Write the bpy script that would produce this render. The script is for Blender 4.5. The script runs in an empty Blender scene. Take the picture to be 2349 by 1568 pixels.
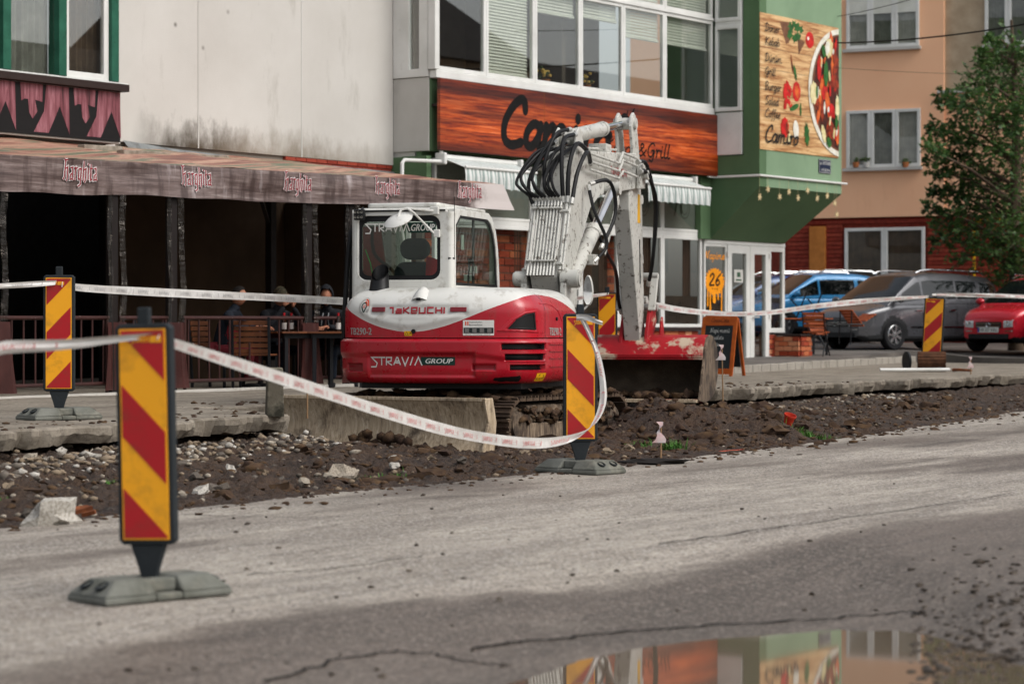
import bpy, math, random, bmesh
from mathutils import Vector as V, Matrix as MX, noise
random.seed(7)
S = bpy.context.scene
COL = S.collection
R = math.radians
PI = math.pi
# ---------------------------------------------------------------- camera
F, CX, HY, CH = 5546.0, 1174.5, 757.0, 1.377      # lens length and horizon as read off the photograph, eye height
cam = bpy.data.cameras.new('camera'); camo = bpy.data.objects.new('camera', cam); COL.objects.link(camo)
camo.location = (0, 0, CH); camo.rotation_euler = (R(90), 0, 0)
cam.lens = 85; cam.sensor_width = 36; cam.shift_y = -27/2349.0
cam.clip_start = .1; cam.clip_end = 3000
cam.dof.use_dof = True; cam.dof.focus_distance = 23.4; cam.dof.aperture_fstop = 2.6
S.camera = camo
# ---------------------------------------------------------------- sky, sun, exposure
W = bpy.data.worlds.new('World'); S.world = W; W.use_nodes = True
SUNV = V((.80, -.42, .95)).normalized()
nt = W.node_tree; bg = nt.nodes['Background']
sky = nt.nodes.new('ShaderNodeTexSky'); sky.sky_type = 'NISHITA'; sky.sun_disc = False
sky.sun_elevation = math.asin(SUNV.z); sky.sun_rotation = math.atan2(SUNV.x, SUNV.y)
sky.dust_density = 4; sky.air_density = 1.0; sky.ozone_density = 1
hs = nt.nodes.new('ShaderNodeHueSaturation'); hs.inputs['Saturation'].default_value = .34
nt.links.new(sky.outputs[0], hs.inputs['Color']); nt.links.new(hs.outputs[0], bg.inputs['Color'])
bg.inputs['Strength'].default_value = .15
sl = bpy.data.lights.new('sun', 'SUN'); sl.energy = 1.0; sl.angle = R(35); sl.color = (1, .97, .93)
slo = bpy.data.objects.new('sun', sl); COL.objects.link(slo); slo.location = (20, -10, 30)
slo.rotation_euler = SUNV.to_track_quat('Z', 'Y').to_euler()
S.view_settings.view_transform = 'Standard'; S.view_settings.look = 'None'
S.view_settings.exposure = 0.28; S.view_settings.gamma = 1
S.render.engine = 'CYCLES'; S.cycles.use_denoising = True; S.cycles.max_bounces = 8
S.cycles.transparent_max_bounces = 16; S.cycles.sample_clamp_indirect = 6
# ---------------------------------------------------------------- small helpers
def lin(h):
    if not isinstance(h, str): return tuple(h)
    h = h.lstrip('#'); c = [int(h[i:i+2], 16)/255 for i in (0, 2, 4)]
    return tuple(x/12.92 if x <= .04045 else ((x+.055)/1.055)**2.4 for x in c)
def at(x, y, Y): return V(((x-CX)/F*Y, Y, CH+(HY-y)/F*Y))
def lerp(a, b, t): return a+(b-a)*t
def sst(a, b, x):
    t = min(1, max(0, (x-a)/(b-a))); return t*t*(3-2*t)
def pl(tab, x):
    if x <= tab[0][0]: return tab[0][1]
    for (a, p), (b, q) in zip(tab, tab[1:]):
        if x <= b: return p+(q-p)*(x-a)/(b-a)
    return tab[-1][1]
def nz(x, y, z=0., s=1.): return noise.noise((x*s, y*s, z*s))
MATS = {}
class NT:
    def __init__(s, name):
        s.m = bpy.data.materials.new(name); s.m.use_nodes = True; s.t = s.m.node_tree; s.n = s.t.nodes
        s.p = s.n['Principled BSDF']; MATS[name] = s.m; s.tc = s.n.new('ShaderNodeTexCoord')
    def node(s, typ, ins=None, **kw):
        n = s.n.new('ShaderNode'+typ)
        for k, v in kw.items(): setattr(n, k, v)
        for k, v in (ins or {}).items(): s.set(n, k, v)
        return n
    def set(s, n, k, v):
        if isinstance(v, bpy.types.NodeSocket): s.t.links.new(v, n.inputs[k])
        elif isinstance(v, (tuple, list)) and len(v) == 3 and n.inputs[k].type == 'RGBA': n.inputs[k].default_value = (*v, 1)
        else: n.inputs[k].default_value = v
    def co(s, scale=(1, 1, 1), rot=(0, 0, 0), src='Object'):
        return s.node('Mapping', {'Vector': s.tc.outputs[src], 'Scale': scale, 'Rotation': rot}).outputs[0]
    def cor(s, ang, scale): return s.node('Mapping', {'Vector': s.co((1, 1, 1), (0, 0, R(ang))), 'Scale': scale}).outputs[0]
    def noise(s, vec, scale=5, detail=4, rough=.55, dist=0):
        return s.node('TexNoise', {'Vector': vec, 'Scale': scale, 'Detail': detail, 'Roughness': rough, 'Distortion': dist}).outputs[0]
    def ramp(s, fac, *st):
        r = s.node('ValToRGB', {'Fac': fac}); e = r.color_ramp.elements
        while len(e) < len(st): e.new(.5)
        for el, (p, c) in zip(e, st):
            el.position = p; c = (c, c, c) if isinstance(c, (int, float)) else lin(c); el.color = (*c, 1)
        return r.outputs[0]
    def mix(s, fac, a, b, mode='MIX'):
        n = s.node('Mix', data_type='RGBA', blend_type=mode)
        for k, v in ((0, fac), (6, a), (7, b)):
            if isinstance(v, str): v = lin(v)
            s.set(n, k, v)
        return n.outputs[2]
    def math(s, op, a, b=0.):
        n = s.node('Math', operation=op); s.set(n, 0, a); s.set(n, 1, b); return n.outputs[0]
    def bump(s, h, st=.3, d=.01):
        b = s.node('Bump', {'Height': h, 'Strength': st, 'Distance': d}); s.set(s.p, 'Normal', b.outputs[0])
    def base(s, c, rough=None, metal=None, **kw):
        s.set(s.p, 'Base Color', lin(c) if isinstance(c, str) else c)
        if rough is not None: s.set(s.p, 'Roughness', rough)
        if metal is not None: s.set(s.p, 'Metallic', metal)
        for k, v in kw.items(): s.set(s.p, k.replace('_', ' '), v)
        return s.m
def mat(name, col, rough=.6, metal=0, col2=None, sc=4, lo=.4, hi=.65, bump=0, bsc=60, coat=0, dirt=None, dsc=3, dlo=.55, dhi=.75):
    if name in MATS: return MATS[name]
    n = NT(name); c = lin(col); o = n.co()
    if col2 is None: col2 = tuple(x*.86 for x in c)
    c_ = n.mix(n.ramp(n.noise(o, sc, 5), (lo, 0.), (hi, 1.)), c, lin(col2))
    if dirt: c_ = n.mix(n.ramp(n.noise(o, dsc, 8, .65), (dlo, 0.), (dhi, 1.)), c_, lin(dirt))
    n.base(c_, n.ramp(n.noise(o, sc*2, 3), (.3, max(0., rough-.06)), (.7, min(1, rough+.08))), metal)
    n.set(n.p, 'Specular IOR Level', .28 if rough > .3 and metal < .1 else .5)
    if coat: n.set(n.p, 'Coat Weight', coat); n.set(n.p, 'Coat Roughness', .06)
    if bump: n.bump(n.noise(o, bsc, 5), bump)
    return n.m
def gmat(name, tint=(.8, .85, .82), refl=1.0, rough=0.0, ior=1.5):
    if name in MATS: return MATS[name]
    n = NT(name); n.n.remove(n.p)
    t = n.node('BsdfTransparent', {'Color': tint}); g = n.node('BsdfGlossy', {'Color': (1, 1, 1), 'Roughness': rough})
    f = n.node('LayerWeight', {'Blend': .5}); r0 = ((ior-1)/(ior+1))**2; k = n.math('MULTIPLY', n.math('ADD', r0, n.math('MULTIPLY', n.math('POWER', f.outputs['Facing'], 5.0), 1-r0)), refl)
    m = n.node('MixShader', {0: k, 1: t.outputs[0], 2: g.outputs[0]})
    n.t.links.new(m.outputs[0], n.n['Material Output'].inputs[0]); return n.m
class MB:
    def __init__(s): s.v = []; s.f = []; s.mi = []
    def add(s, vs, fs, mi=0):
        b = len(s.v); s.v += [tuple(v) for v in vs]
        for f in fs: s.f.append(tuple(b+i for i in f)); s.mi.append(mi)
        return s
    def box(s, x0, x1, y0, y1, z0, z1, mi=0, M=None):
        vs = [V((x, y, z)) for z in (z0, z1) for y in (y0, y1) for x in (x0, x1)]
        if M is not None: vs = [M @ v for v in vs]
        return s.add(vs, [(0, 2, 3, 1), (4, 5, 7, 6), (0, 1, 5, 4), (2, 6, 7, 3), (0, 4, 6, 2), (1, 3, 7, 5)], mi)
    def bar(s, p, q, w, h=None, up=(0, 0, 1), mi=0):
        p, q = V(p), V(q); h = h or w; d = (q-p).normalized(); u = V(up)
        if abs(d.dot(u)) > .98: u = V((0, 1, 0))
        a = d.cross(u).normalized(); b = a.cross(d)
        vs = [c+a*(i*w/2)+b*(j*h/2) for c in (p, q) for i, j in ((-1, -1), (1, -1), (1, 1), (-1, 1))]
        return s.add(vs, [(0, 1, 2, 3), (7, 6, 5, 4), (0, 4, 5, 1), (1, 5, 6, 2), (2, 6, 7, 3), (3, 7, 4, 0)], mi)
    def tube(s, pts, r, n=8, mi=0, cap=True):
        pts = [V(p) for p in pts]; m = len(pts); rs = r if isinstance(r, (list, tuple)) else [r]*m
        up = None; vs = []
        for i, p in enumerate(pts):
            d = (pts[min(i+1, m-1)]-pts[max(i-1, 0)]).normalized()
            if up is None: up = d.orthogonal().normalized()
            up = (up-d*up.dot(d)).normalized(); b = d.cross(up)
            vs += [p+(up*math.cos(2*PI*k/n)+b*math.sin(2*PI*k/n))*rs[i] for k in range(n)]
        fs = [(i*n+k, i*n+(k+1) % n, (i+1)*n+(k+1) % n, (i+1)*n+k) for i in range(m-1) for k in range(n)]
        if cap: fs += [tuple(range(n))[::-1], tuple(range((m-1)*n, m*n))]
        return s.add(vs, fs, mi)
    def grid(s, nu, nv, fn, mi=0, cu=False):
        vs = [fn(i, j) for i in range(nu) for j in range(nv)]
        fs = [(i*nv+j, ((i+1) % nu)*nv+j, ((i+1) % nu)*nv+j+1, i*nv+j+1) for i in range(nu if cu else nu-1) for j in range(nv-1)]
        return s.add(vs, fs, mi)
    def prism(s, poly, fn, h0, h1, mi=0, taper=None):
        n = len(poly); a = [fn(u, v, h0) for u, v in poly]; b = [fn(u, v, h1) for u, v in (taper or poly)]
        fs = [tuple(range(n))[::-1], tuple(range(n, 2*n))]+[(i, (i+1) % n, n+(i+1) % n, n+i) for i in range(n)]
        return s.add(a+b, fs, mi)
    def flat(s, poly, fn, h=0, mi=0): return s.add([fn(u, v, h) for u, v in poly], [tuple(range(len(poly)))], mi)
    def ring(s, outer, inner, fn, h0, h1, mi=0):
        n = len(outer); vs = [fn(u, v, h) for h in (h0, h1) for P in (outer, inner) for u, v in P]; fs = []
        for i in range(n):
            j = (i+1) % n
            fs += [(i, j, n+j, n+i), (2*n+i, 3*n+i, 3*n+j, 2*n+j), (i, 2*n+i, 2*n+j, j), (n+i, n+j, 3*n+j, 3*n+i)]
        return s.add(vs, fs, mi)
    def lathe(s, prof, n=20, M=None, mi=0):
        M = M or MX.Identity(4); k = len(prof)
        vs = [M @ V((r*math.cos(2*PI*i/n), r*math.sin(2*PI*i/n), z)) for i in range(n) for r, z in prof]
        fs = [(i*k+j, ((i+1) % n)*k+j, ((i+1) % n)*k+j+1, i*k+j+1) for i in range(n) for j in range(k-1)]
        return s.add(vs, fs, mi)
    def ico(s, c, rad, seed=0, mi=0, amp=.25, sub=1):
        for v, f in [ICO[sub]]:
            vs = []
            for p in v:
                k = 1+amp*noise.noise((p[0]*1.3+seed*7.1, p[1]*1.3+seed*3.3, p[2]*1.3))
                vs.append((c[0]+p[0]*rad[0]*k, c[1]+p[1]*rad[1]*k, c[2]+p[2]*rad[2]*k))
            s.add(vs, f, mi)
        return s
    def stroke(s, pts, w, fn, h=0, smooth=True, mi=0, seg=5):
        ws = w if isinstance(w, (list, tuple)) else [w]*len(pts)
        if smooth and len(pts) > 2:
            P = [pts[0]]+list(pts)+[pts[-1]]; q = []; qw = []
            for i in range(1, len(P)-2):
                for k in range(seg):
                    t = k/seg; p0, p1, p2, p3 = P[i-1:i+3]
                    q.append(tuple(.5*(2*p1[c]+(p2[c]-p0[c])*t+(2*p0[c]-5*p1[c]+4*p2[c]-p3[c])*t*t+(3*p1[c]-p0[c]-3*p2[c]+p3[c])*t**3) for c in (0, 1)))
                    qw.append(lerp(ws[i-1], ws[min(i, len(ws)-1)], t))
            q.append(pts[-1]); qw.append(ws[-1])
        else: q, qw = list(pts), list(ws)
        L = []; Rr = []; n = len(q)
        for i in range(n):
            a = V(q[max(i-1, 0)]); b = V(q[min(i+1, n-1)]); d = (b-a)
            d = d.normalized() if d.length > 1e-9 else V((1, 0)); k = 1.
            if not smooth and 0 < i < n-1:
                d1 = (V(q[i])-a).normalized(); d2 = (b-V(q[i])).normalized(); c = max(.35, math.sqrt(max(0, (1+d1.dot(d2))/2))); k = 1/c
                d = d1+d2; d = d.normalized() if d.length > 1e-6 else d1
            nn = V((-d.y, d.x))*qw[i]/2*k; L.append(V(q[i])+nn); Rr.append(V(q[i])-nn)
        if smooth:
            c0 = [(q[0][0]+math.cos(t)*qw[0]/2, q[0][1]+math.sin(t)*qw[0]/2) for t in [math.atan2(L[0].y-q[0][1], L[0].x-q[0][0])+PI*k/4 for k in (1, 2, 3)]]
            c1 = [(q[-1][0]+math.cos(t)*qw[-1]/2, q[-1][1]+math.sin(t)*qw[-1]/2) for t in [math.atan2(Rr[-1].y-q[-1][1], Rr[-1].x-q[-1][0])+PI*k/4 for k in (1, 2, 3)]]
        else: c0 = c1 = []
        vs = [fn(p[0], p[1], h) for p in L]+[fn(p[0], p[1], h) for p in Rr]+[fn(p[0], p[1], h) for p in c0]+[fn(p[0], p[1], h) for p in c1]
        fs = [(i, n+i, n+i+1, i+1) for i in range(n-1)]
        if c0: fs += [(0, 2*n, 2*n+1, 2*n+2, n), (2*n-1, 2*n+3, 2*n+4, 2*n+5, n-1)]
        return s.add(vs, fs, mi)
    def build(s, name, mats, parent=None, smooth=False, bevel=0, M=None, seg=2, ang=35):
        me = bpy.data.meshes.new(name)
        vs = s.v if M is None else [tuple(M @ V(v)) for v in s.v]
        me.from_pydata(vs, [], s.f)
        mats = mats if isinstance(mats, (list, tuple)) else [mats]
        for m in mats: me.materials.append(m)
        if len(mats) > 1: me.polygons.foreach_set('material_index', s.mi)
        if smooth:
            me.polygons.foreach_set('use_smooth', [True]*len(me.polygons)); me.set_sharp_from_angle(angle=R(ang))
        me.update(); o = bpy.data.objects.new(name, me); COL.objects.link(o)
        if parent: o.parent = parent
        if bevel:
            b = o.modifiers.new('bevel', 'BEVEL'); b.width = bevel; b.segments = seg; b.limit_method = 'ANGLE'; b.angle_limit = R(40)
        return o
def _ico(sub):
    b = bmesh.new(); bmesh.ops.create_icosphere(b, subdivisions=sub, radius=1)
    b.verts.ensure_lookup_table(); r = ([tuple(v.co) for v in b.verts], [tuple(v.index for v in f.verts) for f in b.faces]); b.free(); return r
ICO = {1: _ico(1), 2: _ico(2), 3: _ico(3)}
def tag(o, label, cat=None, group=None, kind=None):
    o['label'] = label
    if cat: o['category'] = cat
    if group: o['group'] = group
    if kind: o['kind'] = kind
    return o
def struct(o, label=None):
    o['kind'] = 'structure'
    if label: o['label'] = label
    return o
def thing(name, label, cat, loc=(0, 0, 0), rz=0, group=None):
    o = bpy.data.objects.new(name, None); COL.objects.link(o); o.location = loc; o.rotation_euler = (0, 0, rz)
    o.empty_display_size = .1
    return tag(o, label, cat, group)
def inst(me_ob, name, parent, loc, rot=(0, 0, 0), sc=(1, 1, 1)):
    o = bpy.data.objects.new(name, me_ob.data); COL.objects.link(o); o.parent = parent; o.location = loc; o.rotation_euler = rot; o.scale = sc
    for md in me_ob.modifiers:
        b = o.modifiers.new(md.name, md.type); b.width = md.width; b.segments = md.segments; b.limit_method = md.limit_method; b.angle_limit = md.angle_limit
    return o
_tx = {}
def text2d(t, shear=0):
    if (t, shear) in _tx: return _tx[(t, shear)]
    cu = bpy.data.curves.new('t', 'FONT'); cu.body = t; cu.shear = shear; cu.resolution_u = 2
    ob = bpy.data.objects.new('t', cu); COL.objects.link(ob); bpy.context.view_layer.update()
    me = ob.evaluated_get(bpy.context.evaluated_depsgraph_get()).to_mesh()
    vs = [(v.co.x, v.co.y) for v in me.vertices]; fs = [tuple(p.vertices) for p in me.polygons]
    bpy.data.objects.remove(ob); bpy.data.curves.remove(cu)
    x0 = min(v[0] for v in vs); x1 = max(v[0] for v in vs); y0 = min(v[1] for v in vs); y1 = max(v[1] for v in vs)
    r = ([((x-x0)/(x1-x0), (y-y0)/(y1-y0)) for x, y in vs], fs); _tx[(t, shear)] = r; return r
def put_text(mb, t, u0, v0, w, h, fn, off=0, mi=0, shear=0, bold=0):
    vs, fs = text2d(t, shear)
    for db in ([0] if not bold else [-bold, 0, bold]):
        mb.add([fn(u0+x*w+db, v0+y*h, off+db*.02) for x, y in vs], fs, mi)
# ---- a hand-drawn script alphabet, x-height 1: (advance, strokes)
G = {
'C': (1.35, [[(1.3, 1.55), (1.22, 1.95), (.95, 2.0), (.5, 1.55), (.2, .9), (.25, .25), (.65, 0), (1.2, .15)]]),
'D': (1.5, [[(.45, 1.8), (.35, .1)], [(.1, 1.6), (.5, 1.9), (1.1, 1.6), (1.3, .9), (1.0, .2), (.4, .02), (.1, .15)]]),
'K': (1.45, [[(.15, 1.5), (.45, 1.85), (.4, .9), (.3, 0)], [(1.3, 1.8), (.45, .95), (.9, .5), (1.35, .0)]]),
'B': (1.3, [[(.35, 1.8), (.3, .05)], [(.1, 1.6), (.6, 1.9), (1.05, 1.6), (.9, 1.1), (.45, .98), (1.0, .85), (1.15, .35), (.7, .02), (.15, .1)]]),
'G': (1.4, [[(1.2, 1.6), (.9, 1.9), (.4, 1.5), (.2, .8), (.35, .15), (.8, .05), (1.05, .5), (1.1, .85)], [(.75, .85), (1.25, .88), (1.1, -.1), (.9, -.6), (.5, -.4)]]),
'S': (1.2, [[(1.1, 1.6), (.85, 1.9), (.45, 1.75), (.4, 1.35), (.85, .95), (1.0, .45), (.65, .02), (.15, .2)]]),
'N': (1.6, [[(.05, .1), (.3, .2), (.45, 1.85), (.95, .1), (1.15, 1.0), (1.25, 1.75), (1.5, 1.9)]]),
'a': (1.1, [[(.88, .9), (.5, 1.02), (.14, .6), (.16, .12), (.5, .04), (.82, .5), (.9, 1.0)], [(.9, 1.0), (.82, .3), (.92, .02), (1.15, .15)]]),
'b': (.95, [[(.3, 1.9), (.18, .9), (.16, .2), (.45, .02), (.82, .35), (.8, .85), (.5, 1.0), (.2, .75)]]),
'c': (.85, [[(.8, .8), (.5, 1), (.15, .6), (.2, .1), (.55, .02), (.9, .2)]]),
'd': (1.1, [[(.85, .8), (.45, 1), (.12, .55), (.2, .08), (.55, .05), (.85, .55)], [(.98, 1.9), (.88, .9), (.84, .2), (1.05, .02), (1.15, .15)]]),
'e': (.9, [[(.15, .45), (.6, .55), (.78, .8), (.55, 1.02), (.2, .75), (.15, .25), (.45, .02), (.9, .18)]]),
'f': (.75, [[(.8, 1.75), (.6, 1.95), (.42, 1.5), (.35, .3), (.25, -.7)], [(.05, .95), (.7, .98)]]),
'g': (1.05, [[(.85, .85), (.45, 1), (.14, .6), (.2, .1), (.55, .06), (.85, .6)], [(.9, 1), (.85, .0), (.65, -.7), (.2, -.6)]]),
'h': (1.05, [[(.3, 1.9), (.18, .8), (.14, 0)], [(.18, .6), (.5, 1), (.78, .85), (.75, .2), (.95, .02), (1.1, .15)]]),
'i': (.55, [[(.2, 1), (.15, .25), (.3, .02), (.55, .15)], [(.26, 1.42), (.27, 1.52)]]),
'k': (1.0, [[(.25, 1.9), (.15, 0)], [(.8, 1.0), (.2, .5), (.85, .02)]]),
'l': (.55, [[(.32, 1.9), (.2, .9), (.18, .2), (.35, .02), (.55, .15)]]),
'm': (1.7, [[(.12, 1.0), (.1, .02)], [(.12, .55), (.45, 1.0), (.62, .8), (.58, .02)], [(.6, .55), (.95, 1.0), (1.2, .85), (1.15, .2), (1.35, .02), (1.65, .15)]]),
'n': (1.1, [[(.12, 1.0), (.1, .02)], [(.12, .5), (.5, 1.0), (.78, .85), (.74, .2), (.9, .02), (1.1, .15)]]),
'o': (1.0, [[(.5, 1.0), (.15, .65), (.18, .15), (.5, .02), (.85, .4), (.8, .85), (.5, 1.0), (.95, .9)]]),
'p': (1.05, [[(.2, 1.0), (.12, -.75)], [(.18, .55), (.5, 1), (.85, .75), (.8, .2), (.5, .02), (.2, .2)]]),
'r': (.8, [[(.12, .9), (.25, 1.05), (.3, .8), (.22, .02)], [(.28, .6), (.5, .98), (.78, .92)]]),
't': (.7, [[(.32, 1.6), (.2, .3), (.4, .02), (.65, .15)], [(.05, 1.05), (.62, 1.08)]]),
'u': (1.1, [[(.15, 1.0), (.12, .3), (.35, .02), (.7, .3), (.82, 1.0)], [(.82, 1.0), (.78, .2), (.95, .02), (1.1, .15)]]),
'&': (1.4, [[(1.3, .9), (.9, .3), (.4, 0), (.1, .3), (.4, .8), (.85, 1.3), (.65, 1.7), (.4, 1.4), (.7, .6), (1.2, .02)]]),
's': (.8, [[(.7, .85), (.45, 1), (.25, .75), (.6, .4), (.4, .02), (.1, .15)]]), 'j': (.5, [[(.25, 1), (.2, -.5), (0, -.6)]]),
'-': (.6, [[(.1, .5), (.5, .5)]]), ' ': (.6, []), '2': (1.1, [[(.15, 1.4), (.5, 1.85), (.85, 1.4), (.5, .7), (.15, .05), (.95, .05)]]),
'6': (1.1, [[(.85, 1.75), (.4, 1.2), (.15, .5), (.45, .02), (.85, .35), (.6, .85), (.2, .55)]]),
'v': (.95, [[(.1, 1.0), (.3, .3), (.45, .02), (.75, .6), (.85, 1.05)]]), 'T': (1.3, [[(.1, 1.7), (.7, 1.8), (1.3, 1.85)], [(.75, 1.8), (.6, .0)]]),
'ö': (1.0, None), 'ü': (1.1, None), 'á': (1.1, None), 'z': (.9, [[(.1, .95), (.75, .95), (.15, .05), (.85, .05)]]),
}
for a, b in (('ö', 'o'), ('ü', 'u'), ('á', 'a')): G[a] = (G[b][0], G[b][1]+[[(.35, 1.4), (.36, 1.5)], [(.7, 1.42), (.71, 1.52)]])
def script(mb, t, u0, v0, h, fn, w=.2, off=0, mi=0, slant=.12, wx=1.0, dh=.0004):
    x = 0; k = off
    for ch in t:
        adv, st = G[ch]
        for q in st:
            mb.stroke([(u0+((px+slant*py)*wx+x)*h, v0+py*h) for px, py in q], w*h, fn, k, True, mi, 4); k += dh
        x += adv*wx
    return x*h
def polytext(mb, glyphs, seq, u0, v0, w, h, fn, sw, off=0, mi=0, slant=0, gap=.18, dh=.0004):
    tot = sum(glyphs[c][0]+gap for c in seq)-gap; x = 0; k = off
    for c in seq:
        adv, st = glyphs[c]
        for q in st:
            mb.stroke([(u0+(x+px+slant*py)/tot*w, v0+py*h) for px, py in q], sw, fn, k, False, mi); k += dh
        x += adv+gap
TK = {'T': (.62, [[(0, .93), (.45, .93), (.45, 0)]]), 'a': (.75, [[(.1, .68), (.7, .68), (.7, .07), (.08, .07), (.08, .38), (.7, .38)]]),
 'K': (.8, [[(.08, 1), (.08, 0)], [(.75, 1), (.15, .5), (.8, 0)]]), 'e': (.78, [[(.08, .42), (.72, .42), (.72, .93), (.08, .93), (.08, .07), (.75, .07)]]),
 'U': (.8, [[(.08, 1), (.08, .07), (.74, .07), (.74, 1)]]), 'C': (.78, [[(.78, .93), (.08, .93), (.08, .07), (.78, .07)]]),
 'H': (.8, [[(.08, 1), (.08, 0)], [(.74, 1), (.74, 0)], [(.08, .5), (.74, .5)]]), 'I': (.12, [[(.06, 1), (.06, 0)]])}
SV = {'S': (.75, [[(.75, .93), (.05, .93), (.62, .25), (.5, -.2), (.0, -.2)]]), 'T': (.5, [[(-.1, .93), (.55, .93)], [(.2, .93), (.2, 0)]]),
 'R': (.6, [[(.05, 0), (.05, .93), (.55, .93), (.5, .5), (.1, .42), (.6, 0)]]), 'A': (.7, [[(.05, .05), (.33, .95), (.42, .95), (.68, .05)], [(.2, .3), (.55, .3)], [(.25, .5), (.5, .5)]]),
 'V': (.65, [[(.0, 1), (.3, .0), (.62, 1)]]), 'I': (.3, [[(.25, 1), (.0, 0)]]), 'L': (.65, [[(0, 0), (.32, .98), (.65, 0)]])}
BLK = {'H': (.8, [[(0, 1.55), (.2, 1.4), (.15, .2), (0, 0)], [(.2, .8), (.55, .95), (.6, .1), (.45, -.1)], [(.1, 1.45), (.5, 1.5)]]), 'a': (.5, [[(.05, .9), (.35, .95), (.4, .1), (.55, .02)], [(.35, .5), (.08, .4), (.08, .05), (.35, .1)]]),
 'r': (.4, [[(.0, .9), (.15, .95), (.15, 0)], [(.15, .85), (.42, .95)]]), 'g': (.55, [[(.42, .9), (.1, .85), (.1, .1), (.42, .1)], [(.42, .95), (.42, -.3), (.05, -.45)]]),
 'h': (.55, [[(.1, 1.45), (.1, 0)], [(.1, .8), (.42, .9), (.42, .05), (.3, -.15)]]), 'i': (.22, [[(.1, .95), (.1, .05)], [(.08, 1.15), (.14, 1.3)]]), 't': (.35, [[(.12, 1.25), (.12, .05), (.3, .1)], [(-.02, .92), (.32, .92)]])}
# ================================================================ the ground
DX, DY = .5942, .8043                       # the street's direction; its normal (towards the road) is (DY, -DX)
def ab(X, Y): return X*DX+Y*DY, X*DY-Y*DX
def xy(a, b): return a*DX+b*DY, a*DY-b*DX
ROADZ = [(0, .02), (10, .13), (11.2, .144), (19.3, .245), (27, .36), (34, .52), (41, .70), (46, .80), (52, .95), (65, 1.1), (200, 1.6)]
def roadz0(Y): return pl(ROADZ, Y)
PUD = [(-6, 2), (-.3, 8.9), (.1, 9.62), (.3, 10.15), (.525, 10.5), (.8, 10.75), (1.04, 10.94), (1.46, 11.18), (1.75, 11.2), (1.9, 10.95), (2.02, 10.3), (2.2, 9.6), (3.0, 8.9), (5, 8)]
def roadz(X, Y):
    z = roadz0(Y)
    if Y < 17:
        sd = Y-pl(PUD, X)+.12*nz(X, Y, 3, 2.2)
        if X > 1.85: sd += (.45*nz(X, Y, 5, 3.1)+.25*nz(X, Y, 8, 7)+.15)*sst(1.85, 2.25, X)
        if sd > 0: z *= sst(-.25, 3.2, sd)*.985+.015*sst(0, .15, sd); z = max(z, .004*sst(0, .1, sd))
        else: z = -.05*sst(0, .6, -sd)
    return z
PAVZ = [(15, .57), (19, .585), (22, .60), (30, .64), (38, .66), (45, .69), (52, .72), (80, .8)]
def pavz(Y): return pl(PAVZ, Y)
ROADE = [(-30, -11.3), (0, -11.2), (9.9, -11.16), (13, -11.25), (17.1, -11.18), (20, -11.4), (23, -11.8), (27.2, -12.35), (33, -13.2), (45, -15), (80, -16)]
PAVE = [(-30, -14.2), (9, -14.3), (12.8, -14.44), (16.9, -14.95), (17.35, -16.6), (23.2, -17.2), (24.1, -18.3), (25.0, -17.3), (25.75, -16.7), (25.95, -15.85), (28, -16.0), (32.3, -16.46), (36, -16.6), (45, -17.2), (80, -18)]
def rb(a): return pl(ROADE, a)+.07*nz(a, 3, 0, 1.3)+.04*nz(a, 9, 0, 6)+.02*nz(a, 5, 0, 17)
def pb(a): return pl(PAVE, a)+.13*nz(a, 21, 0, 1.1)+.07*nz(a, 7, 4, 4)+.035*nz(a, 2, 4, 13)+.10*(noise.cell((a*2.3, 3.3, 1.1))-.5)+.06*(noise.cell((a*6.1, 1.3, 4.1))-.5)
def steps(*seg):
    r = []
    for a, b, s in seg:
        n = max(1, round((b-a)/s)); r += [a+(b-a)*i/n for i in range(n)]
    return r+[seg[-1][1]]
# --- asphalt
n = NT('asphalt'); o = n.co()
wet = n.node('Attribute', attribute_name='wet').outputs['Fac']
g1 = n.noise(o, 60, 4, .7); g2 = n.noise(o, 1.1, 6, .6); g4 = n.noise(o, 170, 2, .5)
g3 = n.noise(n.cor(-53.5, (.22, 1.5, 1)), 1.6, 9, .66, .4); g5 = n.noise(n.cor(-53.5, (.8, 4.5, 1)), 2.2, 9, .72, .3)
sp = n.node('TexVoronoi', {'Vector': o, 'Scale': 75.0}).outputs['Color']; cell = n.node('SeparateXYZ', {0: sp}).outputs[0]     # single chippings
fine = n.noise(o, 26, 6, .75)
def grain(v, k=.5): return n.math('ADD', v, n.math('MULTIPLY', n.math('SUBTRACT', n.math('ADD', n.math('MULTIPLY', cell, .5), n.math('MULTIPLY', fine, .5)), .5), k))
dry = n.mix(n.ramp(grain(g2, .5), (.36, 0.), (.66, 1.)), '#9f968a', '#b6ad9f')
dry = n.mix(n.ramp(grain(g3, .6), (.46, 0.), (.60, .75)), dry, '#665d54'); dry = n.mix(n.ramp(grain(g5, .65), (.50, 0.), (.62, .7)), dry, '#5a5149')
dry = n.mix(n.ramp(cell, (.72, 0.), (.95, .7)), dry, '#cdc7be'); dry = n.mix(n.ramp(cell, (.06, .75), (.26, 0.)), dry, '#4f4841')
wcol = n.mix(n.ramp(grain(g3, .5), (.4, 0.), (.65, 1.)), '#4e453c', '#6a5f55'); wcol = n.mix(n.ramp(cell, (.75, 0.), (.96, .55)), wcol, '#93897f'); wcol = n.mix(n.ramp(cell, (.05, .6), (.25, 0.)), wcol, '#38322d')
wf = n.ramp(n.math('ADD', grain(wet, .7), n.math('MULTIPLY', n.math('SUBTRACT', n.noise(n.cor(-53.5, (.4, 1.4, 1)), 1.5, 10, .72, .3), .5), 1.7)), (.30, 0.), (.66, 1.))
n.base(n.mix(wf, dry, wcol), n.ramp(wf, (0, .85), (1, .55)))
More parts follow.
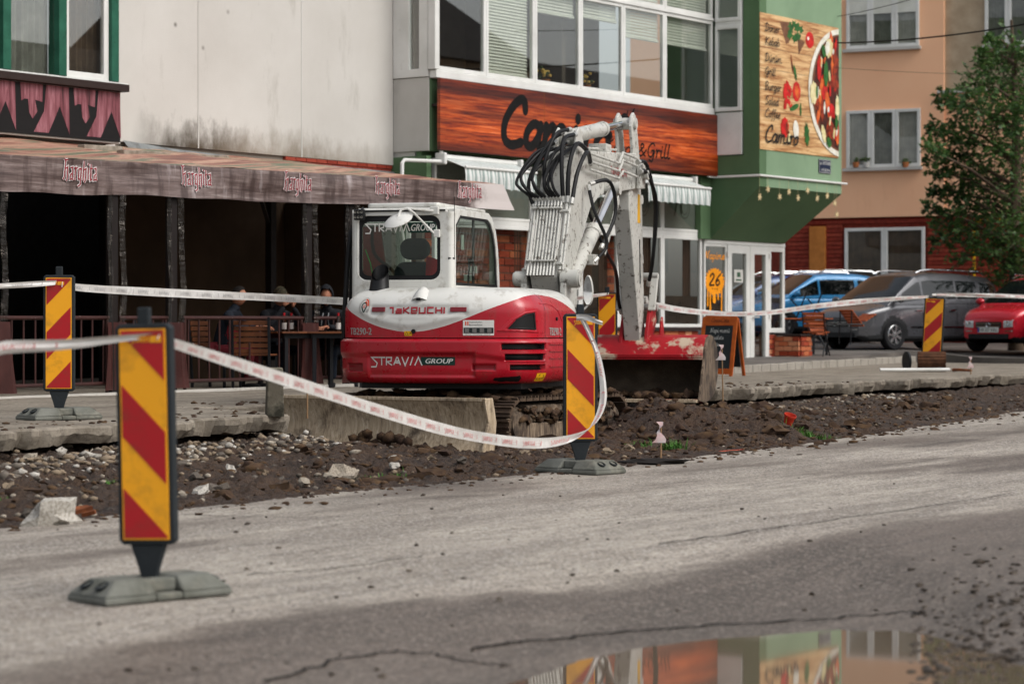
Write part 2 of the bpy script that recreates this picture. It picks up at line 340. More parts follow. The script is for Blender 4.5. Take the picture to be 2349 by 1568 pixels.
n.bump(n.math('ADD', cell, n.math('MULTIPLY', fine, 1.2)), .6, .006)
def wetness(X, Y):
    a, b = ab(X, Y); q = -.35
    q = max(q, .85*sst(3.7, 4.5, (b+11.2)+.5*nz(a, b, 2, .35))*(1-sst(9.6, 11.5, b+11.2)))   # damp lane along the middle of the road
    q = max(q, .75*sst(.75, .25, abs(b+11.2-2.2-.04*(a-13)))*sst(15, 19, a))
    q = max(q, .62*sst(1.1, .2, abs(b+11.2-.45))*(.7+.7*nz(a, b, 6, .5))); q = max(q, .5*sst(.5, .1, abs(b+11.2-1.7-.25*math.sin(a*.35)))*(.6+.9*nz(a, b, 9, .4)))
    q = max(q, .95*sst(.35, .05, Y-pl(PUD, X)))
    return q
mb = MB(); A_ = steps((-14, -2, .5), (-2, 22, .12), (22, 40, .35), (40, 100, 3)); B_ = steps((0, .3, .1), (.3, 8.5, .11), (8.5, 40, 1.5)); wl = []
for a in A_:
    r0 = rb(a)
    for k, b in enumerate([0]+B_):
        X, Y = xy(a, r0+b); z = roadz(X, Y)+.006*nz(X, Y, 0, 2.5)
        if k == 0: z -= .22; X += DY*.01; Y -= DX*.01
        mb.v.append((X, Y, z)); wl.append(wetness(X, Y))
nb = len(B_)+1
for i in range(len(A_)-1):
    for j in range(nb-1): mb.f.append((i*nb+j, i*nb+j+1, (i+1)*nb+j+1, (i+1)*nb+j)); mb.mi.append(0)
road = mb.build('road', MATS['asphalt'], smooth=True); struct(road, 'worn grey asphalt road with damp patches')
at_ = road.data.attributes.new('wet', 'FLOAT', 'POINT'); at_.data.foreach_set('value', wl)
# --- puddle: a level sheet of water, its outline made by the asphalt that rises through it
n = NT('puddle_water'); n.base('#6a5d4f', .03, IOR=1.33); n.set(n.p, 'Specular IOR Level', .75)
n.bump(n.noise(n.co((1, 1, 1)), 2.5, 2), .02, .003)
mb = MB(); mb.grid(12, 12, lambda i, j: (-.6+i*.5, 4+j*.72, 0.0)); struct(mb.build('puddle', MATS['puddle_water']), 'rain puddle mirroring the shop')
# --- cracks in the asphalt, as narrow gaping strips
n = mat('crack_dark', '#231f1c', .95)
def crack(pxs, w):
    P = []
    for i in range(len(pxs)-1):
        for k in range(8): P.append((lerp(pxs[i][0], pxs[i+1][0], k/8), lerp(pxs[i][1], pxs[i+1][1], k/8)))
    L = []
    for i, (x, y) in enumerate(P):
        Y = 10.
        for _ in range(12): Y = (CH-roadz((x-CX)/F*Y, Y))*F/(y-HY)
        X = (x-CX)/F*Y; L.append((X+.04*nz(X, Y, i, 3), Y+.06*nz(X, Y, i*.7, 4)))
    m = MB()
    def fn(i, j):
        q = V(L[i]); d = (V(L[min(i+1, len(L)-1)])-V(L[max(i-1, 0)])).normalized(); s = (j*2-1)*w*(.35+.9*abs(nz(i*.37, j, w*9)))
        X, Y = q.x-d.y*s, q.y+d.x*s; return (X, Y, roadz(X, Y)+.006*nz(X, Y, 0, 2.5)+.006)
    m.grid(len(L), 2, fn); return m.build('crack', MATS['crack_dark'], road)
crack([(600, 1568), (780, 1512), (895, 1494), (1000, 1503), (1090, 1520), (1190, 1530)], .016)
crack([(1080, 1490), (1200, 1470), (1400, 1452), (1600, 1436), (1800, 1424), (2000, 1412), (2120, 1400)], .022)
crack([(560, 1318), (800, 1300), (1000, 1270)], .012); crack([(1500, 1250), (1750, 1215), (2000, 1180), (2349, 1130)], .012)
crack([(420, 1180), (700, 1187), (1000, 1180)], .01)
mat('mud_dark', '#3a332c', .6, col2='#544a40', sc=9, bump=.5, bsc=40)
mb = MB()
for i in range(520):
    x = random.uniform(2090, 2420); y = random.gauss(1480-.15*(x-2090), 65); Y = 1.33*F/(y-HY); X = (x-CX)/F*Y; z = roadz(X, Y); r = random.uniform(.004, .016)*(1 if random.random() < .92 else 1.8)
    if y > 1250: mb.ico((X, Y, max(z, -.004)+r*.2), (r*1.4, r*1.3, r*.7), i, 0, .6)
for i in range(90):
    x = random.uniform(200, 2349); y = random.uniform(1080, 1540); Y = 1.25*F/(y-HY); X = (x-CX)/F*Y; a, b = ab(X, Y)
    if b > pl(ROADE, a)+.1: r = random.uniform(.005, .014); mb.ico((X, Y, roadz(X, Y)+r*.4), (r*1.4, r*1.2, r*.8), i, 0, .6)
g = mb.build('road_grit', MATS['mud_dark'], smooth=True, ang=60); tag(g, 'dark grit and mud crumbs scattered on the asphalt', 'grit', kind='stuff')
# --- pavement slab
n = NT('old_concrete'); o = n.co(); g = n.noise(o, 1.3, 7, .62); g2 = n.noise(o, 18, 6, .7)
c = n.mix(n.ramp(g, (.35, 0.), (.65, 1.)), '#7c7366', '#988f81'); c = n.mix(n.ramp(g2, (.48, 0.), (.66, .85)), c, '#574f45')
c = n.mix(n.ramp(n.noise(n.cor(-53.5, (.4, 2.2, 1)), 1.6, 8, .7), (.48, 0.), (.64, .85)), c, '#5f5649'); n.base(c, .85); n.bump(g2, .7, .02)
mb = MB(); A_ = steps((-14, 8, 1), (8, 36, .06), (36, 100, 3)); B_ = [0, .03, .12, .3, .6, 1, 1.5, 2, 2.5, 3, 3.6, 4.2, 5, 6, 8, 12, 20, 34]
for a in A_:
    p0 = pb(a)
    for k in range(-3, len(B_)):
        if k >= 0: b = p0-B_[k]; dz = -.02*(k == 0)
        else: b = p0-(.05+.05*nz(a, k, 0, 4), .12, 1.4)[k+3 if k < 0 else 0] if k != -1 else p0+.02*nz(a, 1, 5, 7); dz = {-1: -.07, -2: -.15, -3: -.2}[k]+.03*nz(a, k, 2, 4)+.015*nz(a, k, 6, 13)
        if k == -3: b = p0-1.2
        if k == -2: b = p0-.05-.09*nz(a, 4, 4, 3)-.04*nz(a, 8, 4, 11)
        X, Y = xy(a, b); mb.v.append((X, Y, pavz(Y)+dz+.012*nz(X, Y, 0, 1.7)))
nb = len(B_)+3
for i in range(len(A_)-1):
    for j in range(nb-1): mb.f.append((i*nb+j, (i+1)*nb+j, (i+1)*nb+j+1, i*nb+j+1)); mb.mi.append(0)
pav = mb.build('pavement', MATS['old_concrete'], smooth=True, ang=24); struct(pav, 'broken concrete pavement slab')
for pts, w in (([(12.2, -.5), (13.1, -.9), (14.0, -.7), (15.2, -1.2), (16.6, -1.0)], .012), ([(13.4, -.2), (13.5, -1.4), (13.9, -2.6)], .010), ([(24.8, -.35), (27, -.42), (29.5, -.38), (32, -.5)], .012), ([(25, -1.1), (27.5, -1.2), (31, -1.15), (34, -1.3)], .010), ([(26.3, -.1), (26.5, -1.2)], .008)):
    P = []
    for (a0, b0), (a1, b1) in zip(pts, pts[1:]):
        for k in range(8): a = lerp(a0, a1, k/8); P.append((a, pl(PAVE, a)+lerp(b0, b1, k/8)+.05*nz(a, b0, 3, 3)))
    m = MB(); m.grid(len(P), 2, lambda i, j: (lambda q: (q[0], q[1], pavz(q[1])+.012*nz(q[0], q[1], 0, 1.7)+.006))(xy(P[i][0]+(.008 if j else 0), P[i][1]+(j*2-1)*w*(.4+abs(nz(i*.6, 2, w))*1.6)))); m.build('crack', MATS['crack_dark'], pav)
# --- dirt in the opened strip
MOUND = []
def mound(x, y, Y, amp, rx, ry=None):
    p = at(x, y, Y); MOUND.append((p.x, p.y, amp, rx, ry or rx))
mound(1560, 985, 24.8, .34, .55, .75); mound(1490, 970, 25.4, .22, .35); mound(1640, 965, 26.2, .26, .6, .8); mound(1720, 955, 27.5, .16, .7); mound(1765, 985, 24.4, .20, .3); mound(1850, 985, 25.4, .08, .4)
mound(120, 1130, 16.3, .13, .7, .4); mound(900, 1075, 19.9, .06, .3); mound(560, 1090, 18.8, .05, .3); mound(650, 1110, 18.3, .05, .25); mound(250, 1110, 17.2, .07, .6); mound(1000, 1060, 20.6, .06, .5); mound(740, 1075, 20.3, .07, .5); mound(1950, 960, 27, .08, .8); mound(60, 1050, 18.5, -.05, .5)
mound(860, 1040, 21.6, .09, .35); mound(2250, 925, 32, .1, 1.2)
def dirtz(X, Y, lump=True):
    a, b = ab(X, Y); r0, p0 = pl(ROADE, a), pl(PAVE, a); t = (r0-b)/(r0-p0); rz = roadz0(Y); bot = rz-.085
    z = lerp(rz-.015, bot, sst(-.02, .22, t)); top = pavz(Y)-(.25 if a < 17.2 or a > 24 else .33)
    z = lerp(z, top, sst(.62, 1.02, t))
    if 17.2 < a < 23: z = min(z, .24)
    for mx, my, am, rx, ry in MOUND:
        u = X-mx; v = Y-my; p, q = u*DX+v*DY, u*DY-v*DX; e = (p/rx)**2+(q/ry)**2
        if e < 6: z += am*math.exp(-e)
    if lump:
        k = .6+.4*sst(0, .3, t)
        z += k*(.04*nz(X, Y, 1, 2.1)+.07*abs(nz(X, Y, 2, 5.5))+.055*abs(nz(X, Y, 3, 11))+.03*nz(X, Y, 3, 23))
    return z
n = NT('dug_earth'); o = n.co(); g = n.noise(o, 3.2, 7, .68); g2 = n.noise(o, 38, 6, .72)
c = n.mix(n.ramp(g, (.36, 0.), (.64, 1.)), '#2e2017', '#5a4433'); c = n.mix(n.ramp(g2, (.52, 0.), (.72, .75)), c, '#7a6149')
c = n.mix(n.ramp(n.noise(o, 90, 3, .6), (.3, .8), (.47, 0.)), c, '#1a130f'); n.base(c, n.ramp(g, (.3, .62), (.7, .92))); n.bump(g2, 1.0, .06)
A_ = steps((4, 9, .25), (9, 22.5, .03), (22.5, 34, .07), (34, 60, .4)); mb = MB(); nt_ = 165
for a in A_:
    r0 = rb(a)+.25; p0 = pl(PAVE, a)-.9
    for j in range(nt_):
        X, Y = xy(a, lerp(r0, p0, j/(nt_-1))); z = dirtz(X, Y)
        if j < 8: z = min(z, roadz0(Y)-.03-.012*(7-j))
        mb.v.append((X, Y, z))
for i in range(len(A_)-1):
    for j in range(nt_-1): mb.f.append((i*nt_+j, i*nt_+j+1, (i+1)*nt_+j+1, (i+1)*nt_+j)); mb.mi.append(0)
dirt = mb.build('trench_ground', MATS['dug_earth'], smooth=True, ang=70); struct(dirt, 'dug up brown earth beside the road')
# --- parking court behind the shop corner, its kerb stones
n = NT('court_asphalt'); o = n.co(); n.base(n.mix(n.ramp(n.noise(o, .8, 6), (.35, 0.), (.65, 1.)), '#4a4642', '#6b655f'), .7); n.bump(n.noise(o, 60, 3), .4)
KERB = [(3.2, 38.8), (5.16, 43.3), (7.1, 47.6), (8.45, 50.6)]
def parkz(X, Y): return .705+.095*(1-sst(8.2, 9.6, X))+.02*max(0, Y-43)
def kerby(X): return pl(KERB+[(9.2, 49.3), (10.2, 48.5), (14, 46.8), (30, 42)], X)
mb = MB(); XS = steps((3.2, 14, .3), (14, 60, 4)); TS = [0, 0, .3, .8, 1.5, 2.5, 4, 6, 9, 14, 25, 60]
mb.grid(len(XS), len(TS), lambda i, j: (XS[i], kerby(XS[i])+TS[j]+.06, parkz(XS[i], kerby(XS[i])+TS[j])+(-.35 if j == 0 else 0)))
struct(mb.build('parking_court', MATS['court_asphalt'], smooth=True), 'dark asphalt parking court behind the kerb')
n = mat('kerb_concrete', '#9d978d', .85, bump=.4, bsc=30, dirt='#5b574c', dsc=2.5)
kb = thing('kerb', 'grey concrete kerb of short blocks edging the parking court', 'kerb', (KERB[1][0], KERB[1][1], .68))
for (x0, y0), (x1, y1) in zip(KERB, KERB[1:]):
    L = math.hypot(x1-x0, y1-y0); k = round(L/.5)
    for i in range(k):
        p = V((lerp(x0, x1, (i+.5)/k), lerp(y0, y1, (i+.5)/k), 0)); q = (V((x1, y1, 0))-V((x0, y0, 0))).normalized()
        m = MB(); j = random.uniform(-.008, .008); kw = L/k*.47
        Z0 = pavz(p.y); m.bar((p.x-q.x*kw-kb.location.x, p.y-q.y*kw-kb.location.y, Z0+.05-kb.location.z+j), (p.x+q.x*kw-kb.location.x, p.y+q.y*kw-kb.location.y, Z0+.05-kb.location.z+j), .13, .16)
        m.build('kerb_stone', MATS['kerb_concrete'], kb, bevel=.012)
mb = MB(); mb.grid(2, 2, lambda i, j: (-900+i*1800, -600+j*1800, -.35)); mat('far_ground', '#6d675f', .9)
struct(mb.build('ground', MATS['far_ground']), 'open ground around the street')
mat('spray_orange', '#d8563a', .7); mb = MB(); q = []
for i in range(7):
    x, y = lerp(1648, 1700, i/6), 1036-4*i/6; Y = 20.
    for _ in range(12): Y = (CH-roadz((x-CX)/F*Y, Y))*F/(y-HY)
    q.append(((x-CX)/F*Y, Y))
mb.grid(7, 2, lambda i, j: (q[i][0]+.03*j, q[i][1]-(.03+.02*math.sin(i*2.1))*j, roadz(q[i][0], q[i][1])+.008)); mb.build('paint_mark', MATS['spray_orange'], road)
p = at(1500, 1057, 20.3); mb = MB(); mb.ico((0, 0, 0), (.26, .17, .035), 4, 0, .6, 2); o_ = mb.build('asphalt_chunk', MATS['crack_dark'], smooth=True, ang=30); o_.location = (p.x, 20.3, roadz0(20.3)+.012); tag(o_, 'flat dark broken piece of asphalt beside the middle marker', 'asphalt piece')
# --- stones, gravel and clods
for i, (c, c2) in enumerate((('#a69c8d', '#756b5e'), ('#8b7b67', '#655747'), ('#bbb6ad', '#8a847a'), ('#6a6259', '#4c453e'))): mat('stone_%d' % i, c, .85, col2=c2, sc=9, bump=.4, bsc=25)
mat('clod_earth', '#382920', .95, col2='#57432f', sc=8, bump=.6, bsc=50)
def abz(a, t, rnd=0):
    r0, p0 = pl(ROADE, a), pl(PAVE, a); X, Y = xy(a, lerp(r0, p0, t)); return X, Y, dirtz(X, Y)
mb = MB(); k = 0
for i in range(800):                              # pale gravel under the slab edge
    a = random.uniform(11.5, 17.2); t = min(1.02, random.gauss(.92, .055)); X, Y, z = abz(a, t)
    r = random.uniform(.012, .036)*(1 if random.random() < .9 else 1.6); mb.ico((X, Y, z+r*.12), (r*random.uniform(.7, 1.7), r*random.uniform(.7, 1.4), r*random.uniform(.5, .95)), i, random.choice((0, 1, 1, 1, 2, 3, 3)), random.choice((.3, .8)))
for i in range(260):
    a = random.uniform(22.5, 31); t = random.uniform(.7, 1.0); X, Y, z = abz(a, t)
    r = random.uniform(.012, .04); mb.ico((X, Y, z+r*.3), (r*1.2, r, r*.75), i, random.choice((0, 1, 1, 3)), .3)
for i in range(800):
    a = random.uniform(9, 30); t = random.uniform(.02, .98); X, Y, z = abz(a, t)
    r = random.uniform(.008, .026); mb.ico((X, Y, z+r*.3), (r*1.3, r, r*.8), i, random.choice((0, 1, 1, 3, 3)), .3)
g = mb.build('gravel', [MATS['stone_%d' % i] for i in range(4)], smooth=True, ang=80); tag(g, 'pale gravel and pebbles strewn over the dug up earth', 'gravel', kind='stuff')
mb = MB()
for i in range(4200):
    a = random.uniform(9, 30) if random.random() < .7 else random.gauss(20.6, 1.2); t = random.uniform(.03, .9); X, Y, z = abz(a, t)
    r = random.uniform(.007, .03)*(1 if random.random() < .9 else 1.8); mb.ico((X, Y, z+r*.1), (r*random.uniform(.8, 1.8), r*random.uniform(.7, 1.3), r*.7), i, 0, .95)
for i in range(190):
    a = random.uniform(9.5, 29) if i % 2 else random.gauss(21.5, 1.8); t = random.uniform(.12, .85); X, Y, z = abz(a, t); r = random.uniform(.03, .085)
    mb.ico((X, Y, z), (r*random.uniform(.9, 1.7), r*random.uniform(.8, 1.3), r*.75), i*3, 0, 1.1, 2)
for i in range(700):                               # crumbs carried onto the asphalt and the slab
    a = random.uniform(9, 30); k = random.random()
    if k < .55: X, Y = xy(a, rb(a)+abs(random.gauss(0, .22))); z = roadz(X, Y)
    else: X, Y = xy(a, pb(a)-abs(random.gauss(0, .5))-.05); z = pavz(Y)
    r = random.uniform(.005, .022)*(1 if random.random() < .93 else 2); mb.ico((X, Y, z+r*.2), (r*1.5, r*1.2, r*.6), i, 0, .8)
g = mb.build('dirt_clods', MATS['clod_earth'], smooth=True, ang=75); tag(g, 'dark crumbly clods of earth lying in the trench', 'dirt', kind='stuff')
STN = []
for i in range(6):
    m = MB().ico((0, 0, 0), (1, .85, .62), i*3+1, 0, .9, 2); m.v = [tuple(c+.10*noise.noise((v[0]*3+i, v[1]*3, v[2]*3+c)) for c in v) for v in m.v]; o_ = m.build('stone', MATS['stone_%d' % (i % 4)], smooth=True, ang=28); STN.append(o_)
def stone(x, y, size, i, label='loose pale stone lying on the dug up earth', group='loose stones on the dug up earth', zs=1.):
    Y = 18.
    for _ in range(14): Y = (CH-dirtz((x-CX)/F*Y, Y, False))*F/(y-HY)
    X = (x-CX)/F*Y; src = STN[i % 6]
    if src.get('used'): o = bpy.data.objects.new('stone', src.data); COL.objects.link(o)
    else: o = src; src['used'] = 1
    o.location = (X, Y, dirtz(X, Y)+size*.3); o.scale = (size, size*random.uniform(.8, 1.1), size*zs); o.rotation_euler = (random.uniform(-.4, .4), random.uniform(-.4, .4), random.uniform(0, 6))
    tag(o, label, 'stone', group); return o
stone(125, 1175, .17, 2, 'big white angular lump of rubble near the road edge', None, 1.15); stone(100, 1192, .07, 1, 'smooth brown cobble beside the white rubble lump', None); 
for i, (x, y, s) in enumerate([(785, 1100, .12), (835, 1090, .06), (460, 1140, .10), (500, 1135, .09), (760, 1108, .06), (545, 1000, .16), (415, 1150, .05), (600, 1080, .06), (530, 1085, .06), (640, 1070, .05), (330, 1120, .05), (1440, 1042, .07), (1452, 1035, .05),
        (990, 1083, .05), (905, 1100, .05), (1060, 1070, .05), (700, 1120, .05), (1205, 1055, .06), (350, 1160, .06), (1395, 1050, .05), (900, 1062, .045), (450, 1052, .06), (180, 1065, .08), (240, 1045, .07), (70, 1060, .06), (20, 1075, .06), (140, 1050, .05),
        (60, 1195, .05), (150, 1040, .06), (300, 1055, .05), (415, 1005, .06), (440, 1015, .055), (470, 1020, .06), (500, 1010, .05), (560, 1022, .07), (590, 1018, .06), (620, 1028, .06), (520, 1030, .05), (2040, 922, .07), (1830, 960, .05), (2235, 890, .1), (1660, 960, .05)]): stone(x, y, s, i)
for s_ in STN:
    if s_.get('used'): del s_['used']
mat('timber_scrap', '#8a4f2c', .8, col2='#5d3018', sc=12)
def scrap(x, y, Y, L, ang, w=.05, label='splintered brown wood scrap on the earth'):
    p = at(x, y, Y); m = MB(); m.prism([(-L, -w), (-.4*L, -w*1.2), (L, -w*.5), (.8*L, w*.4), (0, w), (-.9*L, w*.5)], lambda u, v, h: (u, v, h), 0, .025)
    o = m.build('wood_scrap', MATS['timber_scrap']); o.location = (p.x, p.y, dirtz(p.x, p.y)+.04); o.rotation_euler = (.25, -.2, ang); tag(o, label, 'wood scrap')
scrap(163, 1140, 15.6, .14, .3, .05, 'splintered brown wood scrap behind the white rubble lump'); scrap(208, 1160, 15.1, .06, -.7, .02, 'thin orange wood splinter near the striped marker')
# --- grass tufts
mat('grass_blade', '#4d7a2c', .6, col2='#2f5a1c', sc=6)
def tuft(x, y, n_, hgt, spread, label):
    Y = 18.
    for _ in range(14): Y = (CH-dirtz((x-CX)/F*Y, Y, False))*F/(y-HY)
    X = (x-CX)/F*Y; m = MB()
    for i in range(n_):
        bx, by = random.gauss(0, spread), random.gauss(0, spread*.7); an = random.uniform(0, 6.3); le = hgt*random.uniform(.5, 1.1); lean = random.uniform(.2, .9)*le; w = .005
        c, s = math.cos(an), math.sin(an); z0 = dirtz(X+bx, Y+by)-dirtz(X, Y)
        P = [V((bx+c*lean*t*t, by+s*lean*t*t, z0+le*(t-.35*t*t*lean/le))) for t in (0, .5, 1)]
        q = V((-s, c, 0))*w; m.add([P[0]-q, P[0]+q, P[1]+q*.8, P[1]-q*.8, P[2]], [(0, 1, 2, 3), (3, 2, 4)])
    o = m.build('grass_tuft', MATS['grass_blade']); o.location = (X, Y, dirtz(X, Y)); tag(o, label, 'grass tuft', kind='stuff')
tuft(258, 1075, 110, .10, .07, 'green grass tuft on the earth behind the near marker'); tuft(1545, 1035, 130, .14, .06, 'tall green grass tuft beside the ribboned stake'); tuft(1465, 1030, 70, .09, .06, 'sparse grass tuft in front of the track')
tuft(1865, 1005, 120, .10, .10, 'spread grass tuft at the road edge beside the dirt heap'); tuft(1775, 975, 40, .07, .04, 'small grass tuft on top of the dirt heap'); tuft(240, 1150, 30, .06, .04, 'small grass tuft by the wood splinter')
tuft(830, 1103, 40, .06, .06, 'small grass tuft beside the flat pale stone'); tuft(890, 1105, 40, .06, .06, 'low grass tuft at the broken asphalt edge'); tuft(5, 1180, 30, .06, .05, 'small grass tuft at the road edge by the frame border')
# ================================================================ striped road markers
mat('marker_rubber', '#23282b', .7, bump=.2); mat('foot_rubber', '#6f7069', .9, col2='#5a5b53', bump=.6, bsc=40, dirt='#8b877b', dsc=5)
def paint(name, c, rough=.35):
    n = NT(name); o = n.co(); f = n.ramp(n.noise(o, 7, 7, .65), (.5, 0.), (.75, .45)); n.base(n.mix(f, c, '#4a3a24'), rough); n.bump(n.noise(o, 400, 2), .12); return n.m
paint('sheet_red', '#a80d18'); paint('sheet_yellow', '#efa511')
def clip_band(c0, c1, w, h, flip):
    # the part of a panel w x h between two slanted lines: v = c + slope*u
    sl = 1.05 if not flip else -1.05
    poly = [(-w/2, -h/2), (w/2, -h/2), (w/2, h/2), (-w/2, h/2)]
    for c, sg in ((c0, 1), (c1, -1)):
        out = []
        for i in range(len(poly)):
            p, q = poly[i], poly[(i+1) % len(poly)]; dp = sg*(p[1]-sl*p[0]-c); dq = sg*(q[1]-sl*q[0]-c)
            if dp >= 0: out.append(p)
            if (dp >= 0) != (dq >= 0): t = dp/(dp-dq); out.append((lerp(p[0], q[0], t), lerp(p[1], q[1], t)))
        poly = out
        if not poly: return poly
    return poly
def marker(x, ybase, Y, yaw, flip, label, zg, footyaw=0, tilt=0, sc=1.0, foot=True, pw=.225, period=.476, phase=-.12):
    t = thing('striped_marker', label, 'road marker', (at(x, ybase, Y).x, Y, zg), R(yaw), 'red and yellow striped road markers'); t.rotation_euler[1] = R(tilt); t.scale = (sc,)*3
    h = .97; zc = .27+h/2; w = pw
    m = MB(); ow, oh = w/2+.024, h/2+.024
    m.prism([(-ow+.02, -oh), (ow-.02, -oh), (ow, -oh+.02), (ow, oh-.02), (ow-.02, oh), (-ow+.02, oh), (-ow, oh-.02), (-ow, -oh+.02)], lambda u, v, k: (u, k, v+zc), -.03, .03); m.build('frame', MATS['marker_rubber'], t, bevel=.008)
    m = MB(); m.prism([(-.085, .27), (.085, .27), (.05, .17), (.032, .1), (-.032, .1), (-.05, .17)], lambda u, v, k: (u, k, v-.024), -.022, .022); m.build('neck', MATS['marker_rubber'], t, bevel=.006)
    m = MB(); m.box(-.03, .03, -.02, .02, zc+oh-.005, zc+oh+.075); m.build('top_lug', MATS['marker_rubber'], t, bevel=.008)
    m = MB(); m.prism([(-w/2, -h/2), (w/2, -h/2), (w/2, h/2), (-w/2, h/2)], lambda u, v, k: (u, k, v+zc), -.036, -.030)
    m.build('panel', MATS['sheet_yellow'], t)
    m = MB(); w2, h2 = w-.016, h-.016; k = 0
    for i in range(-3, 4):
        p = clip_band(i*period+phase, i*period+phase+period/2, w2, h2, flip)
        if len(p) > 2: m.prism(p, lambda u, v, k: (u, k, v+zc), -.0385, -.0365)
    m.build('red_stripe', MATS['sheet_red'], t)
    m = MB(); fn = lambda u, v, k: (u, -.0405-k, v+zc)
    sx = -w/2+.012 if flip is False else -w/2+.06
    polytext(m, SV, 'STRAVIL', sx, h/2-.062, .09, .03, fn, .0045, mi=0); m.prism([(sx+.093, h/2-.064), (sx+.148, h/2-.064), (sx+.148, h/2-.034), (sx+.093, h/2-.034)], lambda u, v, k: fn(u, v, k), 0, .0006); m.build('company_mark', MATS['sheet_yellow'], t)
    if foot:
        m = MB(); f = R(footyaw)
        def fb(u, v, z): return (u*math.cos(f)-v*math.sin(f), u*math.sin(f)+v*math.cos(f), z)
        for s in (-1, 1):
            P = [(.07*s, -.18), (.335*s, -.18), (.335*s, .18), (.07*s, .18)]; T = [(.07*s, -.12), (.25*s, -.12), (.25*s, .12), (.07*s, .12)]
            m.prism(P, fb, 0, .035); m.prism(P, fb, .0352, .105, taper=T)
        m.prism([(-.0699, -.18), (.0699, -.18), (.0699, .18), (-.0699, .18)], fb, .001, .036); m.prism([(-.0699, -.12), (.0699, -.12), (.0699, -.04), (-.0699, -.04)], fb, .0365, .1); m.prism([(-.0699, .04), (.0699, .04), (.0699, .12), (-.0699, .12)], fb, .0365, .1)
        m.prism([(-.0699, -.0398), (.0699, -.0398), (.0699, .0398), (-.0699, .0398)], fb, .0365, .085)
        m.build('rubber_foot', MATS['foot_rubber'], t, bevel=.012)
        for s in (-1, 1):
            for q in (-.07, .07):
                m = MB(); c = V(fb(.29*s, q, .079)); m.lathe([(.0, -.012), (.028, -.01), (.036, .004), (.03, .008)], 10, MX.Translation(c) @ MX.Rotation(f, 4, 'Z') @ MX.Rotation(R(25)*s, 4, 'Y')); m.build('foot_socket', MATS['marker_rubber'], t, smooth=True)
    return t
MK1 = marker(345, 1370, 11.16, -13, True, 'nearest red and yellow striped marker, on the asphalt at the front', roadz0(11.16), 52, -1.3)
MK2 = marker(1331, 1083, 19.26, 4, True, 'red and yellow striped marker standing before the digger track', roadz0(19.26), -48, 0)
MK3 = marker(136, 958, 21.2, 2, False, 'red and yellow striped marker standing on the pavement by the terrace railing', pavz(21.2), 38, 0)
MK4 = marker(1393, 850, 31.6, -8, False, 'red and yellow striped marker half hidden behind the digger bucket', pavz(31.6), 30, 0, sc=.97)
MK5 = marker(2135, 845, 41.4, -18, False, 'red and yellow striped marker leaning in a slatted wooden tub', pavz(41.4), 0, 3.5, foot=False, pw=.30)
# ================================================================ buildings
class Fr:                                    # a wall frame: local x along the wall, y into the building, z up from 0
    def __init__(s, ox, oy, ang): s.o = (ox, oy); s.ang = ang; s.d = (math.cos(ang), math.sin(ang)); s.i = (-s.d[1], s.d[0])
    def a(s, x, off=0):                      # where the sight line through picture column x meets the plane y = off
        k = (x-CX)/F; return (k*(s.o[1]+off*s.i[1])-s.o[0]-off*s.i[0])/(s.d[0]-k*s.d[1])
    def z(s, x, y, off=0): return CH+(HY-y)/F*(s.o[1]+s.a(x, off)*s.d[1]+off*s.i[1])
    def q(s, x, a):                          # the same for a cross wall at local x = a: gives local y
        k = (x-CX)/F; return (k*(s.o[1]+a*s.d[1])-s.o[0]-a*s.d[0])/(s.i[0]-k*s.i[1])
    def w(s, a, y, z=0): return V((s.o[0]+a*s.d[0]+y*s.i[0], s.o[1]+a*s.d[1]+y*s.i[1], z))
    def thing(s, name, label, cat, group=None): return thing(name, label, cat, (s.o[0], s.o[1], 0), s.ang, group)
FA = Fr(-1.175, 38.0, math.atan2(DY, DX))
# ---- materials
def plaster(name, c, c2, stain=None, sc=.7):
    n = NT(name); o = n.co(); g = n.noise(o, sc, 7, .6); g2 = n.noise(o, 45, 4, .6)
    k = n.mix(n.ramp(g, (.35, 0.), (.68, 1.)), c, c2)
    if stain: k = n.mix(n.ramp(n.noise(n.co((1.3, 1.3, .35)), 1.6, 8, .68), (.58, 0.), (.74, .7)), k, stain)
    n.base(k, .85); n.bump(g2, .35, .008); return n
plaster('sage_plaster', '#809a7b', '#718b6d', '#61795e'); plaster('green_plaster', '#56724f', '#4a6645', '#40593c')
plaster('white_render', '#c3c1bc', '#b3b0a9', '#95918a'); plaster('peach_plaster', '#f8c39b', '#f2b890', '#e6ac84', .4); plaster('sand_plaster', '#b6a389', '#a18d73', '#8b785f', 3)
mat('white_upvc', '#dcdcd8', .35, col2='#cdcdc8', sc=1.5, dirt='#a9a69d', dsc=5, dlo=.62, dhi=.85); mat('old_green_paint', '#17503d', .55, col2='#245f4a', sc=6, dirt='#0e3326', dsc=12)
mat('dark_room', '#5a5148', .9); mat('room_brown', '#8a6448', .9, col2='#6a4a35', sc=1); mat('dark_trim', '#2c1e1a', .6)
gmat('shop_glass', (.88, .89, .87), 1.2); gmat('window_glass', (.90, .92, .90), 1.0, 0, 2.0); mat('mortar', '#8d8479', .95, bump=.4); mat('steel_grey', '#9fa3a3', .4, .6, col2='#7d8182', dirt='#6b6258', dsc=4)
mat('frost_film', '#7b807b', .5, col2='#6a706a', sc=1.2); mat('dark_film', '#241a16', .3, col2='#32241d', sc=2); mat('slat_blind', '#dfdfd6', .6, col2='#cbccc0', sc=2)
for i, (c, c2) in enumerate((('#a5472e', '#8d3823'), ('#c06f49', '#a85a3a'), ('#d08e69', '#b87655'), ('#8f3c28', '#7b2f1f'))): mat('brick_%d' % i, c, .88, col2=c2, sc=14, bump=.5, bsc=60)
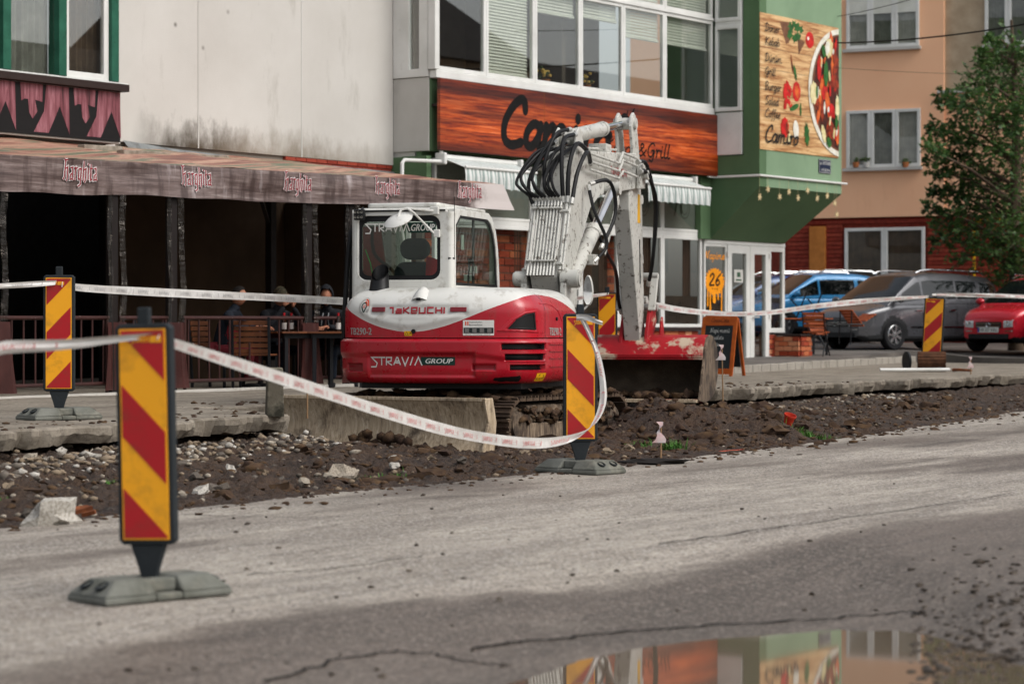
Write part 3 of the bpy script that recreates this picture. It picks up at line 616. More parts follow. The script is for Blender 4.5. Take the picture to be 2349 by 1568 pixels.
for i, (c, c2) in enumerate((('#8c3424', '#74281b'), ('#9c4230', '#813324'))): mat('redbrick_%d' % i, c, .8, col2=c2, sc=9, bump=.5)
BR = {}
def brick(parent, m, loc, sc, rz=0):
    if m not in BR: b = MB(); b.box(-.5, .5, -.5, .5, -.5, .5); me = bpy.data.meshes.new('brick'); me.from_pydata(b.v, [], b.f); me.materials.append(MATS[m]); BR[m] = me
    o = bpy.data.objects.new('brick', BR[m]); COL.objects.link(o); o.parent = parent; o.location = loc; o.scale = sc; o.rotation_euler = (0, 0, rz); return o
def brick_face(parent, org, du, u1, z0, z1, course=.095, L=.225, gap=.012, depth=.05, mats=('brick_0', 'brick_1', 'brick_2', 'brick_3'), rz=0):
    r = 0; z = z0
    while z+course*.6 < z1:
        u = -(L/2 if r % 2 else 0)
        while u < u1-.02:
            a, b = max(u, 0), min(u+L, u1)
            if b-a > .03: brick(parent, random.choice(mats), (org[0]+du[0]*(a+b)/2, org[1]+du[1]*(a+b)/2, z+course/2), (b-a-gap, depth+random.uniform(0, .008), course-gap), rz)
            u += L
        z += course; r += 1
def window(parent, x0, x1, z0, z1, y, frame='white_upvc', glass='window_glass', fw=.06, fd=.07, name='window', sash=True):
    m = MB(); m.ring([(x0, z0), (x1, z0), (x1, z1), (x0, z1)], [(x0+fw, z0+fw), (x1-fw, z0+fw), (x1-fw, z1-fw), (x0+fw, z1-fw)], lambda u, v, h: (u, h, v), y-fd/2, y+fd/2)
    w = m.build(name, MATS[frame], parent, bevel=.008)
    m = MB(); m.box(x0+fw+.001, x1-fw-.001, y-.006, y+.006, z0+fw+.001, z1-fw-.001); m.build('pane', MATS[glass], w); return w
# ---- the shop building
SB = FA.thing('shop_building', 'green and white shop building with glass front and overhanging upper bay', 'building')
PY = .13
a0, aE = 0.0, 8.30; ZS0, ZS1 = 4.21, 5.335; QB = -.942; AC = 11.39
m = MB(); m.box(-.0, aE, PY, .45, 4.2, 5.34); m.build('sign_wall', MATS['green_plaster'], SB)
m = MB(); m.box(-.03, -.002, PY+.02, .866, 4.2, 5.36); m.build('end_panel', MATS['white_render'], SB, bevel=.01)
m = MB(); m.box(-.0, aE, .4501, 8, 4.12, 5.30); m.build('floor_slab', MATS['white_render'], SB)
m = MB(); m.box(-.3, AC, .2, 8, 8.3, 11); m.build('upper_wall', MATS['green_plaster'], SB)
m = MB(); m.box(-.03, -.0, .62, .95, .6, 4.12); m.box(-.12, .0, .12, .62, 3.2, 4.119); m.build('corner_pier', MATS['green_plaster'], SB)
# side return at the shop's far bay, the poster wall and the tapered soffit
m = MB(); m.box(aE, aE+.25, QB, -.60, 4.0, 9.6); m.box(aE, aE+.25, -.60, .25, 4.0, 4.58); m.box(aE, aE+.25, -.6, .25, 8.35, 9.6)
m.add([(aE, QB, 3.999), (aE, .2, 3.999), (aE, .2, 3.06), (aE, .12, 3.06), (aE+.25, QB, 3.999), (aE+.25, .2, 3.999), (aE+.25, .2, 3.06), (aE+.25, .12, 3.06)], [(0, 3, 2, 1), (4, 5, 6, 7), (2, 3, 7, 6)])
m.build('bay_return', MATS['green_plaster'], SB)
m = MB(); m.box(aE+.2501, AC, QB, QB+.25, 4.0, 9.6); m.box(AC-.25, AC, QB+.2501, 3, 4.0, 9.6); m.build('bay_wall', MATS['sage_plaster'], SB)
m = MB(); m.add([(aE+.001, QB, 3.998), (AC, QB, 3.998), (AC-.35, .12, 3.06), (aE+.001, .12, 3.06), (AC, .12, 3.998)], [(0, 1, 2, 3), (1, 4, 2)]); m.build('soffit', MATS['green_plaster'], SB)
m = MB(); m.box(7.95, aE-.001, .10, .4, 3.06, 4.2); m.box(aE, AC-.4, .121, .4, 3.06, 3.99); m.box(-.0, 7.949, .32, .42, 4.05, 4.2); m.build('lintel', MATS['green_plaster'], SB)
# upper glazing: posts, rails, panes
cols = [995, 1113, 1225, 1330, 1428, 1523, 1616]; ca = [FA.a(x, .06) for x in cols]; ca[0] = .04; ca[-1] = aE-.02
m = MB(); m.box(-.02, aE, .0, .14, 5.345, 5.47); m.build('sill_rail', MATS['white_upvc'], SB, bevel=.01)
for i in range(6):
    fw = .065
    window(SB, ca[i]+.002, ca[i+1]-.002, 5.475, 7.08, .07, fw=fw); window(SB, ca[i]+.002, ca[i+1]-.002, 7.13, 8.25, .07, fw=fw)
m = MB(); m.box(-.02, aE, .01, .13, 7.081, 7.129); m.build('transom', MATS['white_upvc'], SB)
m = MB(); m.box(-.06, .035, -.005, .14, 5.475, 8.3); m.build('corner_post', MATS['white_upvc'], SB, bevel=.01)
w_ = window(SB, -9, -8, 5, 6, 0) if False else None
m = MB(); y0, y1 = .15, .86   # glazed end beside the white wall
m.ring([(y0, 5.37), (y1, 5.37), (y1, 8.3), (y0, 8.3)], [(.33, 5.5), (.53, 5.5), (.53, 8.2), (.33, 8.2)], lambda u, v, h: (h, u, v), -.05, .03); we = m.build('window', MATS['white_upvc'], SB, bevel=.008)
m = MB(); m.box(-.012, 0, .331, .529, 5.501, 8.199); m.build('pane', MATS['window_glass'], we)
# glazed return of the far bay and its white panel
m = MB(); yb0, yb1 = -.575, -.02
for z0, z1 in ((5.40, 6.98), (7.05, 8.3)):
    m = MB(); m.ring([(yb0, z0), (yb1, z0), (yb1, z1), (yb0, z1)], [(yb0+.07, z0+.07), (yb1-.05, z0+.07), (yb1-.05, z1-.07), (yb0+.07, z1-.07)], lambda u, v, h: (h, u, v), aE-.05, aE+.05); wb = m.build('window', MATS['white_upvc'], SB, bevel=.008)
    m = MB(); m.box(aE-.006, aE+.006, yb0+.071, yb1-.051, z0+.071, z1-.071); m.build('pane', MATS['window_glass'], wb)
m = MB(); m.box(aE-.02, aE+.1, yb0, -.021, 4.6, 5.38); m.build('infill_panel', MATS['white_upvc'], SB, bevel=.01)
m = MB(); m.box(aE-.03, aE+.06, yb0-.004, -.02, 6.982, 7.048); m.build('transom', MATS['white_upvc'], SB)
# rooms behind the upper glazing
m = MB(); m.box(.02, aE, 2.6, 2.7, 5.3, 8.3); m.box(0.02, aE, .5, 2.6, 8.2, 8.29); m.box(.02, .1, .5, 2.6, 5.3, 8.3); m.box(4.1, 4.2, .5, 2.6, 5.3, 8.3); m.build('room_wall', MATS['dark_room'], SB)
def blind(i, z0, y=.15):
    t = FA.thing('window_blind', ('pale slatted blind let down behind the second upper pane' if z0 < 6 else 'pale slatted blind drawn up behind upper pane number %s from the white wall' % ('one two three four five six'.split()[i])), 'blind')
    sl = None; z = 8.2
    while z > z0:
        if sl is None: m = MB(); m.box(-.5, .5, -.028, .028, -.002, .002); sl = m.build('slat', MATS['slat_blind'], t); o = sl
        else: o = bpy.data.objects.new('slat', sl.data); COL.objects.link(o); o.parent = t
        o.location = ((ca[i]+ca[i+1])/2, y, z); o.scale = (ca[i+1]-ca[i]-.16, 1, 1); o.rotation_euler = (R(62), 0, 0); z -= .052
    m = MB(); m.box(ca[i]+.08, ca[i+1]-.08, y-.03, y+.03, z-.01, z+.02); m.build('bottom_bar', MATS['slat_blind'], t)
for i, z in enumerate((6.82, 5.55, 6.72, 6.75, 6.55, 6.55)): blind(i, z)
# flower pots on the inner sill
mat('petal_yellow', '#d8b25a', .7); mat('leaf_dull', '#4c5a3a', .7); mat('clay_pot', '#a9693f', .8)
for j, (x, lab) in enumerate(((1252, 'small pot of pale yellow flowers on the third upper pane sill'), (1345, 'small pot of yellow flowers on the fourth upper pane sill'))):
    t = FA.thing('flower_pot', lab, 'flower pot'); ax = FA.a(x, .35)
    m = MB(); m.lathe([(.0, 0), (.06, 0), (.09, .14), (.08, .14), (.06, .05), (0, .05)], 12, MX.Translation((ax, .36, 5.48))); m.build('pot', MATS['clay_pot'], t, smooth=True)
    m = MB()
    for k in range(22): m.ico((ax+random.gauss(0, .09), .36+random.gauss(0, .05), 5.72+random.gauss(0, .05)), (.035, .035, .03), k, 0 if random.random() < .6 else 1, .4)
    m.build('bloom', [MATS['petal_yellow'], MATS['leaf_dull']], t)
# ---- ground floor front
GY = .20; ZSILL = 1.43
gc = [0.15, FA.a(1218, GY), FA.a(1329, GY), FA.a(1417, GY), FA.a(1517, GY), FA.a(1607, GY)]
for i in range(5):
    window(SB, gc[i]+.002, gc[i+1]-.002, ZSILL, 3.09, GY, glass='shop_glass', fw=.06)
    window(SB, gc[i]+.002, gc[i+1]-.002, 3.17, 4.1, GY, glass='shop_glass', fw=.05)
    m = MB(); m.box(gc[i]+.07, gc[i+1]-.07, GY+.02, GY+.026, ZSILL+.07, 2.0); m.build('dark_film', MATS['dark_film'], SB)
    m = MB(); m.box(gc[i]+.06, gc[i+1]-.06, GY+.02, GY+.026, 3.22, 4.05); m.build('frost_film', MATS['frost_film'], SB)
    m = MB(); cx_ = (gc[i]+gc[i+1])/2+.15; fn = lambda u, v, h: (cx_+u, GY+.018-h, 3.62+v)      # faint drawings on the film
    m.stroke([(.16*math.cos(t*PI/6), .2*math.sin(t*PI/6)) for t in range(13)], .018, fn)
    m.stroke([(.1*math.cos(t*PI/4), .13*math.sin(t*PI/4)) for t in range(9)], .014, fn, .0005); m.stroke([(-.35, -.15), (-.2, .2), (-.1, -.1)], .05, fn, .001); m.build('film_drawing', MATS['dark_film'], SB)
m = MB(); m.box(.1, 8.0, GY-.03, GY+.05, 3.091, 3.169); m.build('transom', MATS['white_upvc'], SB)
m = MB(); fn = lambda u, v, h: (u, GY+.014-h, v); mat('film_letter', '#0d0908', .5)
for i, t in enumerate(('Kebab', 'Tortilla', 'Grill', 'Salad', 'Coffee')): script(m, t.replace('T', 'T'), gc[i]+.25, 1.65, .11, fn, .25)
m.build('window_lettering', MATS['film_letter'], SB)
m = MB(); m.box(.1, 8.0, GY-.09, GY+.06, 1.375, 1.425); m.build('outer_sill', MATS['dark_trim'], SB, bevel=.008)
m = MB(); m.box(.1, 8.0, GY+.02, GY+.2, .5, 1.37); m.build('dado_core', MATS['mortar'], SB)
brick_face(SB, (3.6, GY+.0, 0), (1, 0), 4.4, .62, 1.37, .094)
# bakery-brown room inside with brick piers seen through the panes
m = MB(); m.box(.1, 10.9, 4.2, 4.3, .5, 4.1); m.box(.1, 10.9, .5, 4.3, 4.0, 4.08); m.box(.1, 10.9, .26, 4.3, .5, .62); m.build('shop_room', MATS['room_brown'], SB)
m = MB(); m.box(.15, 3.6, .42, .55, .6, 3.95); m.build('inner_pier', MATS['mortar'], SB); brick_face(SB, (.2, .41, 0), (1, 0), 3.35, 1.45, 3.1, .125, .3, .02, .03, ('brick_0', 'brick_1', 'brick_3'))
m = MB(); m.box(5.15, 6.0, .45, .6, .6, 3.95); m.build('inner_pier', MATS['mortar'], SB); brick_face(SB, (5.17, .44, 0), (1, 0), .8, 1.45, 3.1, .125, .3, .02, .03, ('brick_0', 'brick_1', 'brick_3'))
# curtains inside
mat('brown_curtain', '#4a342a', .9)
for x in (gc[1]-.25, gc[3]-.3, gc[4]-.3, gc[5]-.3):
    m = MB(); m.grid(14, 2, lambda i, j: (x+i*.02, GY+.2+.02*math.sin(i*1.7), 1.45+j*1.65)); m.build('curtain', MATS['brown_curtain'], SB, smooth=True)
# entrance: fixed pane with lettering, two door leaves, side light
d0, d1, d2, d3, d4 = FA.a(1612, GY), FA.a(1664, GY), FA.a(1716, GY), FA.a(1760, GY), FA.a(1797, GY); ZT = 2.98
w1 = window(SB, d0, d1-.002, 1.38, ZT, GY, glass='shop_glass', fw=.05); w2 = window(SB, d3+.002, d4, 1.33, ZT, GY, glass='shop_glass', fw=.09)
m = MB(); m.box(d0+.06, d1-.06, GY+.02, GY+.026, 1.44, 2.0); m.box(d3+.1, d4-.1, GY+.02, GY+.026, 1.43, 2.0); m.build('dark_film', MATS['dark_film'], SB)
m = MB(); m.box(d0, d4, GY-.045, GY+.05, ZT+.001, 3.058); m.build('door_head', MATS['white_upvc'], SB, bevel=.008)
mat('handle_grey', '#c9c9c6', .3, .3)
for i, (p, q) in enumerate(((d1, d2), (d2, d3))):
    m = MB(); g0, g1 = p+.16, q-.14
    m.ring([(p+.004, .65), (q-.004, .65), (q-.004, ZT-.002), (p+.004, ZT-.002)], [(g0, .83), (g1, .83), (g1, ZT-.16), (g0, ZT-.16)], lambda u, v, h: (u, h, v), GY-.05, GY+.04)
    dr = m.build('door', MATS['white_upvc'], SB, bevel=.01); m = MB(); m.box(g0+.001, g1-.001, GY-.008, GY+.004, .831, ZT-.161); m.build('pane', MATS['shop_glass'], dr)
    if i: m = MB(); m.tube([(p+.07, GY-.05, 1.62), (p+.07, GY-.1, 1.62), (p+.25, GY-.1, 1.625)], .014, 8); m.build('handle', MATS['handle_grey'], dr, smooth=True)
    for zz in (.78, 1.6, 2.75): m = MB(); m.box((p if not i else q)-.03, (p if not i else q)+.03, GY-.075, GY-.051, zz, zz+.1); m.build('hinge', MATS['white_upvc'], dr, bevel=.006)
m = MB(); m.box(d1+.3, d1+.62, GY-.012, GY-.009, 2.28, 2.52); nb_ = m.build('door_notice', MATS['white_render'], SB)
mat('notice_green', '#3d5a45', .8); m = MB(); m.box(d1+.4, d1+.52, GY-.0145, GY-.013, 2.38, 2.47); m.box(d1+.36, d1+.56, GY-.0145, GY-.013, 2.31, 2.34); m.build('notice_print', MATS['notice_green'], nb_)
mat('menu_orange', '#f59a12', .45)
m = MB(); fn = lambda u, v, h: (u, GY-.010-h, v)
script(m, 'Napimenü', d0+.05, 2.70, .075, fn, .28, wx=1.35)
cx_, cz_ = (d0+d1)/2, 2.28; pts = []
for k in range(60):
    t = 2*PI*k/60; r = .24*(1+.10*math.sin(k*2.4)+.08*(k % 3 == 0)); pts.append((cx_+r*1.35*math.cos(t), cz_+r*math.sin(t)*1.0))
m.flat(pts, fn, .004)
for dx, L, ww in ((-.25, .42, .05), (-.16, .5, .06), (-.02, .33, .12), (.12, .3, .05), (.24, .58, .05)): m.stroke([(cx_+dx, cz_-.1), (cx_+dx, cz_-L*.7), (cx_+dx, cz_-L-.02)], [ww, ww*.8, ww], fn, .005+abs(dx)*.003)
m.build('menu_splash', MATS['menu_orange'], w1); m = MB(); script(m, '26', cx_-.22, cz_-.07, .12, fn, .3, .008, wx=1.6); put_text(m, 'lej', cx_-.1, cz_-.15, .2, .03, fn, .008); m.build('menu_price', MATS['film_letter'], w1)
# brick under the side light and the projecting brick pier
m = MB(); m.box(d3+.03, d4, GY+.02, GY+.2, .55, 1.3); m.build('dado_core', MATS['mortar'], SB); brick_face(SB, (d3+.02, GY, 0), (1, 0), .3, .63, 1.3, .095)
pa = FA.a(1775, GY); PIER = FA.thing('brick_pier', 'low brick pier with brown cap beside the shop door', 'brick pier')
yq = FA.q(1834, pa)
m = MB(); m.box(pa+.02, pa+.45, yq+.02, GY-.03, .55, 1.255); m.build('core', MATS['mortar'], PIER); brick_face(PIER, (pa, GY-.03, 0), (0, -1), GY-.03-yq, .6, 1.26, .094, .2, mats=('brick_2', 'brick_1', 'brick_2', 'brick_0'), rz=R(90)); brick_face(PIER, (pa+.02, yq, 0), (1, 0), .43, .6, 1.26, .094, .2)
m = MB(); m.box(pa-.06, pa+.5, yq-.06, GY-.06, 1.263, 1.30); m.build('cap', MATS['dark_trim'], PIER, bevel=.008)
mat('door_mat', '#20201f', .95, bump=.6); m = MB(); m.box(d1, d3+.3, -.75, .05, .655, .675); t = m.build('door_mat', MATS['door_mat']); t.location = (FA.o[0], FA.o[1], 0); t.rotation_euler = (0, 0, FA.ang); tag(t, 'dark door mat in front of the glass shop door', 'door mat')
# ---- wooden shop sign
n = NT('sign_print'); o = n.co(); sp = n.node('SeparateXYZ', {0: n.tc.outputs['Object']}); z_ = sp.outputs[2]
gr = n.noise(n.co((.55, 1, 13)), 2.2, 9, .68, .4); pk = n.noise(n.co((.35, 1, 7.2)), 1., 0)
c = n.ramp(gr, (.28, '#3d0d05'), (.42, '#8f2d0c'), (.55, '#cf5a1d'), (.72, '#e08a5c')); c = n.mix(n.ramp(pk, (.3, .65), (.6, 0.)), c, '#4a1006', 'MULTIPLY')
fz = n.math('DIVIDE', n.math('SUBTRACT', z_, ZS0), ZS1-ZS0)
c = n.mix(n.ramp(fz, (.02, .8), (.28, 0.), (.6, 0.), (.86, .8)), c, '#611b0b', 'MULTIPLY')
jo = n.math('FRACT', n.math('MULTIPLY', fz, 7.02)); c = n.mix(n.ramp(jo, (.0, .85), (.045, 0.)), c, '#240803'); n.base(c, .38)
SG = FA.thing('shop_sign', 'long wood patterned fascia sign with black script lettering', 'shop sign')
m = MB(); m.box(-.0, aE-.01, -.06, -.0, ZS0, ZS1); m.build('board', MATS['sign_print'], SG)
m = MB(); m.box(.4, 8, .0005, PY-.001, 4.4, 4.46); m.box(.02, .08, .0005, PY-.001, 4.9, 4.94); m.build('bracket', MATS['dark_trim'], SG)
mat('sign_black', '#0a0807', .85); mat('sign_seam', '#7a4a1c', .5)
fn = lambda u, v, h: (u, -.0615-h, v)
m = MB(); script(m, 'Camiro', FA.a(1139), 4.40, .375, fn, .43, 0, wx=1.30, slant=.10); m.build('lettering', MATS['sign_black'], SG)
m = MB(); script(m, 'Kebab&Grill', 4.55, 4.44, .13, fn, .26, 0, wx=1.52, slant=.1); m.build('lettering', MATS['sign_black'], SG)
m = MB(); b0 = FA.a(1437); m.stroke([(b0-.35, 5.02), (b0-.15, 5.1), (b0, 5.05), (b0+.12, 5.2), (b0+.16, 5.26)], [.05, .12, .1, .05, .02], fn); m.stroke([(b0-.1, 5.08), (b0-.05, 5.2)], .03, fn, .0005); m.stroke([(b0+.02, 5.05), (b0+.1, 4.93)], .04, fn, .001); m.build('ornament', MATS['sign_black'], SG)
for a in (FA.a(1242), FA.a(1460)): m = MB(); m.box(a-.004, a+.004, -.0612, -.0605, ZS0+.005, ZS1-.005); m.build('board_joint', MATS['sign_seam'], SG)  # thin plain brown seams across the sign board
# ---- striped awnings
mat('awning_white', '#d7d9d6', .8); mat('awning_grey', '#9aa7a3', .8)
def awning(x0, x1, label):
    t = FA.thing('striped_awning', label, 'awning'); A0, A1 = FA.a(x0, -.35), FA.a(x1, -.35); m = MB(); k = int((A1-A0)/.05); L = []
    for i in range(k):
        a, b = A0+(A1-A0)*i/k, A0+(A1-A0)*(i+1)/k
        def p(a, j):
            sc = .035*abs(math.sin((a-A0)/.2*PI)); w = .012*math.sin((a-A0)*31)
            return [(a, .02, 4.09), (a, -.42, 3.93), (a, -.44+w, 3.80), (a, -.44+w*2, 3.60+sc)][j]
        m.add([p(a, j) for j in range(4)]+[p(b, j) for j in range(4)], [(0, 4, 5, 1), (1, 5, 6, 2), (2, 6, 7, 3)], (i//1) % 2)
    m.build('cloth', [MATS['awning_white'], MATS['awning_grey']], t)
    m = MB(); m.tube([(A0-.05, .02, 4.1), (A1+.05, .02, 4.1)], .055, 10); m.tube([(A0, -.43, 3.935), (A1, -.43, 3.935)], .022, 8); m.build('roller', MATS['white_upvc'], t, smooth=True)
    
    for q in (A0-.10, A1+.03): m = MB(); m.box(q, q+.07, -.1, .1, 3.98, 4.17); m.build('bracket', MATS['white_upvc'], t, bevel=.02)
awning(1058, 1222, 'striped fabric awning over the shop window beside the terrace'); awning(1300, 1440, 'striped fabric awning over the middle shop window behind the boom'); awning(1478, 1622, 'striped fabric awning over the window beside the shop door')
# ---- white pipe on the bay, downpipe under the sign end
m = MB(); m.tube([(aE-.3, -.03, 4.2), (aE-.03, -.03, 4.2), (aE-.03, QB-.03, 4.2), (AC+.15, QB-.03, 4.2)], .022, 8); t = m.build('wall_pipe', MATS['white_upvc'], smooth=True); t.location = (FA.o[0], FA.o[1], 0); t.rotation_euler = (0, 0, FA.ang); tag(t, 'thin white pipe running round the green bay', 'pipe')
m = MB(); m.tube([(.1, .0, 4.2), (.1, .0, 4.06), (.1, -.02, 4.03), (-.85, -.02, 4.0), (-.9, -.02, 3.95), (-.9, -.02, 3.4)], .03, 8); t = m.build('drain_pipe', MATS['white_upvc'], smooth=True); t.location = (FA.o[0], FA.o[1], 0); t.rotation_euler = (0, 0, FA.ang); tag(t, 'white bent drain pipe below the sign beside the terrace roof', 'pipe')
# ---- food poster
n = NT('poster_wood'); gr = n.noise(n.co((.5, 1, 6)), 2.4, 9, .7, .6); c = n.ramp(gr, (.3, '#5d3418'), (.42, '#a87240'), (.56, '#d9b17c'), (.72, '#ecd0a4'))
sp = n.node('SeparateXYZ', {0: n.tc.outputs['Object']}); jo = n.math('FRACT', n.math('MULTIPLY', sp.outputs[2], 2.6)); c = n.mix(n.ramp(jo, (0, .8), (.05, 0.)), c, '#3a1c0a'); n.base(c, .35)
for nm, c, c2 in (('print_white', '#e9e6da', '#d5d0bf'), ('print_red', '#cf1f1a', '#a5120f'), ('print_leaf', '#2f6b2c', '#1d4a1c'), ('print_meat', '#9c3514', '#45160c'), ('print_char', '#2c120c', '#5c2010'), ('print_orange', '#dd6a2c', '#b8401a'), ('print_cream', '#e8ddb0', '#d0bf82'), ('print_brown', '#7b5238', '#5e3a24'), ('print_ink', '#1c1712', '#1c1712')): mat(nm, c, .35, col2=c2, sc=9)
PN = ['print_white', 'print_red', 'print_leaf', 'print_meat', 'print_char', 'print_orange', 'print_cream', 'print_brown', 'print_ink']
PO = FA.thing('menu_poster', 'large food poster with a plate of grilled meat on the green wall', 'poster')
p0 = FA.a(1742, QB); p1 = FA.a(1921.5, QB); PW = p1-p0; PZ0, PZ1 = 4.68, 7.175
m = MB(); m.box(p0, p1, QB-.015, QB-.001, PZ0, PZ1); m.build('sheet', MATS['poster_wood'], PO)
m = MB(); HK = [0.]
def pf(u, v, h): return (p0+u*PW, QB-.016-h, PZ0+v*(PZ1-PZ0))
def blob(cx, cy, rx, ry, mi, rot=0, jag=.0, n=22):
    HK[0] += .00025; P = []
    for k in range(n):
        t = 2*PI*k/n; r = 1+jag*math.sin(k*2.63+cx*40); x, y = rx*r*math.cos(t), ry*r*math.sin(t)
        P.append((min(.998, cx+x*math.cos(rot)-y*math.sin(rot)), cy+x*math.sin(rot)+y*math.cos(rot)))
    m.flat(P, pf, HK[0], mi)
for q in ([(.24, .96), (.38, .97), (.36, .82), (.32, .8)], [(.46, .87), (.56, .84), (.48, .74)]): HK[0] += .0003; m.flat(q, pf, HK[0], 7)
for k in range(14): blob(.43+random.uniform(-.07, .09), .90+random.uniform(-.05, .06), .028, .028, 2, k, .35, 10)
blob(.62, .865, .055, .062, 1); blob(.60, .875, .012, .014, 0)
blob(.45, .46, .05, .075, 1, 0, .06); blob(.455, .46, .025, .05, 5, .2, .2)
for k in range(16): blob(.35+random.uniform(-.06, .06), .43+random.uniform(-.10, .09), .02, .025, 1, 0, .3, 9)
blob(.42, .34, .06, .02, 2, .4); blob(.43, .60, .015, .06, 2, .3, .2); blob(.39, .66, .006, .07, 3, .2); blob(.44, .175, .035, .07, 0, .1); blob(.30, .18, .05, .075, 1, 0, .08); blob(.325, .18, .015, .05, 3)
blob(.58, .15, .03, .085, 2, .1, .3); blob(.36, .10, .02, .04, 6); blob(.50, .33, .01, .05, 2)
blob(1.04, .50, .44, .492, 0, 0, 0, 64); blob(1.04, .50, .40, .452, 7, 0, 0, 64); blob(1.05, .50, .385, .44, 4, 0, 0, 60)
random.seed(11)
for k in range(46):
    x, y = random.uniform(.66, .98), random.uniform(.10, .90)
    if ((x-1.05)/.375)**2+((y-.5)/.43)**2 < .93: blob(x, y, random.uniform(.02, .045), random.uniform(.05, .11), random.choice((3, 3, 5, 5, 1, 4, 3)), random.uniform(-.35, .35), .12, 14)
for k in range(26):
    x, y = random.uniform(.68, .98), random.uniform(.12, .88)
    if ((x-1.05)/.375)**2+((y-.5)/.43)**2 < .9: blob(x, y, .012, random.uniform(.02, .05), random.choice((6, 5, 1, 0)), random.uniform(-.3, .3), .2, 10)
for x, y, rx, ry, mi, ro in ((.86, .83, .05, .075, 6, -.2), (.84, .83, .03, .055, 0, -.2), (.66, .47, .045, .085, 6, 0), (.97, .38, .025, .1, 6, 0), (.79, .17, .025, .07, 6, .3), (.79, .8, .025, .05, 2, .3), (.82, .63, .03, .1, 2, 0), (.70, .48, .015, .05, 2, 0), (.86, .11, .03, .04, 2, .4), (.96, .27, .02, .06, 2, 0)): blob(x, y, rx, ry, mi, ro, .12, 18)
random.seed(8)
m.build('food_print', [MATS[k] for k in PN], PO); m = MB()
pf2 = lambda u, v, h: (p0+u, QB-.036-h, PZ0+v)
for t, v in (('Döner', 2.17), ('Kebab', 1.92), ('Dürüm', 1.62), ('Grill', 1.37), ('Burger', 1.10), ('Salad', .83), ('Coffee', .60)): script(m, t, .14, v, .078, pf2, .24, wx=1.25)
script(m, 'Camiro', .14, .15, .15, pf2, .26, wx=1.25); m.build('menu_lettering', MATS['print_ink'], PO)
# ---- street name plate
mat('plate_blue', '#16233f', .35); ps = FA.thing('street_plate', 'small dark blue street name plate below the food poster', 'street sign'); s0, s1 = FA.a(1877, QB), FA.a(1904, QB)
zz = FA.z(1890, 382, QB); m = MB(); m.box(s0, s1, QB-.02, QB-.004, zz-.13, zz+.13); m.build('plate', MATS['plate_blue'], ps)
m = MB(); fn = lambda u, v, h: (u, QB-.021-h, v); put_text(m, 'str. VICTORIEI', s0+.03, zz+.03, s1-s0-.06, .06, fn); put_text(m, 'GYŐZELEM út', s0+.08, zz-.09, s1-s0-.1, .06, fn)
m.ring([(s0+.008, zz-.122), (s1-.008, zz-.122), (s1-.008, zz+.122), (s0+.008, zz+.122)], [(s0+.014, zz-.115), (s1-.014, zz-.115), (s1-.014, zz+.115), (s0+.014, zz+.115)], fn, 0, .001); m.build('lettering', MATS['white_upvc'], ps)
# ---- hanging straw stars
mat('straw', '#cdb98d', .7)
SP = [(1742, 452), (1761, 434), (1788, 451), (1809, 440), (1830, 454), (1852, 437), (1874, 455), (1897, 449), (1914, 466), (1919, 492)]
for i, (x, y) in enumerate(SP):
    a, z = FA.a(x, QB-.06), FA.z(x, y, QB-.06); L = 'first second third fourth fifth sixth seventh eighth ninth tenth'.split()[i]
    t = FA.thing('straw_star', '%s straw star from the corner, hanging under the green bay' % L, 'star ornament', 'straw stars hanging under the bay'); m = MB(); P = []
    for k in range(12): r = .075 if k % 2 == 0 else .028; P.append((a+r*1.15*math.cos(k*PI/6+.3*i), z+r*math.sin(k*PI/6+.3*i)))
    m.prism(P, lambda u, v, h: (u, QB-.06-h, v), 0, .012); m.build('star', MATS['straw'], t); m = MB(); m.tube([(a, QB-.06, z+.05), (a, QB-.06, 4.18)], .002, 4); m.build('thread', MATS['straw'], t)
# ================================================================ the white house beside the shop, and the terrace built against it
WH = FA.thing('white_house', 'stained white rendered house wall with a green framed window', 'house'); WY = .867
n = plaster('stained_render', '#c6c3bd', '#b6b2ab', '#9f9b92', .35)
sp = n.node('SeparateXYZ', {0: n.tc.outputs['Object']}); sx, sz = sp.outputs[0], sp.outputs[2]
base = n.p.inputs['Base Color'].links[0].from_socket
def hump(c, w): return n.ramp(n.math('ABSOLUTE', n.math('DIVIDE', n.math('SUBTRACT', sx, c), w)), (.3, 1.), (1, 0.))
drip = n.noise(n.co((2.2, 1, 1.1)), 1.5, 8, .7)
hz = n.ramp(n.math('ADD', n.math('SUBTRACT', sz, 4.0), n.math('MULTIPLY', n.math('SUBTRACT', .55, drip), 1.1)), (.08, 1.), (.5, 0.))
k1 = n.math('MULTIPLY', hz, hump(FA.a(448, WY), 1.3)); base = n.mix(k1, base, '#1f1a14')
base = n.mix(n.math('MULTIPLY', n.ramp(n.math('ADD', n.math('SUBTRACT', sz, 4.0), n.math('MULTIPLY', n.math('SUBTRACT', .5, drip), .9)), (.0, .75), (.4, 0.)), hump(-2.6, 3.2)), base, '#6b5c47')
vo = n.node('TexVoronoi', {'Vector': n.co((1, 1, 1)), 'Scale': 2.3}); spot = n.math('MULTIPLY', n.ramp(vo.outputs['Distance'], (.02, 1.), (.11, 0.)), n.ramp(n.noise(n.co(), .9, 3), (.36, 0.), (.5, .9)))
base = n.mix(n.math('MULTIPLY', spot, hump(FA.a(350, WY), 2.4)), base, '#4d463d'); n.set(n.p, 'Base Color', base)
wx1 = FA.a(264, WY)
m = MB(); m.box(wx1, -.031, WY, WY+.3, 4.0, 9.5); m.box(-22, wx1-.001, WY, WY+.3, 8.4, 9.5); m.box(-22, wx1-.001, WY, WY+.3, 3.6, 4.0); m.build('wall', MATS['stained_render'], WH)
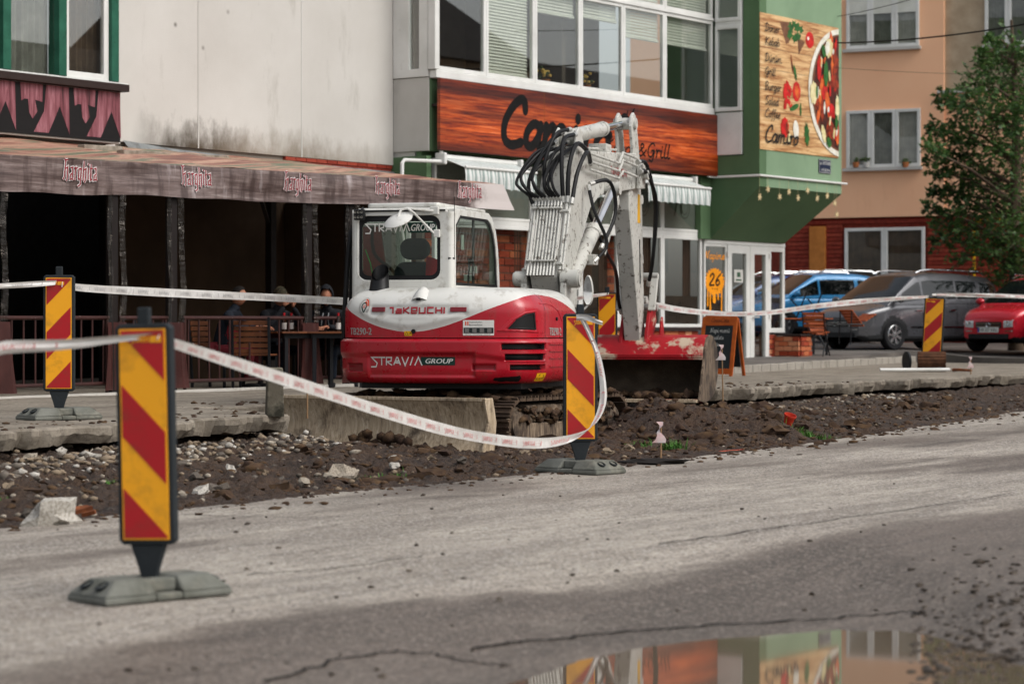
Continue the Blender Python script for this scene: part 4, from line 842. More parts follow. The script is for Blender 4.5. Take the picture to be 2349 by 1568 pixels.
for x in (455, 692): a = FA.a(x, WY); m = MB(); m.box(a-.012, a+.012, WY-.006, WY+.01, 4.0, 9.4); m.build('wall_joint', MATS['white_render'], WH)
m = MB(); m.box(wx1, -.031, WY+.05, WY+.25, 3.5, 3.999); m.build('plinth', MATS['mortar'], WH)
brick_face(WH, (-2.6, WY+.03, 0), (1, 0), 2.55, 3.80, 4.0, .066, .24, .012, .06, ('redbrick_0', 'redbrick_1'))
# balcony box with printed wood panel and the window above it
BY = .58; bx1 = FA.a(276, BY); zl = FA.z(276, 212, BY); zb = FA.z(276, 330, BY)
n = NT('red_wood_print'); gr = n.noise(n.co((6, 1, .45)), 2.6, 8, .68, .5); c = n.ramp(gr, (.3, '#2f0f13'), (.44, '#6a3038'), (.58, '#925a62'), (.74, '#b3868c')); n.base(c, .5)
mat('print_black', '#0f0c0c', .5)
m = MB(); m.box(-22, bx1, BY, WY+.2, zb, zl); m.build('balcony_wall', MATS['white_render'], WH)
m = MB(); m.box(-22, bx1-.02, BY-.02, BY-.001, zb+.02, zl-.01); bp = m.build('printed_panel', MATS['print_black'], WH)
def bfn(u, v, h): return (bx1-u, BY-.0215-h, zl-.01-v)
HB = zl-zb; PW_ = .95
for k in range(9):                                 # carved plank motif: sawn boards with pointed foot, arrow drops between
    u = .03+k*PW_
    m = MB(); m.prism([(u, .0), (u+.40, .0), (u+.44, HB*.5), (u+.62, HB*.9), (u+.36, HB*.9), (u+.16, HB*.38), (u-.02, HB*.9)], bfn, 0, .002)
    m.prism([(u+.46, 0), (u+.86, 0), (u+.84, HB*.34), (u+.78, HB*.30), (u+.66, HB*.9), (u+.70, HB*.45), (u+.6, HB*.32), (u+.5, HB*.34)][:4]+[(u+.72, HB*.30), (u+.70, HB*.55), (u+.64, HB*.66), (u+.56, HB*.52), (u+.6, HB*.3), (u+.47, HB*.33)], bfn, 0, .002)
    m.build('printed_board', MATS['red_wood_print'], bp)
m = MB(); m.box(-22, bx1+.06, BY-.12, WY+.0, zl+.001, zl+.10); m.build('ledge', MATS['dark_trim'], WH, bevel=.006)
m = MB(); m.box(-22, wx1, BY+.03, WY, zl+.101, zl+.14); m.build('sill', MATS['white_upvc'], WH)
zs = zl+.141; g = [FA.a(x, .66) for x in (-60, 10, 138, 258)]
for x in g: m = MB(); m.box(x-.07, x+.07, .60, .82, zs, 8.4); m.build('window_post', MATS['old_green_paint'], WH, bevel=.008)
window(WH, g[2]+.071, g[3]-.071, zs, zs+1.55, .69, fw=.09); window(WH, g[2]+.071, g[3]-.071, zs+1.552, 8.4, .69, fw=.08)
for i in (0, 1):
    m = MB(); m.box(g[i]+.071, g[i+1]-.071, .70, .712, zs, 8.4); m.build('pane', MATS['window_glass'], WH)
mat('grey_drape', '#7b7a72', .9, col2='#66655d'); mat('brown_drape', '#5d4b3c', .9, col2='#483a2f')
for i, mm in ((1, 'grey_drape'), (2, 'brown_drape'), (0, 'grey_drape')):
    m = MB(); A0, A1 = g[i]+.05, g[i+1]-.05; k = 60; m.grid(k, 2, lambda a, j: (lerp(A0, A1, a/(k-1)), .84+.02*math.sin(a*.9)+.015*math.sin(a*.37), zs+j*2.5)); m.build('drape', MATS[mm], WH, smooth=True)
m = MB(); m.box(-22, wx1, 3.4, 3.5, 3.9, 8.4); m.build('room_wall', MATS['dark_room'], WH)
# ---- terrace canopy
TY = WY-4.0; TC = FA.thing('terrace_canopy', 'brown printed tarpaulin canopy over the pub terrace', 'canopy'); A0, A1 = -17.0, -2.48
def zt(a): return lerp(3.315, 3.43, (a+11.8)/9.3)      # upper edge of the valance
def zv(a): return lerp(2.91, 3.07, (a+11.8)/9.3)
n = NT('roof_tarp'); g = n.noise(n.co((.35, 2.4, 1)), 1.2, 7, .66, .8); c = n.ramp(g, (.32, '#55302c'), (.44, '#8a5a4a'), (.5, '#b9907a'), (.56, '#6e6a52'), (.63, '#4d6350'), (.72, '#94695a')); n.base(c, .55); n.bump(n.noise(n.co(), 8, 4), .4)
n = NT('valance_print'); g = n.noise(n.co((.55, 1, 9)), 1.6, 9, .72, .3); g2 = n.noise(n.co((2.6, 1, .5)), 2, 5, .6); g3 = n.noise(n.co((.5, 1, .3)), .7, 2)
c = n.ramp(g, (.28, '#281e1b'), (.42, '#53433f'), (.55, '#776763'), (.7, '#a89d98')); c = n.mix(n.ramp(g2, (.36, .75), (.5, 0.)), c, '#352420'); c = n.mix(n.ramp(g2, (.6, 0.), (.72, .4)), c, '#d6cccc')
sp = n.node('SeparateXYZ', {0: n.tc.outputs['Object']})
torn = n.ramp(n.math('ADD', n.math('ADD', sp.outputs[0], 3.45), n.math('MULTIPLY', n.noise(n.co((1, 1, 1)), 5, 7, .7), .9)), (.55, 0.), (.95, .9)); c = n.mix(torn, c, '#c9c0bc'); n.base(c, .5); n.bump(n.noise(n.co(), 5, 4), .3)
na = 90
m = MB(); m.grid(na, 12, lambda i, j: (lerp(A0, A1, i/(na-1)), lerp(WY-.01, TY, j/11), lerp(3.93, zt(lerp(A0, A1, i/(na-1))), j/11)-.10*math.sin(PI*j/11)*abs(math.sin(lerp(A0, A1, i/(na-1))*1.15))+.02*nz(i*.3, j)))
m.build('roof_sheet', MATS['roof_tarp'], TC, smooth=True)
def vf(a, t, h=0): return (a, TY-.01-h-.03*t*math.sin(a*1.9)-.02*nz(a, t, 3, 2.), lerp(zt(a), zv(a)+.02*nz(a, 0, 7, 1.2), t))
m = MB(); m.grid(na*2, 8, lambda i, j: vf(lerp(A0, A1+.22*(j/7), i/(na*2-1)), j/7)); m.build('valance', MATS['valance_print'], TC, smooth=True)
mat('logo_white', '#d8d0ce', .6); mat('logo_red', '#8e1f2b', .6)
for x in (182, 446, 680, 886, 1074):
    ac = FA.a(x, TY); hh = .15; ww = .50
    fnv = lambda u, v, h: vf(u, v, h+.012)
    for sw, mm, off in ((.034, 'logo_white', 0), (.015, 'logo_red', .004)):
        m = MB(); polytext(m, BLK, 'Harghita', ac-ww/2, .62, ww, -.36, fnv, 1, off=off) if False else None
        def fs(u, v, h): zz = (zt(ac)-zv(ac)); return vf(u, .60-v/zz, h+.012)
        polytext(m, BLK, 'Harghita', ac-ww/2, 0, ww, hh, fs, sw, off=off, gap=.12, dh=.0005); m.build('logo_lettering', MATS[mm], TC)
mat('brown_steel', '#40201c', .45, .2, col2='#331815', dirt='#b9a9a0', dsc=38, dlo=.66, dhi=.74); mat('dark_post', '#1a1311', .6); mat('brown_vinyl', '#4a2b28', .35, col2='#3a201e', sc=3)
n = NT('clear_vinyl'); n.n.remove(n.p); t = n.node('BsdfTransparent', {'Color': (.75, .73, .7)}); g = n.node('BsdfGlossy', {'Color': (.9, .82, .74), 'Roughness': .2}); g.inputs['Normal'].default_value = (0, 0, 0)
b = n.node('Bump', {'Height': n.noise(n.co((1, 1, 2.2)), 9, 4), 'Strength': .8, 'Distance': .03}); n.t.links.new(b.outputs[0], g.inputs['Normal']); mx = n.node('MixShader', {0: .06, 1: t.outputs[0], 2: g.outputs[0]}); n.t.links.new(mx.outputs[0], n.n['Material Output'].inputs[0])
zf = lambda a: pavz(FA.w(a, TY).y)
pcs = [FA.a(x, TY) for x in (-6, 268, 404, 714, 812)]
for i, a in enumerate(pcs):
    m = MB(); m.box(a-.05, a+.05, TY+.03, TY+.13, zf(a)-.05, zt(a)-.05); m.build('post', MATS['dark_post'], TC)
    for s, w in ((-1, .07), (1, .10)):
        f0 = a+s*.06
        m = MB(); m.grid(6, 24, lambda u, v: (f0+s*w*u/5+.03*math.sin(v*.35+i)*(v/23-.5), TY+.01-.02*math.sin(u*1.3+v*.25), lerp(1.47, zv(a)+.02, v/23))); m.build('clear_curtain', MATS['clear_vinyl'], TC, smooth=True)
    m = MB(); m.grid(9, 16, lambda u, v: (a+(u/8-.5)*(.34+.14*(1-v/15)**2)+.03*(1-v/15), TY-.0-.035*math.sin(u*1.1+i), lerp(zf(a)+.05, 1.47, v/15))); m.build('vinyl_skirt', MATS['brown_vinyl'], TC, smooth=True)
for x in (622, 850): a = FA.a(x, -.3); m = MB(); m.box(a-.055, a+.055, -.35, -.24, .5, 3.6); m.build('rear_post', MATS['dark_post'], TC)
m = MB(); m.bar((FA.a(578, -1.2), -1.2, 3.55), (FA.a(616, -.3), -.3, 2.9), .05); m.build('brace', MATS['dark_post'], TC)
m = MB(); m.box(A0, A1-.1, TY+.02, TY+.1, 3.2, 3.28); m.build('front_beam', MATS['dark_post'], TC)
# floor strip, rear wall and dark doorway under the canopy
TE = FA.thing('terrace_room', 'dim brown rear wall and floor strip of the covered terrace', 'terrace')
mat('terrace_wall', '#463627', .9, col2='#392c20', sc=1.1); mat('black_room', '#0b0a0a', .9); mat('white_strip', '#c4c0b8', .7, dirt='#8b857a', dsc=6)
da = FA.a(262, WY)
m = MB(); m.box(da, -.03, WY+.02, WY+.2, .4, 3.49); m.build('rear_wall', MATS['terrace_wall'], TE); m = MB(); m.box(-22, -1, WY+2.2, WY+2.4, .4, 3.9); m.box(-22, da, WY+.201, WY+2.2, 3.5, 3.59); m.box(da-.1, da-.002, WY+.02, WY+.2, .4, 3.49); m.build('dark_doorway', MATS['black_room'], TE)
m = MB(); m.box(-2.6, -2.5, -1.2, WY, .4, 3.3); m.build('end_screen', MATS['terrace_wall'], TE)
m = MB(); m.box(A0, -3, TY-.06, TY+.02, .50, .56); m.bar((A0, TY-.03, zf(A0)-.04), (-3.2, TY-.03, zf(-3.2)-.0), .1, .1); m.build('floor_strip', MATS['white_strip'], TE)
m = MB(); fe = FA.a(778, WY); m.box(fe-.16, fe+.2, WY-.12, WY+.0, 2.25, 2.75); t = FA.thing('fuse_box', 'grey fuse box on the dim terrace wall behind the digger cab', 'fuse box'); m.build('cabinet', MATS['steel_grey'], t, bevel=.01); m = MB(); m.box(fe-.08, fe+.08, WY-.1, WY, 2.12, 2.249); m.build('cable_entry', MATS['dark_post'], t)
# railings
def railing(x0, x1, bars, label):
    A, B = FA.a(x0, TY), FA.a(x1, TY); t = FA.thing('railing', label, 'railing', 'brown terrace railings'); y = TY+.06; za, zb_ = zf(A), zf(B)
    top = lambda a: lerp(FA.z(x0, 739, TY), FA.z(x1, 728, TY), (a-A)/(B-A)) if False else zf(a)+.89
    m = MB(); m.tube([(A, y, top(A)), (B, y, top(B))], .024, 10); m.build('top_rail', MATS['brown_steel'], t, smooth=True); m = MB(); m.tube([(A, y, zf(A)+.13), (B, y, zf(B)+.13)], .022, 10); m.build('bottom_rail', MATS['brown_steel'], t, smooth=True)
    sb = None
    for i in range(bars):
        a = lerp(A, B, (i+.5)/bars)
        if sb is None: m = MB(); m.tube([(0, 0, .14), (0, 0, .88)], .012, 8); sb = m.build('bar', MATS['brown_steel'], t, smooth=True); o = sb
        else: o = bpy.data.objects.new('bar', sb.data); COL.objects.link(o); o.parent = t
        o.location = (a, y, zf(a))
    for a in (A+.03, B-.03): m = MB(); m.tube([(a, y, zf(a)), (a, y, top(a))], .02, 8); m.build('end_post', MATS['brown_steel'], t, smooth=True)
railing(-120, 258, 14, 'brown steel railing behind the pavement marker'); railing(280, 392, 5, 'short brown steel railing between the two striped vinyl posts'); railing(428, 703, 12, 'brown steel railing in front of the seated drinkers'); railing(727, 800, 4, 'short brown steel railing beside the digger cab')
# roof edge flashing and timber bits
m = MB(); pa_ = [(FA.a(x, WY), FA.z(x, y, WY)) for x, y in ((281, 322), (400, 342), (539, 359), (902, 394))]
m.grid(len(pa_), 2, lambda i, j: (pa_[i][0], WY-.012-.10*j, pa_[i][1]-.10*j)); t = m.build('roof_flashing', MATS['steel_grey']); t.location = (FA.o[0], FA.o[1], 0); t.rotation_euler = (0, 0, FA.ang); tag(t, 'grey sheet metal flashing where the canopy meets the white wall', 'flashing')
mat('old_timber', '#9a9083', .9, col2='#6f665a', sc=6, bump=.5)
for i, (x0, x1, y, lab) in enumerate(((186, 274, 340, 'short weathered timber batten on the canopy below the printed panel'), (276, 518, 352, 'long pale timber batten lying on the canopy roof'))):
    p, q = at(x0, y, 32.2+i*.3), at(x1, y+(5 if i == 0 else 14), 33.0+i*2.0); m = MB(); m.bar(p, q, .12, .10); tag(m.build('timber_batten', MATS['old_timber'], bevel=.01), lab, 'timber')
# ================================================================ apartment block behind the parking court
FB = Fr(8.56, 62.0, math.atan2(-.436, .9)); AP = FB.thing('apartment_block', 'peach plastered apartment block with red brick ground floor', 'building')
ts = FB.a(2165); zb = 4.26; zl2 = FB.z(2200, 213)
m = MB(); m.box(-6, ts, 0, 9, zb, 14); m.build('peach_wall', MATS['peach_plaster'], AP); m = MB(); m.box(ts+.001, 14, .08, 9, zb, zl2); m.build('peach_wall', MATS['peach_plaster'], AP); m = MB(); m.box(ts+.001, 14, .10, 9, zl2+.08, 14); m.build('sand_wall', MATS['sand_plaster'], AP)
m = MB(); m.box(FB.a(2152), FB.a(2262), -.1, .2, zl2, zl2+.075); m.build('ledge', MATS['white_render'], AP)
m = MB(); m.box(-2.6, 14, .12, 9, .4, zb-.001); m.build('brick_core', MATS['redbrick_0'], AP)
x1w, x2w = FB.a(1935), FB.a(2122); cs = []
for r in range(33):                                # courses of red brick, each standing proud of its joint
    z0 = .65+r*.108
    for (u0, u1) in ((-1.6, FB.a(1857)), (FB.a(1893), x1w-.05), (x2w+.05, FB.a(2262))) if z0 < 4.05 else ((-2.2, 9),):
        m = MB(); m.box(u0, u1, .06+.01*(r % 2), .13, z0, z0+.09); m.build('brick_course', MATS['redbrick_%d' % (r % 2)], AP)
m = MB(); m.box(x1w, x2w, .07, .13, .65, 2.2); m.build('sill_wall', MATS['redbrick_1'], AP)
mat('ochre_paint', '#c07a38', .8, col2='#ad6c30'); m = MB(); m.box(FB.a(1857)+.002, FB.a(1893)-.002, -.02, .2, .5, 4.05); m.build('pilaster', MATS['ochre_paint'], AP)
mat('net_curtain', '#a5a29b', .9, col2='#bdb9b1', sc=3); gmat('far_glass', (.90, .91, .90), 1.2)
def apwin(x0, x1, y0, y1, nsash, sill=True, curtain='net_curtain', off=0.):
    A, B = FB.a(x0), FB.a(x1); Z0, Z1 = FB.z((x0+x1)/2, y1), FB.z((x0+x1)/2, y0); w = None
    m = MB(); m.box(A-.02, B+.02, -.012+off, .03+off, Z0-.03, Z1+.03); 
    for i in range(nsash):
        p, q = lerp(A, B, i/nsash), lerp(A, B, (i+1)/nsash); w = window(AP, p+.003, q-.003, Z0, Z1, -.05+off, fw=.08, fd=.08, glass='far_glass')
        m = MB(); k = 30; m.grid(k, 2, lambda u, j: (lerp(p+.07, q-.07, u/(k-1)), -.004+off+.004*math.sin(u*1.3+i), lerp(Z0, Z1, j))); m.build('curtain', MATS[curtain if i % 2 == 0 or curtain == 'brown_drape' else 'grey_drape'], w, smooth=True)
    if sill: m = MB(); m.box(A-.08, B+.04, -.14+off, .02+off, Z0-.08, Z0-.004); m.build('sill', MATS['white_render'], AP)
    return A, B, Z0, Z1
# dark recess plates stand behind the sashes so the wall does not show through
m = MB(); 
apwin(1943, 2113, 252, 384, 3); r_ = apwin(1943, 2110, -10, 110, 3); apwin(1937, 2121, 522, 655, 2, False, 'brown_drape', .08); apwin(2258, 2420, -40, 100, 3, True, 'grey_drape', .10)
m = MB(); A, B, Z0, Z1 = r_
for k in range(8): m.box(A+.06, B-.06, -.085, -.065, Z1-.08-k*.055, Z1-.03-k*.055)
m.build('roller_shutter', MATS['slat_blind'], AP)
for i, (x, c) in enumerate(((1966, 'clay_pot'), (1990, 'white_render'), (2080, 'clay_pot'))):
    t = FB.thing('window_plant', '%s potted plant on the middle window sill of the peach block' % ('first', 'second', 'third')[i], 'potted plant'); a = FB.a(x); z0 = FB.z(x, 384)+.02
    m = MB(); m.lathe([(0, 0), (.07, 0), (.09, .13), (0, .13)], 10, MX.Translation((a, -.10, z0-.025))); m.build('pot', MATS[c], t, smooth=True); m = MB()
    for k in range(9): m.ico((a+random.gauss(0, .05), -.10+random.gauss(0, .02), z0+.16+random.gauss(0, .04)), (.04, .04, .045), k, 0, .5)
    m.build('leaves', MATS['leaf_dull'], t)
mat('gas_yellow', '#d9a514', .45); m = MB(); ag = FB.a(2236); m.tube([(ag, -.06, 1.0), (ag, -.06, 4.0), (ag+.05, -.06, 4.1), (ag+4, -.06, 4.15)], .035, 8); t = m.build('gas_pipe', MATS['gas_yellow'], smooth=True); t.location = (FB.o[0], FB.o[1], 0); t.rotation_euler = (0, 0, FB.ang); tag(t, 'yellow gas pipe on the brick ground floor behind the tree', 'pipe')
# dark flank filling the gap beside the shop
# ================================================================ houses over the road, seen only as reflections in the glass
OP = thing('opposite_house', 'plain tan house across the road, seen only in reflections', 'house', (*xy(42, 3), 0), math.atan2(DY, DX)); plaster('tan_wall', '#cdb79c', '#bea78b', None, .3); mat('roof_slate', '#4c4642', .8)
for i, (u0, u1, h) in enumerate(((-14, 3, 8.5), (3.6, 14, 7), (15, 27, 10.5), (28, 48, 8.5))):
    m = MB(); m.box(u0, u1, -9, 0, .3, h); m.build('wall', MATS['tan_wall'], OP); m = MB(); m.prism([(-9.6, h), (.5, h), (-4.5, h+3.2)], lambda u, v, k: (k, u, v+.001), u0-.3, u1+.3); m.build('roof', MATS['roof_slate'], OP)
    for k in range(int((u1-u0)/3)): m = MB(); m.box(u0+1+k*3, u0+2.3+k*3, .002, .06, 3.6, 5.0); m.build('window', MATS['dark_room'], OP)
mat('wire_black', '#15130f', .7)
def wire(P, r, label):
    m = MB(); m.tube(P, r, 6); tag(m.build('overhead_wire', MATS['wire_black'], smooth=True), label, 'wire')
def sag(p, q, s, n=16): return [(lerp(p.x, q.x, i/n), lerp(p.y, q.y, i/n), lerp(p.z, q.z, i/n)-s*4*(i/n)*(1-i/n)) for i in range(n+1)]
wire(sag(at(1922, 99, 46.2), at(2520, 22, 40), .12), .014, 'thick black wire running from the green bay past the windows'); wire(sag(at(1922, 38, 46.5), at(2140, -16, 42), .03), .006, 'thin wire above the thick one, beside the green bay'); wire(sag(at(1922, 156, 46.5), at(2500, 172, 44), .05), .003, 'very thin wire crossing the peach wall')
# ================================================================ the digger
def pnt(name, c, c2, dirt, rough=.3, dlo=.6, dhi=.78, dsc=4, coat=.4):
    return mat(name, c, rough, col2=c2, sc=1.2, dirt=dirt, dsc=dsc, dlo=dlo, dhi=dhi, coat=coat)
pnt('digger_white', '#d6d5cf', '#c9c8c1', '#8a8170', .36, .54, .82, 7); 
for nm, c0, c1, dst in (('digger_red', '#b00b22', '#a0091d', '#6b4a3c'),):
    n = NT(nm); o = n.co(); zz = n.node('SeparateXYZ', {0: n.tc.outputs['Object']}).outputs[2]; c = n.mix(n.ramp(n.noise(o, 1.2, 5), (.4, 0.), (.65, 1.)), c0, c1)
    c = n.mix(n.ramp(n.noise(n.co((1.5, 1.5, .5)), 7, 9, .7), (.52, 0.), (.8, .5)), c, dst)                       # dried wash marks
    sp_ = n.node('TexVoronoi', {'Vector': o, 'Scale': 38.0}).outputs['Distance']; lim = n.math('MULTIPLY', n.math('SUBTRACT', 1.30, zz), .55)   # mud thrown up by the tracks
    k = n.math('MULTIPLY', n.ramp(n.math('SUBTRACT', sp_, lim), (.0, 1.), (.06, 0.)), n.ramp(n.noise(o, 5, 6), (.50, 0.), (.62, .75))); c = n.mix(k, c, '#54443a')
    n.base(c, n.ramp(n.noise(o, 9, 6), (.35, .22), (.7, .5))); n.set(n.p, 'Coat Weight', .3); n.set(n.p, 'Coat Roughness', .1)
pnt('boom_white', '#c3c2bb', '#b0afa7', '#4f4539', .45, .55, .66, 16, .1)
mat('digger_black', '#141415', .45); mat('rubber_hose', '#101011', .5); mat('chrome', '#d8d8d8', .08, 1); mat('fitting', '#b9b8b2', .4, .4); mat('cab_dark', '#2b2d2c', .7); mat('seat_cloth', '#33373a', .9, bump=.3)
mat('mud_paint', '#a38f77', .8, col2='#836f5a', sc=3, dirt='#33281f', dsc=5, dlo=.56, dhi=.68, bump=.4); mat('track_mud', '#3b2f27', .9, col2='#554537', sc=6, bump=.7, bsc=30); mat('bucket_red', '#a3121c', .5, col2='#8d1018', dirt='#b8a58f', dsc=3.2, dlo=.52, dhi=.6); mat('bucket_dirt', '#5d5145', .9, col2='#766858', sc=5, bump=.5)
mat('lamp_red', '#7a0b18', .15); mat('sticker_yellow', '#e9b01a', .4); mat('sticker_white', '#d9d8d2', .4); mat('sticker_dark', '#1c2424', .4); mat('sticker_green', '#12332b', .4); mat('sticker_orange', '#d8502a', .4); mat('jacket_red', '#a3202a', .9); mat('sticker_grey', '#a9a5a0', .4)
gmat('cab_glass', (.82, .88, .84), 1.6); gmat('side_glass', (.70, .76, .72), .5)
n = NT('blade_steel'); v_ = n.noise(n.co((14, 14, 1.2)), 2.2, 9, .72, .3); w_ = n.noise(n.co(), 3.5, 7, .65); c = n.ramp(v_, (.3, '#5a4d3e'), (.45, '#a28f75'), (.6, '#bfad93'), (.74, '#e0d5c2')); c = n.mix(n.ramp(w_, (.54, 0.), (.68, .9)), c, '#4a3c2f'); c = n.mix(n.ramp(w_, (.3, .6), (.42, 0.)), c, '#9c8e7c'); n.base(c, .7); n.bump(v_, .5, .02)
n = NT('frame_mud'); v_ = n.noise(n.co((9, 9, 1.4)), 2.6, 8, .7); c = n.ramp(v_, (.32, '#2a2019'), (.46, '#57483a'), (.6, '#85735f'), (.75, '#a6947d')); c = n.mix(n.ramp(n.noise(n.co(), 4, 7), (.48, 0.), (.62, .9)), c, '#2c221b'); n.base(c, .85); n.bump(v_, .6, .03)
EXC = thing('tracked_digger', 'red and white tracked digger parked in the dug up strip', 'excavator', (-.35, 25.04, 0), R(-16))
cE, sE = math.cos(R(-16)), math.sin(R(-16))
def ew(x, y): return -.35+x*cE-y*sE, 25.04+x*sE+y*cE
CT = [(-1.13, .9), (-1.13, .3), (-1.13, -.5), (-1.12, -.96), (-1.05, -1.18), (-.86, -1.32), (-.44, -1.43), (-.06, -1.46), (.34, -1.43), (.74, -1.34), (.91, -1.19), (.985, -.95), (1.0, -.5), (1.0, .05), (.97, .4), (.85, .66), (.6, .78)]
PL = []
for i in range(len(CT)-1):
    p0, p1, p2, p3 = [CT[max(0, min(len(CT)-1, i+k))] for k in (-1, 0, 1, 2)]
    for k in range(20):
        t = k/20; PL.append(tuple(.5*(2*p1[c]+(p2[c]-p0[c])*t+(2*p0[c]-5*p1[c]+4*p2[c]-p3[c])*t*t+(3*p1[c]-p0[c]-3*p2[c]+p3[c])*t**3) for c in (0, 1)))
PL.append(CT[-1]); CS = [0.]
for a, b in zip(PL, PL[1:]): CS.append(CS[-1]+math.hypot(b[0]-a[0], b[1]-a[1]))
import bisect
def plan(s):
    i = min(len(PL)-2, max(0, bisect.bisect(CS, s)-1)); t = (s-CS[i])/max(1e-9, CS[i+1]-CS[i]); a, b = PL[i], PL[i+1]
    j0, j1 = max(0, i-2), min(len(PL)-1, i+3); dx, dy = PL[j1][0]-PL[j0][0], PL[j1][1]-PL[j0][1]; l = math.hypot(dx, dy)
    return lerp(a[0], b[0], t), lerp(a[1], b[1], t), dy/l, -dx/l
def spx(px):                                  # arc position on the rear whose sight line has picture column px
    lo = next(i for i in range(len(PL)) if PL[i][1] < -1.1); best = lo
    for i in range(lo, len(PL)-30):
        X, Y = ew(*PL[i]); x = CX+F*X/Y
        if x >= px: break
        best = i
    X0, Y0 = ew(*PL[best]); X1, Y1 = ew(*PL[best+1]); x0, x1 = CX+F*X0/Y0, CX+F*X1/Y1
    return lerp(CS[best], CS[best+1], max(0, min(1, (px-x0)/(x1-x0+1e-9))))
def hz_(px, py):
    s = spx(px); x, y, _, _ = plan(s); return s, CH+(HY-py)/F*ew(x, y)[1]
ZC0, ZC1, ZH1 = .855, 1.292, 1.80
def icw(z): return .10*(1-math.sqrt(max(0, 1-(1-min(1, (z-ZC0)/.16))**2)))*1.0+.02*sst(1.262, ZC1, z)
def ihd(z):
    t = max(0, min(1, (z-1.55)/(ZH1-1.55))); return .028+.34*(1-math.sqrt(max(0, 1-t*t)))
def surf(s, z, off=0.):
    x, y, nx, ny = plan(s); k = off-(icw(z) if z < 1.299 else ihd(z)); return V((x+nx*k, y+ny*k, z))
def rec(s, z, s0, s1, z0, z1, d, e=.02): return d*sst(0, e, min(s-s0, s1-s, z-z0, z1-z)) if (s > s0 and s < s1 and z > z0 and z < z1) else 0
def boxpx(x0, x1, y0, y1):
    s0, za = hz_(x0, y1); s1, zb = hz_(x1, y0); return s0, s1, za, zb
LOGO = boxpx(842, 1092, 806, 866); SLOT = [boxpx(1149, 1249, 787, 803), boxpx(1157, 1250, 810.5, 827), boxpx(1169, 1251, 834.5, 850)]; SLOTR = boxpx(1138, 1256, 780, 857); REFL = [boxpx(1081, 1138, 834, 850), boxpx(797, 832, 832, 853)]
def dcw(s, z):
    d = rec(s, z, *LOGO, .022, .035)
    for q in SLOT: d += rec(s, z, *q, .07, .012)
    for q in REFL: d += rec(s, z, *q, .018, .012)
    d -= .018*sst(1.10, 1.16, z+.05*sst(spx(1080), spx(1200), s))*sst(1.30, 1.27, z)*(1 if s < spx(1250) else 0)
    return d
sA, sB = CS[0]+.45, next(CS[i] for i in range(len(PL)) if PL[i][0] > .9 and PL[i][1] > .3)
SS = steps((sA, spx(782), .06), (spx(782), spx(1290), .0085), (spx(1290), sB, .03)); ZZ = steps((ZC0, ZC1, .0095))
mb = MB(); mb.grid(len(SS), len(ZZ), lambda i, j: surf(SS[i], ZZ[j], -dcw(SS[i], ZZ[j])))
nzz = len(ZZ)-1
for f in range(len(mb.f)):
    i, j = divmod(f, nzz); s, z = (SS[i]+SS[i+1])/2, (ZZ[j]+ZZ[j+1])/2
    if any(q[0]+.006 < s < q[1]-.006 and q[2]+.004 < z < q[3]-.004 for q in SLOT): mb.mi[f] = 1
    elif any(q[0]+.012 < s < q[1]-.012 and q[2]+.01 < z < q[3]-.01 for q in REFL): mb.mi[f] = 2
n_ = len(SS); mb.f.append(tuple(i*len(ZZ) for i in range(n_))); mb.mi.append(1); mb.f.append(tuple(i*len(ZZ)+len(ZZ)-1 for i in range(n_))[::-1]); mb.mi.append(0)
cwt = mb.build('counterweight', [MATS['digger_red'], MATS['digger_black'], MATS['lamp_red']], EXC, smooth=True, ang=50)
ZB = [(spx(788)-.6, 1.66), (spx(788), 1.62), (spx(820), 1.50), (spx(850), 1.43), (spx(900), 1.37), (spx(945), 1.352), (spx(1000), 1.39), (spx(1050), 1.46), (spx(1100), 1.55), (spx(1150), 1.63), (spx(1200), 1.695), (spx(1240), 1.725), (spx(1262), 1.73), (spx(1290), 1.71), (sB, 1.55)]
def zb_(s): return sum(pl(ZB, s+d) for d in (-.12, -.06, 0, .06, .12))/5
PLATE = boxpx(843, 1074, 697, 727)
def dhd(s, z):
    d = rec(s, z, *PLATE, .014, .03); c = zb_(s)
    d -= .012*math.exp(-((z-c-.07)/.035)**2)*sst(spx(800), spx(850), s)*sst(spx(1120), spx(1040), s)   # the crease over the swoosh
    return d
TRI = [(1171, 750.5), (1189, 733), (1208, 723), (1227, 720), (1230, 753)]
mb = MB(); SH = steps((CS[0], spx(782), .1), (spx(782), spx(1290), .016), (spx(1290), sB, .03), (sB, CS[-1], .06)); nr = 14
mb.grid(len(SH), nr, lambda i, j: surf(SH[i], lerp(1.303, zb_(SH[i]), j/(nr-1)), -dhd(SH[i], lerp(1.303, zb_(SH[i]), j/(nr-1))))); mb.build('lower_hood', MATS['digger_red'], EXC, smooth=True, ang=50)
mb = MB(); nr = 34
def hw(i, j):
    t = j/(nr-1); z0 = zb_(SH[i]); z = lerp(z0, ZH1, math.sin(t*PI/2)); return surf(SH[i], z, -dhd(SH[i], z))
mb.grid(len(SH), nr, hw); k = len(SH)
mb.f.append(tuple(i*nr+nr-1 for i in range(k))[::-1]); mb.mi.append(0); mb.build('engine_hood', MATS['digger_white'], EXC, smooth=True, ang=50)
m = MB(); m.grid(len(SS), 2, lambda i, j: surf(SS[i], 1.2925+.011*j, -.03-.02*j)); m.build('seam_gap', MATS['digger_black'], EXC)
def decal(name, mats, parent=EXC): return (MB(), name, mats, parent)
def sfn(s0, z0): return lambda u, v, h: surf(s0+u, z0+v, .003+h)
def patch(m, b, off, mi=0, nx=14, nz=3): m.grid(nx, nz, lambda i, j: surf(lerp(b[0], b[1], i/(nx-1)), lerp(b[2], b[3], j/(nz-1)), off), mi)
def rfn(b): return lambda u, v, h: surf(b[0]+u*(b[1]-b[0]), b[2]+v*(b[3]-b[2]), h)
